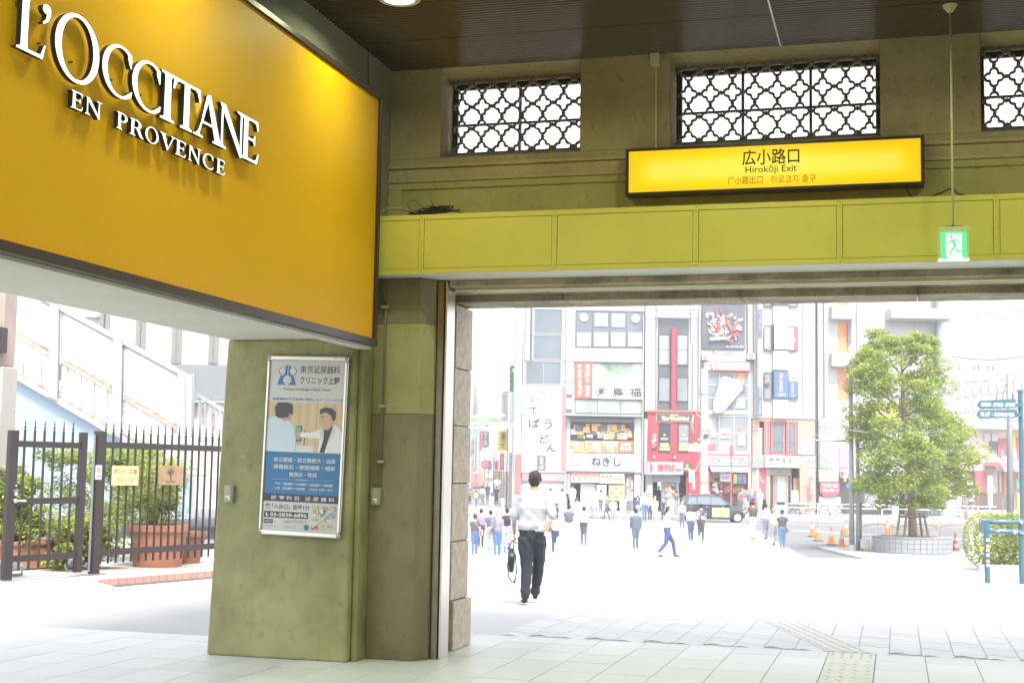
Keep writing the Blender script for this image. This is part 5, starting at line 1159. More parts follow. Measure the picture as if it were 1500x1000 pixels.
bnr = Cc.box('blue_banner', 1054, 693, 1069, 705, C(.5, .62, .68), .35, .3); Cc.txt('20%OFF', 1056, 697, 1067, 701.5, C(.55, .2, .3), .35, .01, bnr)
for i, c in enumerate((C(.62, .55, .15), C(.12, .3, .5), C(.35, .12, .3))): Cc.box('hanging_shirt', 1074+6.5*i, 694, 1079.5+6.5*i, 708, c, .1, .02)

# ---- D: brick coffee shop with promise windows above
D = Fac('coffee_shop_building', 'white tiled building over a red brick coffee shop with blue loan signs', 1147, 100)
D.box('wall', 1101, TOP, 1193, 612, W_wt, 0, -14); D.box('wall', 1102, 612.5, 1112, 666, W_brick, .06, -14); D.box('wall', 1168, 612.5, 1193, 666, W_brick, .06, -14); D.box('wall', 1112, 612.5, 1168, 617, W_brick, .06, -14)
D.box('stone_course', 1100, 610.5, 1194, 613, W_grey, .14)
for yt, yb in ((400, 448), (477, 513), (545, 584)):
    D.box('bay_window', 1131.5, yt-1.5, 1153, yb, W_dk, .45, 0); D.win(1118.5, yt, 1130, yb+1, 1, 1, W_dk, G_pale, .1); D.win(1153.5, yt+1.5, 1168.5, yb+1.5, 1, 1, W_dk, G_pale, .1)
    D.box('bay_panel', 1131.5, yb+1, 1153, yb+29, W_wt, .4, 0)
for x0, y0, x1, y1, t, cc, tcx, nm in ((1132.5, 477, 1152.5, 512, '三\n村', C(.6, .6, .56), C(.3, .3, .33), 'white_sign'), (1132.5, 545, 1152.5, 583, 'PROMISE', C(.07, .14, .42), C(.62, .28, .45), 'blue_sign')):
    q = D.box(nm, x0, y0, x1, y1, cc, .5, .451)
    if nm == 'white_sign': D.txt(t, 1143, 490, 1150, 509, tcx, .5, 0, q); D.disc(1142, 484, 4, C(.5, .5, .5), .51, 'emblem', .85, q); D.txt('占', 1139.5, 481.5, 1144.5, 486.5, C(.08, .08, .08), .51, 0, q)
    else:
        D.txt('プロミス', 1137, 576, 1149.5, 580.5, W_white, .5, .03, q)
        v, f = _glyphs(t, .02, 1)
        u0, u1, z0, z1 = D.R(1139.5, 547, 1144.5, 574); text(t, C(.60, .30, .42), q, (0, 99.5, 0), (0, 0, -1), (1, 0, 0), (0, -1, 0), -z1, -z0, u0, u1, .008, .02, STREET)
q = D.box('pink_sign', 1154.5, 480, 1162, 512.5, C(.60, .33, .34), .2, .15); q = D.box('red_sign', 1162, 480, 1167.5, 512.5, C(.58, .1, .15), .2, .15); D.disc(1159.5, 499, 4.6, W_tile, .22, 'round_mark', .8, q); D.txt('N', 1157.5, 496.5, 1161.5, 501.5, W_tile, .22, .01, q)
q = D.box('white_sign', 1154.5, 547, 1167.5, 558.5, W_white, .2, .15); D.poly([(1158, 555), (1164, 549.5), (1164.5, 552), (1159, 556.5)], C(.6, .2, .1), .22, 'swoosh_mark', q)
q = D.box('blue_sign', 1154.5, 559, 1167.5, 582.5, C(.07, .14, .42), .2, .15); u0, u1, z0, z1 = D.R(1158, 560.5, 1162, 577); text('PROMISE', C(.60, .30, .42), q, (0, 99.8, 0), (0, 0, -1), (1, 0, 0), (0, -1, 0), -z1, -z0, u0, u1, .008, .02, STREET); D.txt('プロミス', 1157, 578.5, 1164, 581, W_white, .2, .03, q)
D.txt('SF', 1119.5, 561, 1126.5, 568, Ink, .2, .02); D.poly([(1119.5, 551), (1124, 551), (1122, 555)], C(.6, .12, .1), .2, 'red_mark'); D.box('pink_sign', 1119, 479, 1126, 511, C(.6, .3, .3), .2, .15)
vs2 = D.box('vertical_sign', 1107, 400, 1113, 612, W_tile, .9, .2)
for y0, y1, cc in ((455, 497, C(.09, .11, .38)), (568, 611, C(.08, .10, .22))): D.box('blue_panel', 1107.2, y0, 1112.8, y1, cc, .91, .901, vs2)
D.txt('B\nO\nX', 1108.6, 570, 1111.6, 583, W_white, .92, .02, vs2); D.txt('7\nF\n8\nF', 1108.8, 588, 1111.4, 608, W_white, .92, .02, vs2); D.txt('T\nE\nL', 1108.9, 459, 1111.4, 484, C(.6, .3, .4), .92, .02, vs2); D.txt('小\n三\nノ\n丸', 1108, 503, 1112.3, 545, C(.10, .10, .12), .91, 0, vs2)
for x0, x1, g in ((1119, 1128, G_pale), (1129, 1150, G_blue), (1151.5, 1167, G_blue)): D.win(x0, 616.5, x1, 665.5, 1, 1, C(.36, .12, .12), g, -.02, .14)
for x in (1131, 1134.5, 1138, 1141.5, 1145, 1153.5, 1157, 1160.5): D.box('lace_trim', x, 641, x+2, 646.5, C(.16, .19, .22), .06, .03); D.box('lace_trim', x, 656, x+2, 661, C(.16, .19, .22), .06, .03)
D.box('stone_band', 1101, 666.5, 1193.5, 684, mat('striated_stone', (.30, .30, .30), .8, var=.3, vs=5), .3, 0)
q = D.box('white_sign', 1119, 667, 1169, 684.5, C(.66, .66, .66), .5, .301); D.txt('椿屋珈琲', 1125, 670, 1158, 679, Ink, .5, .006, q, 1.2); D.txt('TSUBAKIYA', 1135, 680.5, 1148, 682.5, C(.08, .08, .08), .5, 0, q)
D.box('brick_pier', 1101.5, 684.5, 1110, None, W_brick, .05, -2); D.box('white_jamb', 1107, 684.5, 1111.5, None, W_tile, .08, -1); D.box('red_door', 1111.5, 684.5, 1122, 731, C(.40, .09, .12), .02, -.1)
for k, y in enumerate((698, 702, 705)): D.box('door_notice', 1112+2*k, y, 1115+2*k, y+1.6, W_tile, .04, .021)
D.box('brick_pier', 1122, 684.5, 1127.5, None, W_brick, .05, -2); D.box('brick_pier', 1170, 684.5, 1193, None, W_brick, .3, -2); D.box('back_wall', 1127, 684, 1170, None, C(.12, .12, .12), -1.9, -2.2)
D.win(1128, 686, 1160, 694.5, 1, 1, C(.34, .36, .36), G_tree, -.3); D.win(1128, 695, 1134, None, 1, 1, C(.34, .36, .36), G_dark, -.3); D.win(1154, 695, 1160, None, 1, 1, C(.34, .36, .36), G_dark, -.3)
D.win(1135, 695, 1154, None, 1, 1, C(.40, .22, .16), G_dark, -.3, .2, 'door'); D.box('door_glass', 1139, 698, 1151, 735, C(.33, .38, .42), -.16, -.2); D.box('side_door', 1163, 700, 1170, None, C(.40, .24, .16), -.3, -.5); D.box('stone_step', 1130, 739, 1168, None, W_grey, .8, -.3)
q = D.box('a_board', 1154, 722, 1165, 735.5, C(.62, .64, .64), 1.2, 1.1); D.box('board_top', 1155, 717.5, 1165, 720.5, C(.3, .4, .34), 1.15, 1.05)
q = D.box('vertical_sign', 1182.5, 698, 1186.5, 732, C(.32, .12, .14), .8, .7); D.txt('珈\n琲\n店', 1183.5, 702, 1185.7, 722, W_tile, .8, .02, q); D.disc(1182, 696.5, 2.1, W_tile, .8, 'globe_lamp', 0)
D.box('planter_box', 1150, 738, 1172, 742, C(.12, .12, .13), 1.6, 1.2)

# ---- E: large plain white building with curved balcony and grey column
E_ = Fac('department_building', 'large plain white building with orange window slots and grey corner column', 1290, 101)
E_.box('wall', 1198, TOP, 1393, 700, W_white, 0, -16); E_.box('downpipe_or_dark_gap', 1193.3, 430, 1197, 690, C(.13, .15, .18), -.2, -.6)  # dark strip painted for the shadowed gap beside this wall, not a pipe
M_or = C(.62, .24, .12)
for y0, y1 in ((400, 449), (471, 515), (540, 585)): E_.box('orange_window', 1227, y0, 1242, y1, M_or, .02); E_.box('window_edge', 1242, y0, 1247, y1, W_grey, .12); E_.box('open_sash', 1241, y0+4, 1246, y0+30, G_blue, .3, .13)
for y0, y1 in ((450, 469), (518, 538)): E_.box('balcony_slab', 1214.5, y0, 1248, y1, W_tile, .9, 0, bev=.05)
E_.box('balcony_band', 1297, 455, 1383, 470, W_tile, 1.6, 0, bev=.05); E_.box('balcony_underside', 1297, 470.3, 1380, 472, W_grey, 1.4, 0)
u = onW(1385, 560, 100.2); MB(STREET).tube([(u[0], 100.2, -1), (u[0], 100.2, 18)], .62, 24).build('round_column', mat('column_grey', (.34, .36, .38), .6), E_.root, smooth=2)
for y in (456, 530, 600): p_ = onW(1385, y, 100.2); MB(STREET).tube([(u[0], 100.2, p_[2]), (u[0], 100.2, p_[2]+.06)], .64, 24).build('column_joint', W_grey, E_.root)
q = E_.box('art_poster', 1199.5, 614, 1220, 687, C(.55, .6, .64), .1, 0); E_.scatter('poster_print', 1200, 616, 1219.5, 685, 130, [C(.25, .42, .55), C(.6, .5, .45), C(.2, .35, .2), C(.65, .65, .65), C(.55, .25, .3)], .105, .42, 21, .02, q)
E_.box('hydrant_mark', 1200.5, 610.5, 1204.5, 614, C(.6, .2, .15), .12, .101); q = E_.box('tax_free_sign', 1200, 706, 1228, 721, C(.60, .10, .14), .3, .05); E_.poly([(1200.5, 721.2), (1227.5, 721.2), (1222, 726), (1206, 726)][::-1], C(.60, .10, .14), .29, 'sign_tail', q); E_.txt('免税店', 1203, 707.5, 1226, 713.5, W_white, .3, .02, q); E_.txt('Tax Free', 1202.5, 715, 1226.5, 720, W_white, .3, .02, q)
E_.box('white_panel', 1199, 688, 1228, 705, W_tile, .12, 0); E_.box('pink_poster', 1229, 655, 1243, 684, C(.60, .25, .32), .12, 0); E_.box('white_panel', 1199, 727, 1230, None, W_tile, .12, 0)
q = E_.box('yellow_sign', 1262, 594, 1312, 612, C(.62, .50, .05), .5, .1); E_.txt('ビッグ', 1266, 597, 1304, 610, W_white, .5, .05, q); E_.box('cyan_sign', 1328, 553, 1388, 586, C(.25, .52, .62), .8, .64); E_.txt('上野', 1338, 559, 1376, 580, W_white, .8, .03); E_.box('orange_strip', 1320, 586, 1352, 592, C(.62, .3, .15), .5, .1)
E_.box('shop_back', 1199, 700.5, 1410, None, C(.40, .40, .41), -2.2, -16)
q = E_.box('fascia', 1229, 690, 1410, 701, W_tile, .4, -.2); E_.box('dark_entrance', 1318, 715, 1335, None, C(.06, .07, .08), -2, -2.19); E_.box('glass_panel', 1308, 713, 1318, None, C(.45, .5, .58), -.5, -.7)
for x0, x1 in ((1262, 1304), (1346, 1360), (1363, 1420)):
    for k in range(5): E_.box('shelf', x0, 708+8*k, x1, 709+8*k, W_tile, 1.2, .8)
    E_.box('shelf_unit', x0, 704, x1, 746, C(.5, .49, .49), .8, .7)
    E_.scatter('shelf_goods', x0, 708, x1, 744, int((x1-x0)*4), [C(.5, .5, .5), C(.1, .1, .12), C(.5, .12, .15), W_tile, W_tile], .85, .16, int(x0), .3)
for k in range(8): E_.box('goods_bin', 1230+3.6*k, 690+(k % 3)*9, 1233+3.6*k, 696+(k % 3)*9, bright[k], .6, .4)
E_.box('notice_board', 1256, 722, 1271, 736, C(.22, .23, .24), 3.0, 2.9)

# ---- F: far right buildings
Fb = Fac('office_block', 'pale office block with rows of windows beyond the lamp arches at right', 1450, 190)
Fb.box('wall', 1395, 560, 1560, 700, W_tile, 0, -30); Fb.box('wall', 1394, 300, 1560, 559, W_white, -1, -30)
for i in range(9):
    for j in range(4): Fb.win(1400+12*i, 545+22*j-i*1.5, 1410+12*i, 560+22*j-i*1.5, 1, 1, W_tile, mat('far_glass', (.50, .52, .53), .2) if (i, j) == (0, 0) else bpy.data.materials['far_glass'], .2, .2)
for x, y in ((1433, 456), (1446, 449), (1467, 458), (1474, 458), (1480, 446), (1492, 448)): Fb.win(x, y, x+6, y+7, 1, 1, W_grey, G_blue, -.9, .2)
for x in (1404, 1425, 1431, 1446, 1452): Fb.box('roof_unit', x, 536, x+4, 541, W_grey, 1, 0)
G_ = Fac('arcade_shops', 'two storey shops with red striped awnings at far right of the street', 1460, 118)
G_.box('wall', 1405, 628, 1560, 690, C(.55, .48, .45), 0, -8); G_.box('roof_edge', 1395, 618, 1560, 629, W_tile, 1.2, -8); G_.box('ground_floor', 1405, 690, 1560, None, C(.36, .27, .24), -1.6, -8)
G_.win(1449, 644, 1461, 662, 2, 1, M_gap, G_blue, .05)
for a, c in (((1441, 634, 1450, 646), W_tile), ((1452, 634, 1461, 646), W_tile), ((1480, 626, 1487, 658), C(.62, .45, .05)), ((1461, 642, 1480, 668), C(.35, .12, .12)), ((1487, 640, 1500, 672), C(.48, .12, .12)), ((1466, 658, 1477, 672), C(.5, .6, .64)), ((1478, 658, 1488, 672), C(.5, .6, .64)), ((1428, 690, 1443, 720), C(.60, .10, .14)), ((1444, 684, 1460, 722), C(.30, .27, .26)), ((1463, 690, 1466, 720), C(.45, .3, .25)), ((1470, 690, 1474, 724), C(.40, .2, .12)), ((1488, 702, 1500, 716), C(.25, .45, .3)), ((1490, 692, 1500, 701), C(.6, .35, .15))): G_.box('shop_board', *a, c, .15, .01)
for k in range(10):
    u0, u1, z0, z1 = G_.R(1462+4.2*k, 674, 1466.2+4.2*k, 688); b = MB(STREET); b.add([(u0, 117.9, z1), (u1, 117.9, z1), (u1, 116.6, z0+.1), (u0, 116.6, z0+.1), (u1, 116.6, z0-.15), (u0, 116.6, z0-.15)], [(0, 3, 2, 1), (3, 5, 4, 2)]); b.build('awning_stripe', C(.55, .15, .17) if k % 2 else W_tile, G_.root)
u0, u1, z0, z1 = G_.R(1440, 676, 1460, 682); b = MB(STREET); b.add([(u0, 117.9, z1), (u1, 117.9, z1), (u1, 116.8, z0), (u0, 116.8, z0)], [(0, 3, 2, 1)]); b.build('awning', C(.5, .08, .1), G_.root)

# ---- alley on the left
def alley(name, label, cat, w, boxes, group=None, px=None):
    f = Fac(name, label, px or boxes[0][1], w, None, cat, group)
    for bx in boxes: f.box(bx[0], *bx[1:5], bx[5], bx[6] if len(bx) > 6 else .15, bx[7] if len(bx) > 7 else 0)
    return f
alley('corner_building', 'narrow white building end wall beside the udon sign', 'building', 99, [('wall', 752, TOP, 763.5, None, W_white, 0, -12), ('downpipe_or_dark_gap', 754.5, 440, 756, 690, W_grey, .3, .1), ('red_base', 755.5, 665, 763.5, None, R_pale, .08)])
alley('alley_building', 'pale building closing the left side of the shopping street', 'building', 150, [('wall', 600, 520, 693, None, W_white, 0, -30)], px=690)
alley('alley_building', 'tall pale building on the right side of the shopping street', 'building', 140, [('wall', 738, 560, 753, None, W_tile, 0, -30), ('dark_window_strip', 747, 576, 753, 617, C(.2, .24, .28), .1)], px=745)
alley('alley_building', 'distant white building at the end of the shopping street', 'building', 190, [('wall', 680, 640, 745, None, W_tile, 0, -10), ('shop_band', 690, 670, 740, 700, C(.4, .3, .3), .3)], px=712)
ar = Fac('street_arch', 'white gateway sign with green gables over the shopping street entrance', 722, 103, None, 'gateway')
ar.box('sign_beam', 676, 618, 757, 629, C(.62, .62, .64), .3, -.3, bev=.04); ar.box('post', 754, 600, 757.5, None, W_grey, .15, -.15); ar.box('post', 670, 600, 674, None, W_grey, .15, -.15)
ar.txt('上野中央通り', 688, 620.5, 720, 626, C(.06, .05, .14), .3, 0)
for x in (694, 723): ar.poly([(x-15, 617.5), (x, 611), (x+15, 617.5)], C(.16, .42, .12), .2, 'green_gable')
ar.poly([(692, 611), (718, 589), (742, 609), (723, 609), (708, 616)], C(.62, .62, .62), .0, 'white_gable')
for i, (x0, y0, x1, y1, cc, w, t, tc_, lab) in enumerate((
    (734, 573, 744.5, 617, W_tile, 108, 'O\nR\nI\nE\nN\nT', C(.3, .3, .33), 'tall white vertical sign reading ORIENT above the arch'),
    (688.5, 631, 698, 641, C(.25, .5, .64), 106, '大', W_white, 'small sky blue sign nearest the stone pier in the side street'),
    (689, 642, 696.5, 669, W_tile, 107, '居\n酒\n屋', Ink, 'white vertical sign with black letters under the blue sign'),
    (702, 630, 705.5, 660, C(.55, .1, .14), 110, '酒', C(.55, .2, .2), 'thin red vertical sign in the side street'),
    (706, 631, 716.5, 655, C(.16, .16, .17), 112, 'T\nA', W_white, 'dark grey vertical sign with white letter A in the side street'),
    (728.5, 630, 744, 660, C(.62, .50, .12), 105, '湯\n元', Ink, 'yellow vertical sign with black brush letters under the arch'),
    (689.5, 670, 696, 688, W_tile, 109, '花', C(.5, .1, .1), 'small white hanging banner low by the pier'),
    (712, 672, 722, 690, C(.62, .62, .66), 113, '●', C(.12, .2, .5), 'white banner with a blue dot in the side street'),
    (723, 672, 731, 690, C(.64, .58, .58), 114, '●', C(.55, .15, .2), 'white banner with a red dot in the side street'),
    (732, 664, 739, 688, C(.5, .12, .13), 111, '串\n焼', W_white, 'red vertical sign with white letters right of the banners'),
    (745, 662, 753, 690, W_tile, 104, '本\n店', C(.2, .25, .5), 'white vertical sign by the black pole in the side street'),
    (690, 693, 700, 708, C(.55, .25, .2), 112, 'めし', W_white, 'reddish shop sign at head height left in the side street'),
    (701, 690, 707, 712, C(.45, .38, .3), 116, '', Ink, 'brown blank shop board far up the side street'),
    (722, 692, 730, 706, C(.6, .5, .2), 118, '丼', Ink, 'yellow shop sign far up the side street'))):
    f = alley('shop_sign', lab, 'sign', w, [('panel', x0, y0, x1, y1, cc, .15, 0)], 'signs along the shopping street')
    if t and i not in (3,): f.txt(t, x0+(x1-x0)*.2, y0+(y1-y0)*.1, x1-(x1-x0)*.2, y1-(y1-y0)*.1, tc_, .16, .01)
    f.box('post', (x0+x1)/2-.6, y1, (x0+x1)/2+.6, None, W_grey, .05, -.05)
f = Fac('shop_sign', 'round red shop sign with white swirl in the side street', 711, 109, None, 'sign', 'signs along the shopping street'); f.disc(711, 680, 6.2, C(.55, .12, .16), .2, 'disc', 0); f.disc(711, 680, 3.6, W_tile, .22, 'ring_mark', .6); f.box('post', 710.5, 686, 711.5, None, W_grey, .05, -.05)
alley('street_shop', 'cluttered open shop front under the signs on the left of the side street', 'shop', 125, [('wall', 688, 690, 712, None, C(.45, .38, .36), 0, -3), ('shelf', 690, 705, 710, 712, C(.5, .2, .2), .3), ('shelf', 690, 716, 708, 722, C(.3, .32, .3), .3)], px=700)
alley('street_shop', 'open shop front with dark upper window on the right of the side street', 'shop', 121, [('wall', 731, 690, 752, None, C(.5, .45, .42), 0, -3), ('dark_window', 724, 690, 732, 700, C(.1, .1, .12), .1), ('board', 733, 698, 742, 705, C(.6, .4, .3), .2)], px=740)
def pole(name, label, cat, px, ytop, w, r, m, ybot=None, group=None):
    p = onW(px, 720, w); t = onW(px, ytop, w)[2]; z = gz(w); o = sthing(name, label, cat, p[0], w, z, 0, group)
    MB(STREET).tube([(p[0], w, z-.06), (t*0+p[0], w, t)], [r, r*.85], 12).build('post', m, o, smooth=2); return o, p[0], t
pole('lamp_post', 'thin black post rising beside the yellow sign in the side street', 'post', 742, 628, 101, .05, C(.1, .1, .12))
pole('lamp_post', 'slim grey post near the middle of the side street', 'post', 722.5, 660, 106, .04, C(.2, .2, .22))
o, u_, t = pole('lamp_post', 'green decorated lamp post above the ORIENT sign', 'lamp post', 750, 545, 104, .06, W_grey)
rl = random.Random(5); b = MB(STREET)
for k in range(160): p_ = onW(749.5+rl.gauss(0, 1.6), rl.uniform(536, 574), 104); b.box(p_[0]-.06, p_[0]+.06, 103.8+rl.uniform(-.2, .2), 104.1, p_[2]-.05, p_[2]+.06)
tag(b.build('garland', C(.12, .3, .12), o), kind='stuff')

# ---- services on the facades
def ac_unit(f, px, py, s=1.0, d=.5):
    a = onW(px, py, f.w); b = MB(STREET).box(a[0], a[0]+.8*s, f.w-d-.3, f.w-d+.1, a[2], a[2]+.62*s).build('air_conditioner', C(.48, .48, .47), f.root, bevel=.02)
    MB(STREET).lathe([(.10*s, -.01), (.24*s, -.01), (.24*s, .0), (.10*s, .0), (.10*s, -.01)], (a[0]+.33*s, f.w-d-.31, a[2]+.31*s), 16, 'y').build('fan_grille', C(.15, .15, .16), b)
    MB(STREET).box(a[0]+.05, a[0]+.75*s, f.w-d-.2, f.w, a[2]-.06, a[2]-.005).build('bracket', M_gap, b)
for px, py in ((1093, 527), (1027, 528)): ac_unit(Cc, px, py, .7, .3)
for px, py in ((1262, 690), (1280, 690), (1340, 690)): ac_unit(E_, px, py, .9)
def cable_run(f, pts, r=.03, c=(.16, .16, .17)):
    MB(STREET).tube([(onW(x, y, f.w)[0], f.w-.12, onW(x, y, f.w)[2]) for x, y in pts], r, 5).build('cable', C(*c), f.root)
cable_run(A, [(828, 440), (828, 560), (830, 606)]); cable_run(A, [(766, 440), (766.5, 565)], .05, (.3, .3, .3)); cable_run(B, [(961, 440), (960.5, 600)]); cable_run(B, [(1011, 440), (1011.5, 500), (1014, 505), (1014, 600)]); cable_run(Cc, [(1094, 440), (1095, 528)], .05); cable_run(D, [(1176, 440), (1176.5, 610)], .05, (.3, .3, .3)); cable_run(D, [(1103, 440), (1103.5, 610)]); cable_run(E_, [(1255, 440), (1256, 690)], .06, (.35, .35, .35)); cable_run(E_, [(1206, 440), (1207, 612)], .04)
for y in (489.5, 527.5): A.box('floor_joint', 764.5, y, 781, y+.8, M_gap, .04)
for y in (450, 505, 560): E_.box('wall_joint', 1199, y, 1226, y+.6, W_grey, .02)
for x in (1260, 1300, 1340): E_.box('wall_joint', x, 440, x+.7, 690, W_grey, .02)
# ============================================================ FOREGROUND STREET OBJECTS
def on_ground(px, py): 
    w = ground_w(px, py); return onW(px, py, w)[0], w, gz(w)-(.055 if 53.3 <= w < 90 else .022)
# ---- leaves
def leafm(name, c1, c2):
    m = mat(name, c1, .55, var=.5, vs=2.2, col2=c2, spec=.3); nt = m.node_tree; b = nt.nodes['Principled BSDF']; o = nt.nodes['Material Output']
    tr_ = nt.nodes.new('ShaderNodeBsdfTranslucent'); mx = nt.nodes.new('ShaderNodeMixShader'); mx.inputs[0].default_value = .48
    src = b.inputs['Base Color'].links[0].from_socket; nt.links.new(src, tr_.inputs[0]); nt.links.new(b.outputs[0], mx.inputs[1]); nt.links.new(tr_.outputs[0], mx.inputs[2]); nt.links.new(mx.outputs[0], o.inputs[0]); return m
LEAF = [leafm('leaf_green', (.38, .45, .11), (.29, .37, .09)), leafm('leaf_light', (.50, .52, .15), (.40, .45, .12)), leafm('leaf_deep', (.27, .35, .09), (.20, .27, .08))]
BARK = mat('bark', (.28, .225, .18), .9, var=.4, vs=12, bump=.6, bs=40)
def leaves(mb, c, rr, n, size, r_, shell=.35, droop=0):
    for _ in range(n):
        while True:
            v = Vector((r_.gauss(0, 1), r_.gauss(0, 1), r_.gauss(0, 1)))
            if v.length > .01: break
        v.normalize(); rad_ = (shell+(1-shell)*r_.random())**.6
        p = Vector(c)+Vector((v.x*rr[0], v.y*rr[1], v.z*rr[2]))*rad_
        a = Vector((r_.gauss(0, 1), r_.gauss(0, 1), r_.gauss(0, .6))).normalized(); q = a.cross(Vector((r_.gauss(0, .5), r_.gauss(0, .5), 1))).normalized()
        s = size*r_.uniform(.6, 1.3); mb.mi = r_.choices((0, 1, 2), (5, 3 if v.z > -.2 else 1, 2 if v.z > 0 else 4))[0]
        mb.add([p-a*s, p+q*s*.42, p+a*s, p-q*s*.42], [(0, 1, 2, 3)])
# ---- street tree
tu, tw_, tz = onW(1336, 780, 58)[0], 58, -1.385
tree = sthing('street_tree', 'bushy green street tree in the round tiled planter, propped by stakes', 'tree', tu, tw_, tz)
def TP(px, py, dw=0): p = onW(px, py, tw_+dw); return Vector((p[0], p[1], p[2]))
b = MB(STREET); rt = random.Random(12)
trunk = [TP(1337, 797), TP(1337, 770), TP(1335, 735), TP(1336, 700), TP(1334, 660, .1), TP(1325, 625, .1), TP(1323, 590, 0), TP(1321, 545, 0), TP(1320, 510)]
b.tube(trunk, [.20, .185, .17, .16, .145, .12, .10, .06, .025], 12); b.tube([TP(1331, 742), TP(1330, 735, -.12), TP(1332, 728)], [.06, .10, .05], 8)
b.build('trunk', BARK, tree, smooth=True)
limbs = []
for (x0, y0), (x1, y1), r0 in (((1335, 690), (1290, 668), .075), ((1335, 700), (1300, 690), .06), ((1334, 665), (1372, 640), .08), ((1334, 672), (1410, 668), .075), ((1328, 640), (1285, 600), .07), ((1324, 612), (1362, 590), .06), ((1323, 600), (1275, 560), .05), ((1322, 575), (1370, 545), .05), ((1321, 550), (1290, 520), .04), ((1321, 545), (1352, 512), .04), ((1335, 710), (1390, 705), .05), ((1335, 712), (1262, 700), .05), ((1330, 650), (1245, 630), .055), ((1334, 680), (1420, 700), .05)):
    dw = rt.uniform(-2.2, 2.2); p0, p1 = TP(x0, y0), TP(x1, y1, dw); mid_ = p0.lerp(p1, .5)+Vector((0, 0, rt.uniform(-.2, .15)))
    MB(STREET).tube([p0, mid_, p1, p1+(p1-mid_)*.35+Vector((0, 0, .2))], [r0, r0*.75, r0*.5, r0*.2], 7).build('limb', BARK, tree, smooth=True); limbs.append(p1)
cb_ = MB(STREET)
prof = [(508, 1320, 52), (533, 1318, 66), (560, 1317, 74), (624, 1338, 92), (646, 1342, 98), (668, 1341, 100), (708, 1341, 92), (497, 1318, 45), (520, 1322, 62), (545, 1315, 72), (570, 1318, 80), (592, 1322, 66), (612, 1332, 86), (634, 1342, 100), (656, 1342, 102), (678, 1338, 104), (698, 1340, 100), (716, 1342, 88), (732, 1338, 62)]
for y_, xc, hw in prof:
    for k in range(13):
        a = rt.uniform(0, 6.283); q = rt.uniform(.3, .98)**.6; px = xc+hw*.95*q*math.cos(a); c = TP(px, y_+rt.uniform(-9, 9), hw*.028*.9*q*math.sin(a))
        s_ = rt.uniform(.38, .72)*(.7 if y_ < 530 or y_ > 720 else 1)
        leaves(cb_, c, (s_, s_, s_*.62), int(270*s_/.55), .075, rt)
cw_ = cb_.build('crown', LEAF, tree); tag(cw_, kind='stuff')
# planter
pl = sthing('tree_planter', 'round planter faced with white tiles around the street tree', 'planter', tu, tw_, tz)
R0 = 1.62; n = 40; hgt = .62
MB(STREET).lathe([(R0-.12, .0), (R0-.02, 0), (R0-.02, hgt-.01), (R0-.12, hgt-.01)], (tu, tw_, tz), 40).build('wall', C(.08, .08, .09), pl)
tlw = 2*math.pi*R0/n
tm = MB(); chip(tm, -tlw/2+.006, tlw/2-.006, 0, .195, 0, -.02); tme = tm.mesh('tile', mat('planter_tile', (.25, .26, .27), .5)); 
for i in range(n):
    for k in range(3):
        a = 2*math.pi*i/n
        if math.sin(a) > .3: continue
        o = bpy.data.objects.new('tile', tme); COL.objects.link(o); o.parent = pl
        Mw = STREET @ Matrix.Translation((tu+R0*math.cos(a), tw_+R0*math.sin(a), tz+.01+.2*k)) @ Matrix.Rotation(a+math.pi/2, 4, 'Z') @ Matrix.Rotation(math.pi/2, 4, 'X')
        o.matrix_local = wm(pl).inverted() @ Mw
MB(STREET).lathe([(R0-.14, -.03), (R0+.02, -.03), (R0+.02, .0), (R0-.14, .0)], (tu, tw_, tz+hgt+.03), 40).build('coping', M_kerb, pl, smooth=2)
MB(STREET).lathe([(0, 0), (R0-.13, 0), (R0-.13, .04), (0, .05)], (tu, tw_, tz+hgt-.12), 30).build('soil', mat('soil', (.12, .10, .07), .95, var=.4, vs=4), pl)
rg = random.Random(8); gb = MB(STREET)
for k in range(500): a = rg.uniform(0, 6.28); q = R0*.85*math.sqrt(rg.random()); x, y, z = tu+q*math.cos(a), tw_+q*math.sin(a), tz+hgt-.09; gb.add([(x-.02, y, z), (x+.02, y, z), (x+rg.uniform(-.03, .03), y, z+rg.uniform(.06, .15))], [(0, 1, 2)])
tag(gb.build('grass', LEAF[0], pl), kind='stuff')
sk = sthing('tree_stakes', 'timber stake frame propping the street tree trunk', 'tree stakes', tu, tw_, tz+hgt); M_wd = mat('weathered_timber', (.25, .22, .16), .85, var=.3, vs=10)
for xt, xb, dw in ((1318, 1313, -.6), (1328, 1324, -.7), (1347, 1351, .5), (1353, 1361, -.5)):
    pt = TP(xt, 752, dw*.4); pb_ = TP(xb, 786, dw); pb_.z = tz+hgt-.08; MB(STREET).tube([tuple(pb_), tuple(pt)], .055, 8).build('stake', M_wd, sk)
a, c = TP(1316, 756, -.2), TP(1358, 756, -.2); MB(STREET).box(a.x, c.x, a.y-.04, a.y+.04, a.z-.05, a.z+.05).build('crossbar', M_wd, sk); MB(STREET).lathe([(.22, -.03), (.22, .03)], (tu, tw_, a.z), 14).build('binding', mat('rope', (.18, .14, .09), .9), sk)

isl = thing('traffic_island', 'flat paved traffic island under the round tree planter', 'traffic island', tuple(UD*tu+WD*58+np.array([0, 0, -1.5])))
MB(STREET).box(tu-3.2, tu+14, 53.36, 61.5, -1.6, -1.39).build('slab', M_pave, isl, bevel=.03)
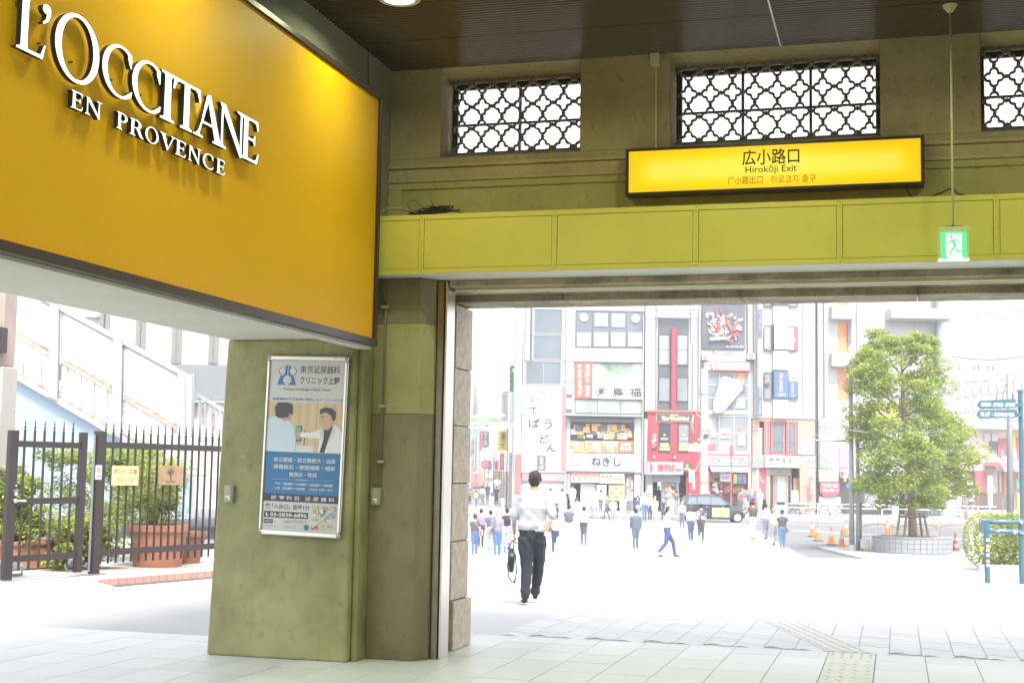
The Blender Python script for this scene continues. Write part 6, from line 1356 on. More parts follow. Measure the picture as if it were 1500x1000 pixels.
# ---- cones
def cone(px, yt, yb, lab, red=False):
    u, w, z = on_ground(px, yb); H = onW(px, yt, w)[2]-z; t = sthing('traffic_cone', lab, 'traffic cone', u, w, z, 0, 'traffic cones on the road works')
    T = (u, w, z); s = H/.7; m_ = C(.62, .10, .05) if red else C(.68, .20, .05)
    MB(STREET).box(u-.19*s, u+.19*s, w-.19*s, w+.19*s, z, z+.03*s).build('base', C(.05, .05, .05), t, bevel=.01)
    def ring(h0, h1, nm, mm): f = lambda h: (.135-.105*h)*s; MB(STREET).lathe([(f(h0), h0*H), (f(h1), h1*H)], (u, w, z), 16).build(nm, mm, t, smooth=2)
    if red: ring(.045, .3, 'lower_body', m_); ring(.3, .48, 'reflective_band', W_tile); ring(.48, .62, 'body', m_); ring(.62, .78, 'reflective_band', W_tile); ring(.78, 1, 'tip', m_)
    else: ring(.045, .5, 'body', m_); ring(.5, .75, 'reflective_band', W_tile); ring(.75, 1, 'tip', m_)
cone(1190, 762, 784, 'orange traffic cone leftmost of the row on the asphalt'); cone(1198, 767, 790, 'orange traffic cone second from the left in the row')
cone(1218, 771, 796, 'orange traffic cone third from the left, alone on open asphalt'); cone(1233, 775, 801, 'orange traffic cone nearest the kerb left of the lamp posts')
cone(1239, 761, 783, 'orange traffic cone just behind the grey lamp post'); cone(1300, 760, 782, 'orange traffic cone behind the round tiled planter')
cone(1400, 780, 808, 'red and white banded traffic cone right of the planter', True); cone(1474, 778, 808, 'plain red traffic cone behind the blue barrier', True)
def orange_post(px, yt, yb, lab):
    u, w, z = on_ground(px, yb); H = onW(px, yt, w)[2]-z; t = sthing('delineator_post', lab, 'road post', u, w, z); MB(STREET).lathe([(.12, 0), (.12, .05), (.04, .07), (.05, H-.02), (.02, H)], (u, w, z), 12).build('post', C(.68, .22, .05), t, smooth=2)
orange_post(1303.5, 770, 784, 'short orange post beside the cone behind the planter'); orange_post(1372, 768, 790, 'orange post standing at a peak of the wire net fence')
# ---- net fence with wavy orange rim
w_n = 60.3; nf = sthing('net_fence', 'low white wire net fence with wavy orange top rim behind the planter', 'fence', onW(1340, 800, w_n)[0], w_n, gz(w_n)-.055)
M_wire = C(.30, .29, .29)
def rim(px): return 771-6.5*math.cos((px-1275)/(1350-1275)*math.pi*1.0*2*.94+.0)
for (xa, xb) in ((1259, 1314), (1315, 1376), (1377, 1424)):
    pts = [tuple(onW(xa+(xb-xa)*k/16, 772-5*math.sin(math.pi*k/16)**1.0, w_n)) for k in range(17)]
    MB(STREET).tube(pts, .018, 6).build('rim', C(.60, .28, .12), nf, smooth=True)
    nb = MB(STREET); z0 = gz(w_n)
    for k in range(0, 17):
        p = pts[k]; nb.box(p[0]-.006, p[0]+.006, w_n-.006, w_n+.006, z0, p[2])
    for k in range(6): nb.box(pts[0][0], pts[-1][0], w_n-.004, w_n+.004, z0+.12+.15*k, z0+.132+.15*k)
    nb.build('net', M_wire, nf)
# ---- A boards / barricades
def barricade(x0, x1, yt, yb, lab, lean=.0, yellow=True):
    xm = (x0+x1)/2; u, w, z = on_ground(xm, yb); u0, u1 = onW(x0, yb, w)[0], onW(x1, yb, w)[0]; H = onW(xm, yt, w)[2]-z; t = sthing('barricade', lab, 'barricade', u, w, z)
    for s in (0, 1):
        ux = u0+.03 if s == 0 else u1-.03; MB(STREET).tube([(ux-.08, w-.0, z), (ux+lean, w+.18, z+H)], .022, 6).build('leg', W_tile, t); MB(STREET).tube([(ux+.05, w+.5, z), (ux+lean, w+.2, z+H)], .02, 6).build('leg', W_tile, t)
    MB(STREET).add([(u0, w+.02, z+H*.36), (u1, w+.02, z+H*.36), (u1+lean, w+.15, z+H), (u0+lean, w+.15, z+H), (u0, w+.05, z+H*.36), (u1, w+.05, z+H*.36), (u1+lean, w+.18, z+H), (u0+lean, w+.18, z+H)], [(0, 1, 2, 3), (7, 6, 5, 4), (0, 4, 5, 1), (1, 5, 6, 2), (2, 6, 7, 3), (3, 7, 4, 0)]).build('panel', C(.62, .62, .62), t)
    if yellow: MB(STREET).box(u0+.1, u1-.1, w-.03, w+.25, z+.1, z+H*.3).build('water_weight', C(.62, .50, .12), t, bevel=.03)
    text('工事中', C(.35, .35, .38), t, (0, w+.02, 0), (1, 0, 0), (0, 0, 1), (0, -1, 0), u0+.2, u1-.2, z+H*.55, z+H*.8, .1, .0, STREET)
barricade(1328, 1349, 777, 808, 'white folding barricade on the left in front of the planter', .12); barricade(1350, 1372, 777, 808, 'white folding barricade on the right in front of the planter', .12)
barricade(1421, 1464, 777, 808, 'wide white barricade between the banded cone and the blue barrier'); barricade(1262, 1276, 790, 808, 'small low barricade with yellow weight beside the lamp posts')
# ---- bollards
for i, (px, yt, yb, lab) in enumerate(((817, 787, 817, 'white bollard just right of the nearest person'), (887, 783, 815, 'white bollard with red cap between nearest person and suited walker'), (956.5, 786, 814, 'white bollard between suited walker and striding person'), (1025, 785, 812, 'white bollard in front of the floral shirt walker'))):
    u, w, z = on_ground(px, yb); H = onW(px, yt, w)[2]-z; t = sthing('bollard', lab, 'bollard', u, w, z, 0, 'white bollards along the near kerb')
    MB(STREET).lathe([(.075, 0), (.06, .04), (.055, H-.08), (.05, H)], (u, w, z), 14).build('post', C(.46, .46, .47), t, smooth=2)
    MB(STREET).lathe([(.06, H-.16), (.062, H-.11)], (u, w, z), 14).build('band', C(.6, .6, .6), t); MB(STREET).lathe([(.05, H), (.035, H+.03), (0, H+.04)], (u, w, z), 14).build('cap', C(.6, .12, .08) if i == 1 else C(.5, .5, .5), t, smooth=2)
# ---- lamp posts left of the tree
M_gal = mat('galvanised_steel', (.27, .28, .29), .45, metal=.3, var=.12, vs=3)
u, w, z = on_ground(1248, 808); lp = sthing('lamp_post', 'grey steel post with long side arm and white lamp box left of tree', 'lamp post', u, w, z)
zt = onW(1245, 520, w)[2]; MB(STREET).tube([(u, w, z), (u, w, z+3), (u-.02, w, zt)], [.115, .10, .085], 14).build('post', M_gal, lp, smooth=True); MB(STREET).lathe([(.17, 0), (.17, .35), (.115, .36)], (u, w, z), 14).build('base', W_tile, lp, smooth=2)
a, c = onW(1178, 644.5, w), onW(1246, 645.5, w); MB(STREET).tube([tuple(a), tuple(c)], .04, 8).build('arm', M_gal, lp); a2 = onW(1198, 640, w); MB(STREET).tube([tuple(onW(1182, 642, w)), tuple(onW(1215, 630, w)), tuple(onW(1245, 624, w))], .012, 5).build('stay', M_gal, lp)
q0, q1 = onW(1175.5, 666, w), onW(1189, 641, w); MB(STREET).box(q0[0], q1[0], w-.12, w+.12, q0[2], q1[2]).build('lamp_box', C(.62, .63, .65), lp, bevel=.04); q0, q1 = onW(1181, 661, w), onW(1185, 658.5, w); MB(STREET).box(q0[0], q1[0], w-.13, w-.121, q0[2], q1[2]).build('label', C(.15, .15, .17), lp)
u, w, z = on_ground(1257, 807); lp = sthing('sign_post', 'thinner post plastered with stickers right beside the grey lamp post', 'post', u, w, z); zt = onW(1257, 640, w)[2]
MB(STREET).tube([(u, w, z), (u, w, zt)], .085, 12).build('post', C(.30, .29, .27), lp, smooth=True); rs_ = random.Random(2)
for k in range(26): zz_ = z+.5+k*.085; uu = u+rs_.uniform(-.04, .04); MB(STREET).box(uu-.03, uu+.03, w-.10, w-.086, zz_, zz_+rs_.uniform(.03, .07)).build('sticker', [W_tile, C(.5, .45, .4), C(.3, .3, .35)][k % 3], lp)
MB(STREET).box(u+.10, u+.17, w-.05, w+.05, z, onW(1257, 735, w)[2]).build('side_channel', C(.28, .25, .23), lp)
# ---- concrete utility pole left with lamp arches, signals
u, w, z = onW(1031, 745, 92)[0], 92, gz(92); up_ = sthing('utility_pole', 'pale concrete utility pole with curved lamp arms between pub and sports shop', 'utility pole', u, w, z)
zt = onW(1031, 540, w)[2]; MB(STREET).tube([(u, w, z), (u, w, zt)], [.30, .24], 16).build('pole', mat('concrete_pole', (.42, .42, .41), .7, var=.15, vs=4), up_, smooth=2)
def P92(x, y, dw=0): p = onW(x, y, w+dw); return tuple(p)
for dx in (0, 5, 9): MB(STREET).tube([P92(1020+dx, 628), P92(1022+dx, 590), P92(1027+dx, 555), P92(1035+dx, 532), P92(1043+dx*.8, 521)], .035, 6).build('curved_arm', M_gal, up_, smooth=True)
for y_, x_ in ((600, 1023), (575, 1026), (552, 1031)): MB(STREET).tube([P92(x_-1, y_), P92(x_+9, y_)], .03, 5).build('cross_tie', M_gal, up_)
MB(STREET).box(P92(1042, 524)[0], P92(1054, 524)[0], w-.15, w+.15, P92(0, 524)[2], P92(0, 519)[2]).build('lamp_head', M_gal, up_, bevel=.04); MB(STREET).box(P92(1028, 548)[0], P92(1037, 548)[0], w-.2, w+.2, P92(0, 548)[2], P92(0, 543)[2]).build('lamp_head', M_gal, up_, bevel=.04)
MB(STREET).tube([P92(1045, 519), P92(1045, 512), P92(1048, 511)], .04, 6).build('camera_mount', C(.08, .08, .1), up_)
for y_ in (560, 612, 690, 720): MB(STREET).lathe([(.31, 0), (.31, .06)], (u, w, P92(0, y_)[2]), 16).build('band', M_gal, up_)
ts = MB(STREET).box(P92(1009, 0)[0], P92(1029, 0)[0], w-.75, w-.4, P92(0, 644)[2], P92(0, 633)[2]).build('signal_housing', C(.60, .60, .60), up_, bevel=.05)
MB(STREET).tube([P92(1016, 633), P92(1013, 622), P92(1015, 610), P92(1020, 606), P92(1027, 612)], .05, 6).build('bracket', C(.55, .3, .3), up_); MB(STREET).tube([P92(1022, 644), P92(1030, 644)], .05, 6).build('bracket', M_gal, up_)
ps_ = MB(STREET).box(P92(1011, 0)[0], P92(1018.5, 0)[0], w-.65, w-.35, P92(0, 689)[2], P92(0, 671)[2]).build('pedestrian_signal', C(.50, .51, .52), up_, bevel=.03)
MB(STREET).box(P92(1012, 0)[0], P92(1017.5, 0)[0], w-.67, w-.651, P92(0, 688)[2], P92(0, 680.5)[2]).build('green_lens', mat('signal_green', (.1, .5, .35), .4, emit=(.15, .9, .55), es=.25), ps_); MB(STREET).box(P92(1012, 0)[0], P92(1017.5, 0)[0], w-.67, w-.651, P92(0, 679.5)[2], P92(0, 672.5)[2]).build('red_lens', C(.25, .27, .28), ps_)
MB(STREET).tube([P92(1018, 672), P92(1028, 655)], .05, 6).build('bracket', C(.6, .25, .25), up_); MB(STREET).tube([P92(1018, 690), P92(1029, 668)], .04, 6).build('bracket', W_tile, up_)
for k in range(4): MB(STREET).box(P92(1032+2*k, 0)[0], P92(1033.2+2*k, 0)[0], w-.4, w-.3, P92(0, 624)[2], P92(0, 618)[2]).build('insulator', C(.06, .06, .07), up_)
o_, pu, pt_ = pole('red_post', 'slim red post standing before the sports shop entrance', 'post', 1071, 652, 90.6, .05, C(.6, .08, .1), group=None)
MB(STREET).box(pu-.12, pu+.12, 90.45, 90.62, pt_-.6, pt_-.0).build('red_bell_case', C(.6, .10, .10), o_, bevel=.03)
# ---- guard rail on far kerb
gr = sthing('guard_rail', 'white pipe guard rail along the far kerb from taxi to awning shops', 'guard rail', onW(1300, 745, 90.4)[0], 90.4, gz(90.4)); M_gw = C(.56, .56, .57)
uA, uB = onW(1151, 750, 90.4)[0], onW(1460, 745, 90.4)[0]
for h in (.72, .98): MB(STREET).tube([(uA, 90.4, gz(90.4)+h), (uB, 90.4, gz(90.4)+h)], .032, 8).build('rail', M_gw, gr)
k = uA
while k < uB: MB(STREET).tube([(k, 90.4, gz(90.4)), (k, 90.4, gz(90.4)+1.0)], .04, 8).build('post', M_gw, gr); k += 2.1
for px in (1415, 1433, 1468): pole('bollard', {1415: 'brown bollard post behind the guard rail near the pink shop board', 1433: 'thin brown post right of the tall brown bollard', 1468: 'grey post behind the guard rail beside the hedge'}[px], 'bollard', px, 728 if px != 1415 else 707, 93, .05 if px != 1415 else .14, C(.25, .18, .15))
o_, pu, pt_ = pole('bus_stop_pole', 'white bus stop marker standing behind the guard rail', 'bus stop', 1450, 697, 92, .05, W_tile); MB(STREET).box(pu-.15, pu+.15, 91.9, 91.99, pt_-2, pt_).build('panel', C(.6, .6, .6), o_)
# ---- arched lamp truss at right
def arch_lamp(px, name_lab, w):
    u = onW(px, 745, w)[0]; z = gz(w)-.05; t = sthing('arch_lamp', name_lab, 'street lamp', u, w, z); PP = lambda x, y: tuple(onW(x, y, w))
    MB(STREET).tube([(u, w, z), PP(px, 612), PP(px-1, 548)], [.16, .14, .12], 12).build('post', M_gal, t, smooth=True)
    for dx, dy in ((0, 0), (9, 1), (18, 5)): MB(STREET).tube([PP(1458+dx, 590+dy), PP(1462+dx, 570), PP(1470+dx, 550), PP(1482+dx, 534), PP(1498+dx*.7, 524)], .028, 6).build('curved_tube', M_gal, t, smooth=True)
    for x, y in ((1460, 580), (1466, 562), (1475, 547), (1487, 533)): MB(STREET).tube([PP(x, y), PP(x+17, y+2)], .022, 5).build('rung', M_gal, t)
    MB(STREET).box(PP(1473, 0)[0], PP(1484, 0)[0], w-.2, w+.2, PP(0, 562)[2], PP(0, 549)[2]).build('lamp_head', C(.5, .5, .52), t, bevel=.05)
    MB(STREET).box(PP(1474, 0)[0], PP(1479.5, 0)[0], w-.25, w-.17, PP(0, 735)[2], PP(0, 697)[2]).build('yellow_plate', C(.62, .55, .12), t); MB(STREET).box(PP(1474.5, 0)[0], PP(1481, 0)[0], w-.26, w-.15, PP(0, 740)[2], PP(0, 735.5)[2]).build('blue_band', C(.12, .28, .42), t)
arch_lamp(1479, 'grey street lamp with ladder like curved arms behind the blue direction signs', 62)
wr = thing('overhead_wires', 'thin overhead wires crossing the sky above the arched lamp', 'wires', (10, 95, 12))
for (a, c) in (((1395, 497), (1505, 472)), ((1395, 521), (1500, 521)), ((1395, 540), (1505, 512)), ((1395, 499), (1450, 505))):
    pa, pc = onW(*a, 96), onW(*c, 96); md_ = [tuple(pa+(pc-pa)*k/8-np.array([0, 0, .25*math.sin(math.pi*k/8)])) for k in range(9)]; MB(STREET).tube(md_, .03 if a[1] != 521 else .08, 5).build('wire', C(.25, .25, .27), wr)
# ---- blue direction sign post
wS = 27.; u = onW(1497, 700, wS)[0]; z = gz(wS)-.02; ds = sthing('direction_sign_post', 'teal blue signpost with two arrow boards pointing left', 'signpost', u, wS, z); M_teal = mat('teal_enamel', (.055, .13, .17), .4, var=.1, vs=5)
MB(STREET).tube([(u, wS, z), (u, wS, onW(1497, 574, wS)[2])], .05, 14).build('post', M_teal, ds, smooth=2); MB(STREET).lathe([(.06, 0), (.06, .04), (.03, .07), (0, .075)], (u, wS, onW(1497, 575, wS)[2]), 14).build('post_cap', M_teal, ds, smooth=2)
for (pts, tx, tb) in ((((1431, 592.5), (1436, 586.5), (1488, 584), (1488, 597.5), (1436, 599)), '台東区役所・上野警察署・上野消防署', (1437, 589.5, 1486, 595.5)), (((1430.5, 606.5), (1435, 600.5), (1490, 599.5), (1490, 611.5), (1435, 613)), '東上野・永寿総合病院', (1436, 603.5, 1486, 610))):
    qq = [onW(x, y, wS-.08) for x, y in pts][::-1]
    bb_ = MB(STREET).prism([(q[0], q[2]) for q in qq], (0, wS-.08, 0), (1, 0, 0), (0, 0, 1), (0, 1, 0), .03).build('arrow_board', M_teal, ds)
    x0, y0, x1, y1 = tb; a, c = onW(x0, y1, wS-.08), onW(x1, y0, wS-.08); text(tx, C(.7, .72, .72), bb_, (0, wS-.08, 0), (1, 0, 0), (0, 0, 1), (0, -1, 0), a[0], c[0], a[2]+.005, c[2]-.005, .006, .02, STREET)
    MB(STREET).box(onW(1488, 590, wS)[0], u, wS-.07, wS-.02, (a[2]+c[2])/2-.04, (a[2]+c[2])/2+.04).build('clamp', M_teal, ds)
# ---- blue tubular barrier
u0, wB = onW(1446.5, 848, 23.0)[0], 23.0; u1 = onW(1497, 846, wB)[0]; zB = 0
br = sthing('tubular_barrier', 'chipped teal blue tubular barrier with stickers at right edge', 'barrier', u0, wB, zB)
M_chip = mat('chipped_teal', (.05, .13, .18), .4, var=.9, vs=7, col2=(.055, .13, .17)); nt = M_chip.node_tree
rmp = [n_ for n_ in nt.nodes if n_.type == 'VALTORGB'][0]; rmp.color_ramp.elements[0].position = .55; rmp.color_ramp.elements[1].position = .58; rmp.color_ramp.elements[1].color = (.5, .52, .52, 1)
for uu in (u0, u1): MB(STREET).tube([(uu, wB, -.03), (uu, wB, onW(1447, 764, wB)[2])], .045, 14).build('post', M_teal, br, smooth=2)
zt = onW(1460, 764, wB)[2]; zl = onW(1460, 778, wB)[2]; uE = onW(1560, 770, wB)[0]
for z_, dw in ((zt, 0), (zl, -.02)):
    pts = [(uE, wB+dw+.28, z_), (u0+.12, wB+dw+.28, z_), (u0+.02, wB+dw+.22, z_), (u0-.02, wB+dw+.13, z_), (u0+.02, wB+dw+.03, z_), (u0+.12, wB+dw-.02, z_), (uE, wB+dw-.02, z_)]
    MB(STREET).tube(pts, .038, 12).build('hoop', M_chip, br, smooth=True)
MB(STREET).box(u0-.05, u0+.03, wB-.03, wB+.24, zl-.03, zt+.03).build('end_plate', M_teal, br, bevel=.01)
for k, (h, c_) in enumerate(((.80, (.6, .62, .62)), (.68, (.55, .3, .18)), (.60, (.6, .5, .45)), (.50, (.6, .6, .62)), (.38, (.55, .3, .2)), (.30, (.62, .62, .62)))): MB(STREET).box(u0-.03, u0+.02, wB-.052, wB-.044, h*zl, h*zl+.05).build('sticker', C(*c_), br)
# ---- clipped hedge
hw = 47; hp_ = [onW(1420, 770, hw)[0], onW(1560, 770, hw)[0]]; hz = gz(hw); ht = onW(1460, 752, hw)[2]; hg = sthing('clipped_hedge', 'rounded clipped green hedge behind the blue barrier', 'hedge', hp_[0]+1, hw, hz)
hb_ = MB(STREET); rh = random.Random(4); k = hp_[0]+.45
while k < hp_[1]:
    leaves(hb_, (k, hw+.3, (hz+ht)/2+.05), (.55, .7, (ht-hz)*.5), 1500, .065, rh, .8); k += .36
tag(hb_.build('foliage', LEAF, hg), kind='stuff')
MB(STREET).box(hp_[0]+.1, hp_[1], hw-.6, hw-.45, hz-.05, hz+.22).build('kerb_edge', M_kerb, hg)

# ---- bicycles
def bicycle(px, yb, L, lab, basket):
    w = 91.6; u = onW(px, yb, w)[0]; z = gz(w); t = sthing('bicycle', lab, 'bicycle', u, w, z); Mb = C(.10, .10, .12); r = .33
    def W2(x, h, dw=0): return (u+x, w+dw, z+h)
    for x in (-.52, .52):
        o = MB(STREET).tube([W2(x+r*math.cos(a), r+r*math.sin(a)) for a in [2*math.pi*k/24 for k in range(25)]], .022, 6, cap=False).build('wheel', C(.05, .05, .06), t, smooth=True)
        sp_ = MB(STREET)
        for k in range(8): a = math.pi*k/8; sp_.tube([W2(x-r*math.cos(a), r-r*math.sin(a)), W2(x+r*math.cos(a), r+r*math.sin(a))], .004, 4)
        sp_.build('spokes', C(.4, .4, .4), o)
    for a, c in (((-.52, .33), (-.15, .30)), ((-.15, .30), (-.27, .80)), ((-.27, .70), (.36, .78)), ((-.15, .30), (.38, .66)), ((-.52, .33), (-.26, .68)), ((.52, .33), (.36, .85))): MB(STREET).tube([W2(*a), W2(*c)], .020, 6).build('frame_tube', Mb, t)
    MB(STREET).tube([W2(.36, .85), W2(.33, 1.0), W2(.22, 1.03, -.22)], .015, 6).build('handlebar', M_gal, t); MB(STREET).tube([W2(.33, 1.0), W2(.22, 1.03, .22)], .015, 6).build('handlebar', M_gal, t)
    MB(STREET).box(u-.40, u-.16, w-.07, w+.07, z+.82, z+.88).build('saddle', Mb, t, bevel=.02); MB(STREET).lathe([(.09, -.02), (.09, .02)], (u-.15, w, z+.30), 12, 'y').build('crank', Mb, t)
    if basket: MB(STREET).box(u-.72, u-.38, w-.15, w+.15, z+.70, z+.95).build('rear_box', C(.22, .24, .27), t, bevel=.02); MB(STREET).box(u+.42, u+.72, w-.16, w+.16, z+.62, z+.86).build('basket', M_gal, t, bevel=.02)
bicycle(1176, 754, 35, 'dark city bicycle parked behind the rail outside the coffee shop', False); bicycle(1219, 754, 40, 'bicycle with grey rear box parked beside the tax free sign', True)

# ---- taxi
wT = 87.6; uT0, uT1 = onW(995, 755, wT)[0], onW(1090, 755, wT)[0]; zT = gz(wT)-.06; LT = uT1-uT0
tx = sthing('taxi', 'dark navy taxi van with yellow green door advert waiting by the crossing', 'taxi', (uT0+uT1)/2, wT, zT)
M_car = mat('navy_car_paint', (.022, .03, .045), .22, spec=.6, coat=.6); M_cg = mat('car_glass', (.10, .13, .15), .06, spec=.9); M_ty = C(.02, .02, .02)
def TX_(x, y, z): return (uT0+x*LT, wT+y, zT+z)
st = [(0.0, .55, .98, .80), (.015, .38, 1.08, .83), (.06, .26, 1.12, .86), (.3, .22, 1.12, .88), (.55, .22, 1.10, .88), (.72, .22, 1.06, .88), (.80, .22, 1.02, .87), (.93, .24, .92, .82), (.98, .30, .80, .74), (1.0, .42, .66, .62)]
vs = []; fs = []
for x, zb_, zt_, hw_ in st:
    for y, zz_ in ((-hw_, zb_+.05), (-hw_-.0, (zb_+zt_)/2), (-hw_+.03, zt_-.05), (-hw_+.12, zt_), (hw_-.12, zt_), (hw_-.03, zt_-.05), (hw_, (zb_+zt_)/2), (hw_, zb_+.05), (hw_-.1, zb_), (-hw_+.1, zb_)): vs.append(TX_(x, y, zz_))
k = 10; ns_ = len(st)
for i in range(ns_-1):
    for j in range(k): fs.append((i*k+j, i*k+(j+1) % k, (i+1)*k+(j+1) % k, (i+1)*k+j))
fs += [tuple(range(k))[::-1], tuple(range((ns_-1)*k, ns_*k))]
bd = MB(STREET).add(vs, fs).build('body', M_car, tx, smooth=2)
# greenhouse
gs = [(.03, 1.10, 1.12, .80, .80), (.07, 1.10, 1.62, .82, .66), (.14, 1.10, 1.72, .82, .64), (.35, 1.10, 1.76, .84, .66), (.52, 1.09, 1.74, .84, .66), (.62, 1.07, 1.62, .84, .66), (.79, 1.02, 1.04, .82, .80)]
vs = []; fs = []
for x, z0, z1, h0, h1 in gs:
    for y, zz_ in ((-h0, z0), (-h1-.02, z1-.06), (-h1+.08, z1), (h1-.08, z1), (h1+.02, z1-.06), (h0, z0)): vs.append(TX_(x, y, zz_))
for i in range(len(gs)-1):
    for j in range(5): fs.append((i*6+j, i*6+j+1, (i+1)*6+j+1, (i+1)*6+j))
fs += [(5, 4, 3, 2, 1, 0), tuple(range((len(gs)-1)*6, len(gs)*6))]
MB(STREET).add(vs, fs).build('roof', M_car, tx, smooth=2)
def sidewin(x0, x1, x2, x3, z0, z1):     # lower left, lower right, upper right, upper left
    yb0, yt0 = -.865, -.735; pts = [(x0, yb0, z0), (x1, yb0, z0), (x2, yt0, z1), (x3, yt0, z1)]
    v = [TX_(*p) for p in pts]+[TX_(p[0], p[1]+.03, p[2]) for p in pts]; MB(STREET).add(v, [(0, 1, 2, 3), (7, 6, 5, 4), (0, 4, 5, 1), (1, 5, 6, 2), (2, 6, 7, 3), (3, 7, 4, 0)]).build('side_window', M_cg, tx)
sidewin(.10, .24, .245, .13, 1.12, 1.56); sidewin(.255, .45, .45, .26, 1.12, 1.60); sidewin(.465, .70, .59, .465, 1.10, 1.56)
for x in (.25, .458, .70): MB(STREET).box(*[TX_(x, 0, 0)[0]+d_ for d_ in (-.006, .006)], wT-.892, wT-.87, zT+.35, zT+1.07).build('door_seam', C(.005, .005, .006), tx)
for x in (.38, .62): MB(STREET).box(TX_(x, 0, 0)[0], TX_(x, 0, 0)[0]+.16, wT-.91, wT-.88, zT+.96, zT+.99).build('door_handle', M_alu, tx)
ad = MB(STREET).box(TX_(.475, 0, 0)[0], TX_(.735, 0, 0)[0], wT-.895, wT-.883, zT+.36, zT+.93).build('door_advert', C(.55, .60, .22), tx)
text('TarTyic!', C(.06, .12, .05), ad, (0, wT-.895, 0), (1, 0, 0), (0, 0, 1), (0, -1, 0), TX_(.50, 0, 0)[0], TX_(.71, 0, 0)[0], zT+.50, zT+.72, .006, .03, STREET)
for x in (.17, .865):
    c_ = TX_(x, -.80, .33); o = MB(STREET).lathe([(.20, -.09), (.31, -.10), (.33, -.06), (.33, .10), (.20, .10)], c_, 22, 'y').build('wheel', M_ty, tx, smooth=2); MB(STREET).lathe([(0, -.115), (.20, -.105), (.215, -.09), (.215, -.02), (0, -.02)], c_, 20, 'y').build('rim', C(.5, .5, .52), o, smooth=2)
    MB(STREET).lathe([(.30, .5), (.33, .56), (.33, 1.5), (.2, 1.6)], (c_[0], wT-.8, c_[2]), 18, 'y').build('tyre', M_ty, tx, smooth=2)
    arc_ = MB(STREET).tube([(c_[0]+.38*math.cos(a), wT-.885, c_[2]+.38*math.sin(a)) for a in [math.pi*k/12 for k in range(13)]], .025, 6).build('wheel_arch', M_ty, tx)
MB(STREET).box(TX_(.955, 0, 0)[0], TX_(.99, 0, 0)[0], wT-.80, wT-.5, zT+.62, zT+.76).build('headlight', M_alu, tx, bevel=.03); MB(STREET).box(TX_(-.005, 0, 0)[0], TX_(.03, 0, 0)[0], wT-.84, wT-.62, zT+.70, zT+1.10).build('tail_light', C(.55, .06, .06), tx, bevel=.03)
MB(STREET).box(TX_(.70, 0, 0)[0], TX_(.74, 0, 0)[0], wT-1.05, wT-.87, zT+1.06, zT+1.2).build('wing_mirror', M_car, tx, bevel=.03); MB(STREET).box(TX_(.40, 0, 0)[0], TX_(.47, 0, 0)[0], wT-.2, wT+.2, zT+1.75, zT+1.88).build('roof_lamp', C(.6, .6, .5), tx, bevel=.04)

# ============================================================ LEFT YARD BEYOND THE SIDE OPENING
wF1 = onZ(137, 842, .12); wF2 = onZ(310, 829, .12); FD = (wF2-wF1)/np.linalg.norm(wF2-wF1); FN = np.array([FD[1], -FD[0], 0])
def onF(px, py, off=0): d = ray(px, py); k = ((wF1-CAMP) @ FN+off)/(d @ FN); return CAMP+d*k
FF = Matrix(((FD[0], -FN[0]*-1*-1, 0, wF1[0]), (FD[1], -FN[1]*-1*-1, 0, wF1[1]), (0, 0, 1, 0), (0, 0, 0, 1)))   # x along fence, y away, z up
FFi = FF.inverted()
def F(px, py, off=0): v = FFi @ Vector(onF(px, py, 0)); return v.x, v.z
M_fence = mat('brown_fence_paint', (.028, .020, .019), .45, var=.1, vs=9); zK = .12
yd = tag(MB(None).add([(-60, 12.6, -.02), (-4.65, 12.6, -.02), (-7.5, 20, -.02), (-10.5, 21, -.02), (-60, 21, -.02)], [(0, 1, 2, 3, 4)]).build('yard_asphalt', mat('pale_asphalt', (.40, .40, .385), .9, var=.1, vs=.8, bump=.2, bs=60)), kind='structure')
plat = thing('raised_kerb_platform', 'raised planting terrace edged with pink brick tiles behind the iron fence', 'terrace', tuple(wF1*[1, 1, 0]))
fx0, fx1 = F(-60, 830)[0], 7.5
MB(FF).box(-.35, fx1, -.45, 7, -.1, zK-.012).build('slab', M_pave, plat); MB(FF).box(-7, -.35, -.05, 7, -.1, zK-.012).build('slab', M_pave, plat)
M_pink = tile_mat('pink_brick_tile', (.42, .25, .21), .7); M_pinkp = tile_mat('pale_pink_tile', (.60, .52, .48), .7)
tb_ = MB(); chip(tb_, .004, .156, 0, .10, 0, -.03); tme2 = tb_.mesh('brick', M_pink); x = -.30; i = 0
while x < 5.2:
    o = bpy.data.objects.new('brick', tme2); COL.objects.link(o); o.parent = plat; o.matrix_local = wm(plat).inverted() @ (FF @ Matrix.Translation((x, -.468, zK-.115)) @ Matrix.Rotation(math.pi/2, 4, 'X')); x += .16
tb_ = MB(); chip(tb_, .004, .156, .004, .29, 0, -.03, .006); tme3 = tb_.mesh('paving_tile', M_pinkp)
for i in range(36):
    for j in range(4):
        x = -.33+.16*i
        o = bpy.data.objects.new('paving_tile', tme3); COL.objects.link(o); o.parent = plat; o.matrix_local = wm(plat).inverted() @ (FF @ Matrix.Translation((x, -.46+.30*j, zK)))
rb = thing('tiled_ramp', 'sloping ramp of pale pink square tiles in front of the gate', 'ramp', tuple(wF1*[1, 1, 0]+np.array([-1, -.5, 0])))
tq = MB(); chip(tq, .004, .146, .004, .146, 0, -.03, .005); tme4 = tq.mesh('tile', M_pinkp); ang = math.atan2(zK+.012, 1.0)
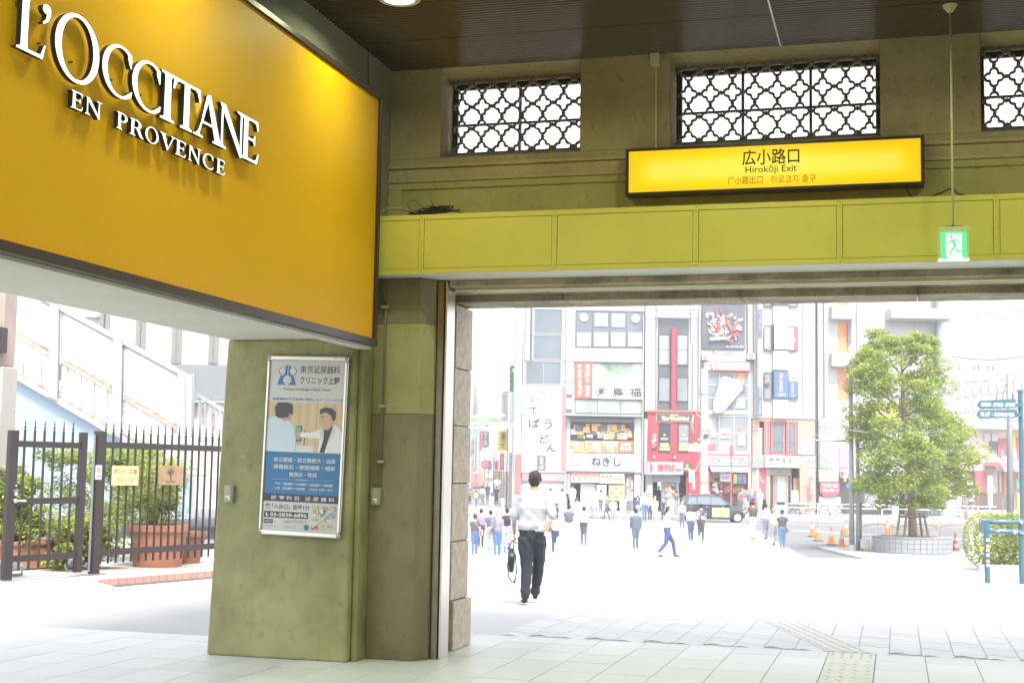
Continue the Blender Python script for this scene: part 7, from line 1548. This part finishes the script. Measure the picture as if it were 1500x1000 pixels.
for i in range(26):
    for j in range(7):
        x = -.35-.15*(i+1); y = -.05-.15*(j+1)
        if j > 5.5+0 and False: continue
        xo = x+.15*0; sh2 = 0
        if x > -.6 and j > 6-(-.35-x)*8: continue
        o = bpy.data.objects.new('tile', tme4); COL.objects.link(o); o.parent = rb; zz_ = zK-(zK+.014)*(-(y)-.05)/1.05
        o.matrix_local = wm(rb).inverted() @ (FF @ Matrix.Translation((x, y, zz_)) @ Matrix.Rotation(ang*1.0, 4, 'X'))
MB(FF).add([(-4.3, -1.12, -.03), (-.34, -1.12, -.03), (-.34, -.04, zK-.02), (-4.3, -.04, zK-.02)], [(0, 1, 2, 3)]).build('bed', M_pave, rb)
def spear(mb, x, z0, z1, y=0, r=.013):
    mb.box(x-r, x+r, y-r, y+r, z0, z1); mb.lathe([(r*.8, 0), (r*.8, .02), (r*1.5, .035), (r*.5, .06), (r*.9, .08), (.001, .15)], (x, y, z1), 6)
# fence panel
fn = thing('iron_fence', 'dark brown iron railing with spear tops to the right of the gate', 'fence', tuple(wF1*[1, 1, 0]+np.array([0, 0, zK])))
xr0 = F(150, 700)[0]; xr1 = F(345, 700)[0]+.8
zt0, zb0 = F(230, 654)[1], F(230, 804)[1]
MB(FF).box(.08, xr1, -.03, .01, zt0-.045, zt0+.045).build('rail', M_fence, fn); MB(FF).box(.08, xr1, -.03, .01, zb0-.045, zb0+.045).build('rail', M_fence, fn)
pxs = [150.5+10.9*k for k in range(17)]; dx_ = (F(290, 700)[0]-F(152, 700)[0])/13.
x = F(152, 700)[0]
while x < xr1: b = MB(FF); spear(b, x, zb0-.16, zt0+.19, .0, .012); b.build('bar', M_fence, fn); x += dx_
def fpost(x, w_, zt_, lab_parent, nm='post'): return MB(FF).box(x-w_/2, x+w_/2, -.05, .05, zK-.01, zt_).build(nm, M_fence, lab_parent, bevel=.004)
ztp = F(140, 631)[1]; fpost(0, .125, ztp, fn); MB(FF).box(-.14, .14, -.1, .1, zK, zK+.02).build('base_plate', M_gal, fn)
gt = thing('iron_gate', 'dark brown iron pedestrian gate with steel lever handle at far left', 'gate', tuple(wF1*[1, 1, 0]-FD*.8))
xg1 = F(119, 700)[0]; xg0 = F(16, 700)[0]; MB(FF).box(xg1-.055, xg1+.055, -.04, .03, zK+.06, F(119, 633)[1]).build('stile', M_fence, gt, bevel=.003); MB(FF).box(xg0-.07, xg0+.07, -.04, .03, zK+.02, F(22, 630)[1]).build('stile', M_fence, gt, bevel=.003)
MB(FF).box(-.085, -.07, .0, .03, zK+.05, ztp-.05).build('hinge_rod', M_gal, gt)
for py in (651, 733, 815): z_ = F(70, py)[1]; MB(FF).box(xg0+.07, xg1-.055, -.025, .005, z_-.042, z_+.042).build('rail', M_fence, gt)
zgt, zgb = F(70, 651)[1], F(70, 815)[1]; dg = (xg1-xg0)/7.3
for k in range(1, 7): b = MB(FF); spear(b, xg0+.03+dg*k, zgb-.16, zgt+.19, .0, .012); b.build('bar', M_fence, gt)
hx, hz_ = F(18, 733); MB(FF).lathe([(0, -.075), (.03, -.07), (.03, -.04)], (hx, 0, hz_), 12, 'y').tube([(hx, -.07, hz_), (hx+.16, -.075, hz_)], .016, 8).build('lever_handle', M_alu, gt, smooth=2); hx, hz_ = F(19.5, 723); MB(FF).lathe([(0, -.06), (.028, -.055), (.028, -.04)], (hx, 0, hz_), 12, 'y').build('lock_cylinder', M_alu, gt, smooth=2)
hx, hz_ = F(20, 711); MB(FF).lathe([(0, -.055), (.015, -.05), (.015, -.04)], (hx, 0, hz_), 10, 'y').build('keyhole', M_alu, gt); hx, hz_ = F(19.5, 718); MB(FF).box(hx-.03, hx+.03, -.045, -.041, hz_-.006, hz_+.006).build('blue_sticker', C(.2, .4, .7), gt)
def fplate(name, lab, x0, y0, x1, y1, m_, cat='sign', y=-.05):
    a, c = F(x0, y1), F(x1, y0); xm = (x0+x1)/2; za, zc = F(xm, y1)[1], F(xm, y0)[1]; p_ = FF @ Vector(((a[0]+c[0])/2, y, za)); t = thing(name, lab, cat, tuple(p_)); MB(FF).box(a[0], c[0], y-.008, y, za, zc).build('plate', m_, t, bevel=.002)
    for sx_ in (a[0]+.03, c[0]-.03): MB(FF).box(sx_-.004, sx_+.004, y, -.012, za+.05, za+.07).build('wire_tie', M_gal, t)
    return t, (lambda s, X0, Y0, X1, Y1, mm, bold=0: text(s, mm, t, FF @ Vector((0, y-.008, 0)), FF.to_3x3() @ Vector((1, 0, 0)), (0, 0, 1), FF.to_3x3() @ Vector((0, -1, 0)), F(X0, (Y0+Y1)/2)[0], F(X1, (Y0+Y1)/2)[0], F((X0+X1)/2, Y1)[1], F((X0+X1)/2, Y0)[1], .003, bold))
t, tf = fplate('notice_plate', 'cream notice board with faded brown Japanese lettering tied to railing', 159, 682, 199.5, 710.5, C(.58, .46, .25)); tf('ボレイノ広場', 163, 686, 196, 694, C(.30, .16, .04), .01); tf('ご自由にお入りください 公園は\n夕方閉まります 上野駅', 164, 699, 195, 706, C(.4, .25, .1), 0)
t, tf = fplate('wooden_plaque', 'brown wooden plaque with a dark tree emblem on railing', 228, 682, 264.5, 710, mat('plaque_wood', (.34, .22, .12), .6, var=.25, vs=9))
for (x0, y0, x1, y1, r_) in ((246, 703, 246, 692, .008), (246, 696, 242, 690, .005), (246, 696, 250, 690, .005), (246, 694, 246, 687, .005)): a, c = F(x0, y0), F(x1, y1); MB(FF).tube([(a[0], -.060, a[1]), (c[0], -.060, c[1])], r_, 5).build('tree_emblem', C(.08, .06, .05), t)
rq = random.Random(6); eb = MB(FF)
for k in range(60): a = F(246+rq.gauss(0, 2.6), 690+rq.gauss(0, 2.6)); eb.box(a[0]-.005, a[0]+.005, -.061, -.058, a[1]-.005, a[1]+.005)
tag(eb.build('tree_emblem_leaves', C(.1, .08, .07), t), kind='stuff'); tf('EKITABI', 239, 703.5, 253, 706.5, C(.15, .1, .07), .01)
t, tf = fplate('no_smoking_sign', 'small white no smoking sticker on the gate post', 135, 681, 145, 702, C(.62, .62, .62), y=-.055); a = F(140, 688)
MB(FF).lathe([(.026, -.068), (.034, -.068), (.034, -.064), (.026, -.064), (.026, -.068)], (a[0], 0, a[1]), 20, 'y').build('ring_mark', C(.6, .07, .07), t); MB(FF).tube([(a[0]-.022, -.067, a[1]+.022), (a[0]+.022, -.067, a[1]-.022)], .003, 5).build('ring_mark', C(.6, .07, .07), t); tf('禁煙', 137, 695.5, 143.5, 698.5, C(.5, .1, .1), .02)
# ---- pots and planting
def bush(name, lab, cat, c, rr, n, size, seed, stems=0, z0=None):
    t = thing(name, lab, cat, tuple(FF @ Vector((c[0], c[1], z0 if z0 is not None else zK)))); rb_ = random.Random(seed); b = MB(FF)
    for _ in range(max(6, n//230)):
        q = (c[0]+rb_.uniform(-.75, .75)*rr[0], c[1]+rb_.uniform(-.7, .7)*rr[1], c[2]+rb_.uniform(-.72, .75)*rr[2]); s_ = rb_.uniform(.16, .30)
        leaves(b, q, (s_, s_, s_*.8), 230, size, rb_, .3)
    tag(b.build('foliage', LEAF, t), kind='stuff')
    for k in range(stems):
        q = (c[0]+rb_.uniform(-.6, .6)*rr[0], c[1]+rb_.uniform(-.5, .5)*rr[1], c[2]+rb_.uniform(0, .6)*rr[2]); MB(FF).tube([(c[0]+rb_.uniform(-.2, .2)*rr[0], c[1], c[2]-rr[2]), ((q[0]+c[0])/2, q[1], c[2]-.3*rr[2]), q], [.014, .010, .004], 5).build('stem', BARK, t)
    return t
M_terra = mat('terracotta', (.46, .22, .14), .8, var=.2, vs=5, bump=.1)
px_, _ = F(262, 800); yP = .62; sc_ = 1.03
pot = thing('terracotta_pot', 'large round terracotta pot with rolled rim behind the railing', 'plant pot', tuple(FF @ Vector((px_+.15, yP, zK)))); cP = (px_+.20, yP, zK)
MB(FF).lathe([(.36, 0), (.37, .02), (.43, .52), (.445, .53), (.47, .55), (.475, .64), (.46, .65), (.43, .64), (.40, .58), (0, .58)], cP, 32).build('pot', M_terra, pot, smooth=2); MB(FF).lathe([(.0, .575), (.41, .575), (.0, .60)], cP, 20).build('soil', bpy.data.materials['soil'], pot)
p2 = (px_+1.05, yP+.25, zK); pot2 = thing('terracotta_pot', 'darker smaller terracotta pot partly hidden by the pillar', 'plant pot', tuple(FF @ Vector(p2))); MB(FF).lathe([(.26, 0), (.34, .42), (.37, .43), (.37, .5), (.33, .5), (.3, .44), (0, .44)], p2, 28).build('pot', mat('terracotta_dark', (.30, .15, .10), .8, var=.2, vs=5), pot2, smooth=2)
bush('potted_shrub', 'dense fine leaved shrub growing in the large terracotta pot', 'shrub', (cP[0], cP[1]+.1, 1.28), (.62, .45, .62), 9500, .028, 31, 14)
bush('leafy_shrub', 'tall airy green shrub filling the railing behind the large pot', 'shrub', (cP[0]+.35, cP[1]+1.5, 1.35), (1.5, .5, .85), 15000, .035, 32, 8)
bush('yellow_green_grass_clump', 'low yellow green feathery plants left of the large pot', 'ground plants', (cP[0]-1.15, 1.1, .55), (.55, .5, .45), 6500, .04, 33, 0)
bush('leafy_shrub', 'glossy shrub behind the gate above the long planter', 'shrub', (F(75, 700)[0]+.65, 1.9, 1.2), (1.0, .35, .62), 8000, .045, 34, 10)
bush('leafy_shrub', 'low bright green foliage just above the long planter rim', 'shrub', (F(75, 700)[0]+.7, 1.8, .74), (1.1, .3, .22), 4200, .045, 36, 0)
bush('leafy_shrub', 'dark leaved shrub between the gate post and the notice board', 'shrub', (F(158, 700)[0], 2.1, 1.0), (.4, .4, .55), 4200, .05, 35, 6)
lpn = thing('long_planter', 'long low terracotta coloured planter box behind the gate', 'planter', tuple(FF @ Vector((F(75, 790)[0], 1.8, zK)))); a = F(14, 790)[0]; MB(FF).box(a, F(150, 790)[0]+1.0, 1.5, 2.3, zK, .52).build('box', M_terra, lpn, bevel=.02); MB(FF).box(a, F(150, 790)[0]+1.01, 1.47, 1.5, .47, .535).build('rim', M_terra, lpn, bevel=.01)
def flood(px, py, lab, tilt):
    x, _ = F(px, py); t = thing('flood_light', lab, 'flood light', tuple(FF @ Vector((x, .7, zK)))); q = FF @ Matrix.Translation((x, .7, zK+.13)) @ Matrix.Rotation(rad(tilt), 4, 'X')
    MB(q).box(-.13, .13, -.03, .03, -.09, .09).build('housing', mat('lamp_grey', (.32, .34, .36), .4, metal=.3), t, bevel=.01); MB(q).box(-.11, .11, -.036, -.031, -.07, .07).build('glass', G_pale, t); MB(FF).box(x-.14, x+.14, .68, .72, zK, zK+.03).build('bracket', M_gal, t); MB(FF).box(x-.145, x-.135, .69, .71, zK+.01, zK+.15).box(x+.135, x+.145, .69, .71, zK+.01, zK+.15).build('bracket', M_gal, t)
flood(47, 800, 'grey floodlight tilted up on the ground behind the gate, left one', 25); flood(74, 803, 'grey floodlight lying flatter on the ground, right one behind gate', -70); flood(160, 822, 'small dark floodlight at the foot of the railing by the notice', 40)
# ---- side pillar far left
sp_ = thing('outer_pillar', 'outer pillar with granite lower half and pinkish plaster upper at left edge', 'pillar', (-9.0, 13.5, 0))
YQ = 17.5; qa = onY(17, 640, YQ+.3); zg = onY(10, 536, YQ)[2]
MB().box(qa[0]-1.5, qa[0], YQ, YQ+.35, 0, .62).box(qa[0]-1.5, qa[0]-.004, YQ+.004, YQ+.35, .628, 1.55).box(qa[0]-1.5, qa[0]+.012, YQ-.01, YQ+.36, 1.558, zg).build('granite_block', mat('speckled_granite', (.44, .42, .39), .8, var=.35, vs=45, bump=.3, bs=120), sp_, bevel=.015)
MB().box(qa[0]-1.5, qa[0]-.03, YQ+.02, YQ+.33, zg+.01, 4.9).build('upper_shaft', mat('pinkish_plaster', (.34, .27, .24), .8, var=.15, vs=2), sp_, bevel=.015)
q0, q1 = onY(-20, 517, YQ-.02), onY(10, 480, YQ-.02); MB().box(q0[0], q1[0], YQ-.16, YQ+.018, q0[2], q1[2]).build('dark_box', M_signf, sp_, bevel=.01)
sp_.location = (qa[0]-.7, YQ+.2, 0); bpy.context.view_layer.update()
for ch in sp_.children: ch.data.transform(Matrix.Translation(Vector((-9.0, 13.5, 0))-sp_.location))
# ---- footbridge stair
wR = 31.; sr = sthing('footbridge_stair', 'white panelled footbridge staircase climbing to the left behind the shrubs', 'staircase', onW(150, 700, wR)[0], wR, 0); PS = lambda x, y: onW(x, y, wR)
M_stw = mat('white_steel', (.30, .31, .33), .5, var=.08, vs=2); M_pan = mat('translucent_panel', (.58, .58, .58), .5); M_rust = mat('rusty_edge', (.20, .15, .12), .8, var=.6, vs=9, col2=(.40, .36, .33)); M_bl = mat('pale_blue_wall', (.27, .35, .42), .6, var=.05, vs=1)
def sheet4(pts, m_, nm, par, d0, d1, wR=wR):
    q = [onW(x, y, wR) for x, y in pts]; v = [(p[0], wR+d0, p[2]) for p in q]+[(p[0], wR+d1, p[2]) for p in q]; return MB(STREET).add(v, [(3, 2, 1, 0), (4, 5, 6, 7), (0, 1, 5, 4), (1, 2, 6, 5), (2, 3, 7, 6), (3, 0, 4, 7)]).build(nm, m_, par)
top = lambda x: 447+(x-82)*.541 ; midl = lambda x: 482+(x-18)*.585; botl = lambda x: 545+(x-20)*.585
segx = [(-60, 75), (90, 168), (181, 263)]
for x0, x1 in segx:
    sheet4([(x0, top(x0)+6), (x1, top(x1)+6), (x1, midl(x1)-3), (x0, midl(x0)-3)], M_pan, 'upper_panel', sr, .0, .04)
    n_ = 8 if x0 > 0 else 10
    for k in range(n_):
        a, c = x0+(x1-x0)*k/n_, x0+(x1-x0)*(k+1)/n_-1.5; sheet4([(a, midl(a)+7), (c, midl(c)+7), (c, botl(c)-5), (a, botl(a)-5)], M_pan, 'lower_slat', sr, .0+.03*(k % 2), .05+.03*(k % 2))
    sheet4([(x0, midl(x0)-3), (x1, midl(x1)-3), (x1, midl(x1)+1), (x0, midl(x0)+1)], M_rust, 'mid_rail', sr, -.05, .09); sheet4([(x0, midl(x0)+1), (x1, midl(x1)+1), (x1, midl(x1)+7), (x0, midl(x0)+7)], mat('peeling_cream', (.42, .33, .26), .7, var=.2, vs=8), 'mid_rail', sr, -.04, .08)
    sheet4([(x0, top(x0)+4), (x1, top(x1)+4), (x1, top(x1)+6), (x0, top(x0)+6)], M_rust, 'rust_line', sr, -.04, .05); sheet4([(x0, botl(x0)-5), (x1, botl(x1)-5), (x1, botl(x1)-1), (x0, botl(x0)-1)], M_rust, 'rust_line', sr, -.04, .05)
    for xx in (x0, x1-1.5): sheet4([(xx, top(xx)+6), (xx+1.5, top(xx)+7), (xx+1, botl(xx)-5), (xx-.5, botl(xx)-6)], M_rust, 'rust_line', sr, -.03, .05)
sheet4([(-60, top(-60)-4), (275, top(275)-4), (275, top(275)+4), (-60, top(-60)+4)], M_stw, 'top_rail', sr, -.08, .12); sheet4([(-60, botl(-60)-1), (275, botl(275)-1), (275, botl(275)+8), (-60, botl(-60)+8)], M_stw, 'stringer', sr, -.08, .3)
for x in (82, 174.5, 269): sheet4([(x-6.5, top(x)-5), (x+6.5, top(x)+2), (x+4, botl(x)+6), (x-9, botl(x)-1)], M_stw, 'post', sr, -.12, .02)
sheet4([(-60, botl(-60)+8), (275, botl(275)+8), (275, 760), (-60, 760)], M_bl, 'underside_wall', sr, .1, .6)
sheet4([(276, 548), (284, 551), (283, 640), (275, 640)], M_stw, 'end_post', sr, -.2, .1)
sheet4([(284, 574), (345, 610), (345, 616), (284, 580)], M_stw, 'handrail', sr, .3, .4); sheet4([(284, 640), (345, 640), (345, 648), (284, 648)], M_stw, 'handrail', sr, .3, .4)
for k in range(7): x = 286+8.2*k; sheet4([(x, 580+(x-284)*.59), (x+3, 582+(x-284)*.59), (x+3, 640), (x, 640)], M_stw, 'baluster', sr, .32, .38)
for k in range(20): w_ = wR+.6; xx = 270-17*k; p = onW(xx, botl(xx)+4, w_); MB(STREET).box(p[0]-.28, p[0]+.1, w_, w_+2.2, p[2]-.04, p[2]).build('step', M_kerb, sr)
Lb = Fac('slit_window_building', 'white building with tall paired window slits beyond the footbridge stair', 200, 60, 0)
Lb.box('wall', -80, 250, 345, 534, W_tile, 0, -12); Lb.box('grey_band', 120, 534, 345, 586, mat('grey_cladding', (.15, .16, .17), .6), .4, -12); Lb.box('ledge', 120, 586.5, 345, 589, W_grey, .6, 0); Lb.box('lower_wall', 120, 589, 345, None, C(.45, .42, .38), .2, -12); Lb.box('sill_slab', 125, 464, 147, 466, W_grey, .4, 0)
for x in (157, 210, 263, 317): Lb.win(x-7, 300, x+7, 533, 2, 3, C(.16, .16, .15), mat('slit_glass', (.07, .08, .10), .35, spec=.3), .05, .25)
Lb.box('white_strip_lamp', 285, 549, 288, 571, W_tile, .6, .41)
for k in range(4): Lb.box('lower_window', 284+14*k, 590+8*k, 290+14*k, 612+8*k, C(.22, .17, .16), .25, .201)
# ============================================================ CLINIC POSTER ON THE PILLAR
po = thing('clinic_poster', 'tall clinic advert in rounded aluminium frame with two men and blue text panel', 'poster', (-5.1, 11.32, 1.08))
PW, PH, PY = .785, 1.607, 11.318; pang = rad(1.35)
PM = Matrix.Translation((-5.497, PY, 1.086)) @ Matrix.Rotation(pang, 4, 'Y')
def pp(s, t): return (s*PW, (1-t)*PH)
def prect(nm, s0, t0, s1, t1, m_, off, par=None, dep=.0008):
    a, c = pp(s0, t1), pp(s1, t0); return MB(PM).box(a[0], c[0], -off-dep, -off, a[1], c[1]).build(nm, m_, par or po)
def ppoly(nm, pts, m_, off, par=None):
    q = [pp(s, t) for s, t in pts]; ar = sum(q[i][0]*q[(i+1) % len(q)][1]-q[(i+1) % len(q)][0]*q[i][1] for i in range(len(q)))
    if ar < 0: q = q[::-1]
    return MB(PM).prism(q, (0, -off, 0), (1, 0, 0), (0, 0, 1), (0, -1, 0), .0006).build(nm, m_, par or po)
def ptext(s_, x0, t0, x1, t1, m_, off, bold=0, sp=1):
    a, c = pp(x0, t1), pp(x1, t0); R3 = PM.to_3x3(); return text(s_, m_, po, PM @ Vector((0, 0, 0)), R3 @ Vector((1, 0, 0)), R3 @ Vector((0, 0, 1)), R3 @ Vector((0, -1, 0)), a[0], c[0], a[1], c[1], off, bold, None, sp)
def pr(*c, rough=.3): return pm(c, rough, coat=.12)
Fm = MB(PM).box(0, PW, -.02, .014, 0, .045).box(0, PW, -.02, .014, PH-.045, PH).box(0, .032, -.0195, .0135, .045, PH-.045).box(PW-.032, PW, -.0195, .0135, .045, PH-.045).build('frame', M_alu, po, bevel=.012)
for s_, t_ in ((0, 0), (1, 0), (0, 1), (1, 1)): a = pp(s_, t_); sx_ = .002 if s_ == 0 else -.034; sz_ = .002 if t_ == 1 else -.034; MB(PM).box(a[0]+sx_, a[0]+sx_+.032, -.0225, -.0205, a[1]+sz_, a[1]+sz_+.032).build('corner_cap', M_steel, po, bevel=.006)
prect('backing', .03, .02, .97, .98, pr(.54, .54, .51), .004, dep=.002)
Bl = pr(.015, .13, .36); Kk = pr(.025, .025, .035); Wt = pr(.60, .60, .57); O1 = .0075
# logo
for pts in ([(.165, .115), (.215, .085), (.235, .055), (.25, .055), (.25, .10), (.235, .165), (.13, .165)], [(.265, .055), (.28, .055), (.30, .085), (.33, .115), (.365, .165), (.27, .165), (.262, .10)]): ppoly('logo', pts, Bl, O1)
for cx in (.19, .32): ppoly('logo', [(cx+.042*math.cos(a), .088+.026*math.sin(a)) for a in [k*.5236 for k in range(12)]], Wt, O1+.001); 
for cx in (.19, .32):
    a = pp(cx, .088); MB(PM).lathe([(.031, -O1-.003), (.035, -O1-.003), (.035, -O1-.002), (.031, -O1-.002), (.031, -O1-.003)], (a[0], 0, a[1]), 20, 'y').build('logo_outline', Kk, po)
ppoly('logo_face', [(.2555+.050*math.cos(a), .137+.024*math.sin(a)) for a in [k*.3927 for k in range(16)]], Wt, O1+.002)
for cx in (.235, .276): ppoly('logo_eye', [(cx-.01, .131), (cx+.01, .131), (cx+.01, .134), (cx-.01, .134)], Kk, O1+.003)
ppoly('logo_mouth', [(.235, .143), (.256, .15), (.276, .143), (.256, .154)], Kk, O1+.003)
ptext('東京泌尿器科', .41, .055, .90, .098, Kk, O1, .006); ptext('クリニック上野', .41, .116, .90, .158, Kk, O1, .014); ptext('Tokyo Urology Clinic Ueno', .21, .181, .80, .198, Kk, O1, .012)
ptext('泌尿器科の保険診療に特化したクリニックです', .085, .236, .95, .252, Bl, O1, .018); ptext('Jobi   37', .82, .008, .93, .016, Kk, .021, 0)
# photograph with two men
ph = prect('photo', .035, .262, .965, .538, pr(.56, .42, .24), .0065)
for k in range(12): prect('photo_curtain', .30+.055*k, .263, .322+.055*k, .5, pr(.60, .46, .27) if k % 2 else pr(.50, .37, .20), .0074, ph, .0002)
prect('photo_desk', .36, .50, .62, .537, pr(.6, .6, .58), .0078, ph)
prect('photo_monitor', .40, .39, .47, .478, pr(.04, .09, .13), .0082, ph); prect('photo_monitor', .405, .395, .455, .47, pr(.15, .33, .38), .0092, ph); prect('photo_lamp', .50, .41, .508, .50, Kk, .0082, ph)
ppoly('photo_patient', [(.04, .537), (.04, .36), (.10, .345), (.20, .34), (.30, .36), (.37, .40), (.40, .46), (.40, .537)], pr(.50, .60, .68), .0098, ph)
ppoly('photo_patient', [(.18, .345), (.19, .31), (.31, .31), (.30, .36), (.25, .372)], pr(.50, .30, .20), .0106, ph)
ppoly('photo_hair', [(.13, .335), (.12, .29), (.16, .264), (.26, .263), (.33, .272), (.345, .30), (.34, .33), (.30, .325), (.29, .345), (.20, .352), (.16, .35)], Kk, .0114, ph)
ppoly('photo_doctor', [(.42, .445), (.45, .425), (.58, .428), (.70, .405), (.76, .378), (.86, .378), (.94, .40), (.965, .44), (.965, .535), (.68, .535), (.69, .46), (.58, .457), (.45, .452)], pr(.68, .69, .69), .0098, ph)
ppoly('photo_doctor', [(.385, .435), (.43, .422), (.46, .428), (.45, .45), (.41, .452)], pr(.52, .32, .22), .0106, ph)
ppoly('photo_shirt', [(.74, .39), (.80, .375), (.85, .382), (.83, .42), (.79, .48), (.76, .535), (.70, .535), (.74, .46)], pr(.025, .025, .03), .0106, ph)
ppoly('photo_face', [(.685, .315), (.70, .30), (.82, .30), (.85, .34), (.83, .39), (.79, .41), (.73, .405), (.70, .385), (.685, .36), (.67, .35)], pr(.52, .33, .23), .0114, ph)
ppoly('photo_hair', [(.68, .325), (.68, .298), (.73, .285), (.82, .288), (.875, .31), (.87, .345), (.845, .36), (.82, .33), (.76, .312), (.71, .318)], Kk, .0122, ph)
ppoly('photo_eye', [(.70, .337), (.74, .335), (.74, .339), (.70, .341)], Kk, .0122, ph)
# lapels
ppoly('photo_lapel', [(.69, .41), (.745, .388), (.72, .47), (.70, .45)], pr(.54, .55, .56), .0110, ph); ppoly('photo_lapel', [(.85, .38), (.88, .42), (.80, .48), (.83, .42)], pr(.54, .55, .56), .0114, ph)
# blue panel
bp = prect('blue_panel', .035, .538, .965, .77, pr(.006, .14, .33), .0065)
for t0, s_, a, c in ((.572, '前立腺癌・前立腺肥大・血尿', .14, .90), (.612, '尿路結石・夜間頻尿・頻尿', .14, .90), (.652, '膀胱炎・性病', .34, .68)): ptext(s_, a, t0-.004, c, t0+.022, Wt, .0078, .012)
ptext('診療時間', .42, .686, .57, .694, Wt, .0078, .01); prect('rule', .14, .6895, .40, .6905, Wt, .0076); prect('rule', .59, .6895, .86, .6905, Wt, .0076)
ptext('平日', .17, .708, .235, .720, Wt, .0078, .01); ptext('10:00〜14:00 / 15:00〜18:00', .27, .707, .88, .721, Wt, .0078, .025)
ptext('土曜', .17, .733, .235, .745, Wt, .0078, .01); ptext('10:00〜14:00', .27, .732, .54, .746, Wt, .0078, .025); ptext('休診日 日曜・祝日', .60, .733, .88, .745, Wt, .0078, .01)
prect('navy_band', .035, .77, .965, .812, pr(.015, .015, .05), .0070); ptext('診 療 科 目   泌 尿 器 科', .13, .779, .91, .803, Wt, .0082, .014)
ptext('JR', .065, .826, .13, .843, Kk, O1, .03); ptext('上野駅', .065, .847, .13, .855, Kk, O1, .01); ptext('「入谷口」徒歩1分', .15, .826, .61, .855, Kk, O1, .016)
prect('phone_box', .055, .868, .60, .902, pr(.02, .02, .05), .0070); ptext('03-5830-6896', .13, .874, .585, .896, Wt, .0082, .03)
ppoly('phone_mark', [(.075, .874), (.09, .874), (.095, .885), (.11, .893), (.10, .898), (.08, .893)], Wt, .0082)
prect('small_label', .055, .912, .17, .935, pr(.05, .04, .12), .0070); ptext('予約受付中', .065, .918, .16, .929, Wt, .0082, .01)
ptext('〒110-0005 東京都台東区上野7\n地図はホームページにて', .28, .912, .60, .932, pr(.2, .2, .2), O1, 0); ptext('https://ueno-clinic.jp', .06, .945, .24, .954, pr(.2, .2, .2), O1, 0)
prect('search_box', .29, .943, .54, .956, pr(.3, .3, .3), .0070); prect('search_box_field', .293, .9445, .537, .9545, Wt, .0080); ptext('泌尿器科 上野', .30, .946, .45, .953, Kk, .009, 0)
ppoly('round_mark', [(.585+.033*math.cos(a), .948+.016*math.sin(a)) for a in [k*.5236 for k in range(12)]], Bl, .0078)
mapo = prect('map', .64, .826, .945, .962, pr(.50, .47, .36), .0070); rmm = random.Random(9)
for k in range(46):
    cx, ct = rmm.uniform(.66, .92), rmm.uniform(.835, .95); w_, h_ = rmm.uniform(.008, .03), rmm.uniform(.005, .014); a = rmm.uniform(-.3, .3)
    ppoly('map_block', [(cx-w_, ct-h_+a*w_), (cx+w_, ct-h_-a*w_), (cx+w_, ct+h_), (cx-w_, ct+h_)], [pr(.5, .12, .12), pr(.25, .4, .2), pr(.6, .58, .5), pr(.2, .3, .5), pr(.58, .5, .2), pr(.3, .28, .25)][k % 6], .0078+.0001*(k % 9), mapo)
ppoly('map_river', [(.78, .9), (.80, .895), (.945, .84), (.945, .85), (.80, .91)], pr(.2, .35, .5), .0092, mapo); ppoly('map_road', [(.65, .94), (.90, .835), (.91, .84), (.66, .95)], Wt, .0094, mapo)
# ============================================================ HAZE
hz_o = MB().box(-230, 230, -40, 330, -4.5, 45).build('haze', M_white)
m = bpy.data.materials.new('haze_air'); m.use_nodes = True; nt = m.node_tree; nt.nodes.clear(); o_ = nt.nodes.new('ShaderNodeOutputMaterial'); v = nt.nodes.new('ShaderNodeVolumePrincipled')
v.inputs['Color'].default_value = (.97, .98, 1, 1); v.inputs['Density'].default_value = .0013; v.inputs['Anisotropy'].default_value = 0; nt.links.new(v.outputs[0], o_.inputs['Volume'])
hz_o.data.materials.clear(); hz_o.data.materials.append(m); tag(hz_o, kind='stuff')
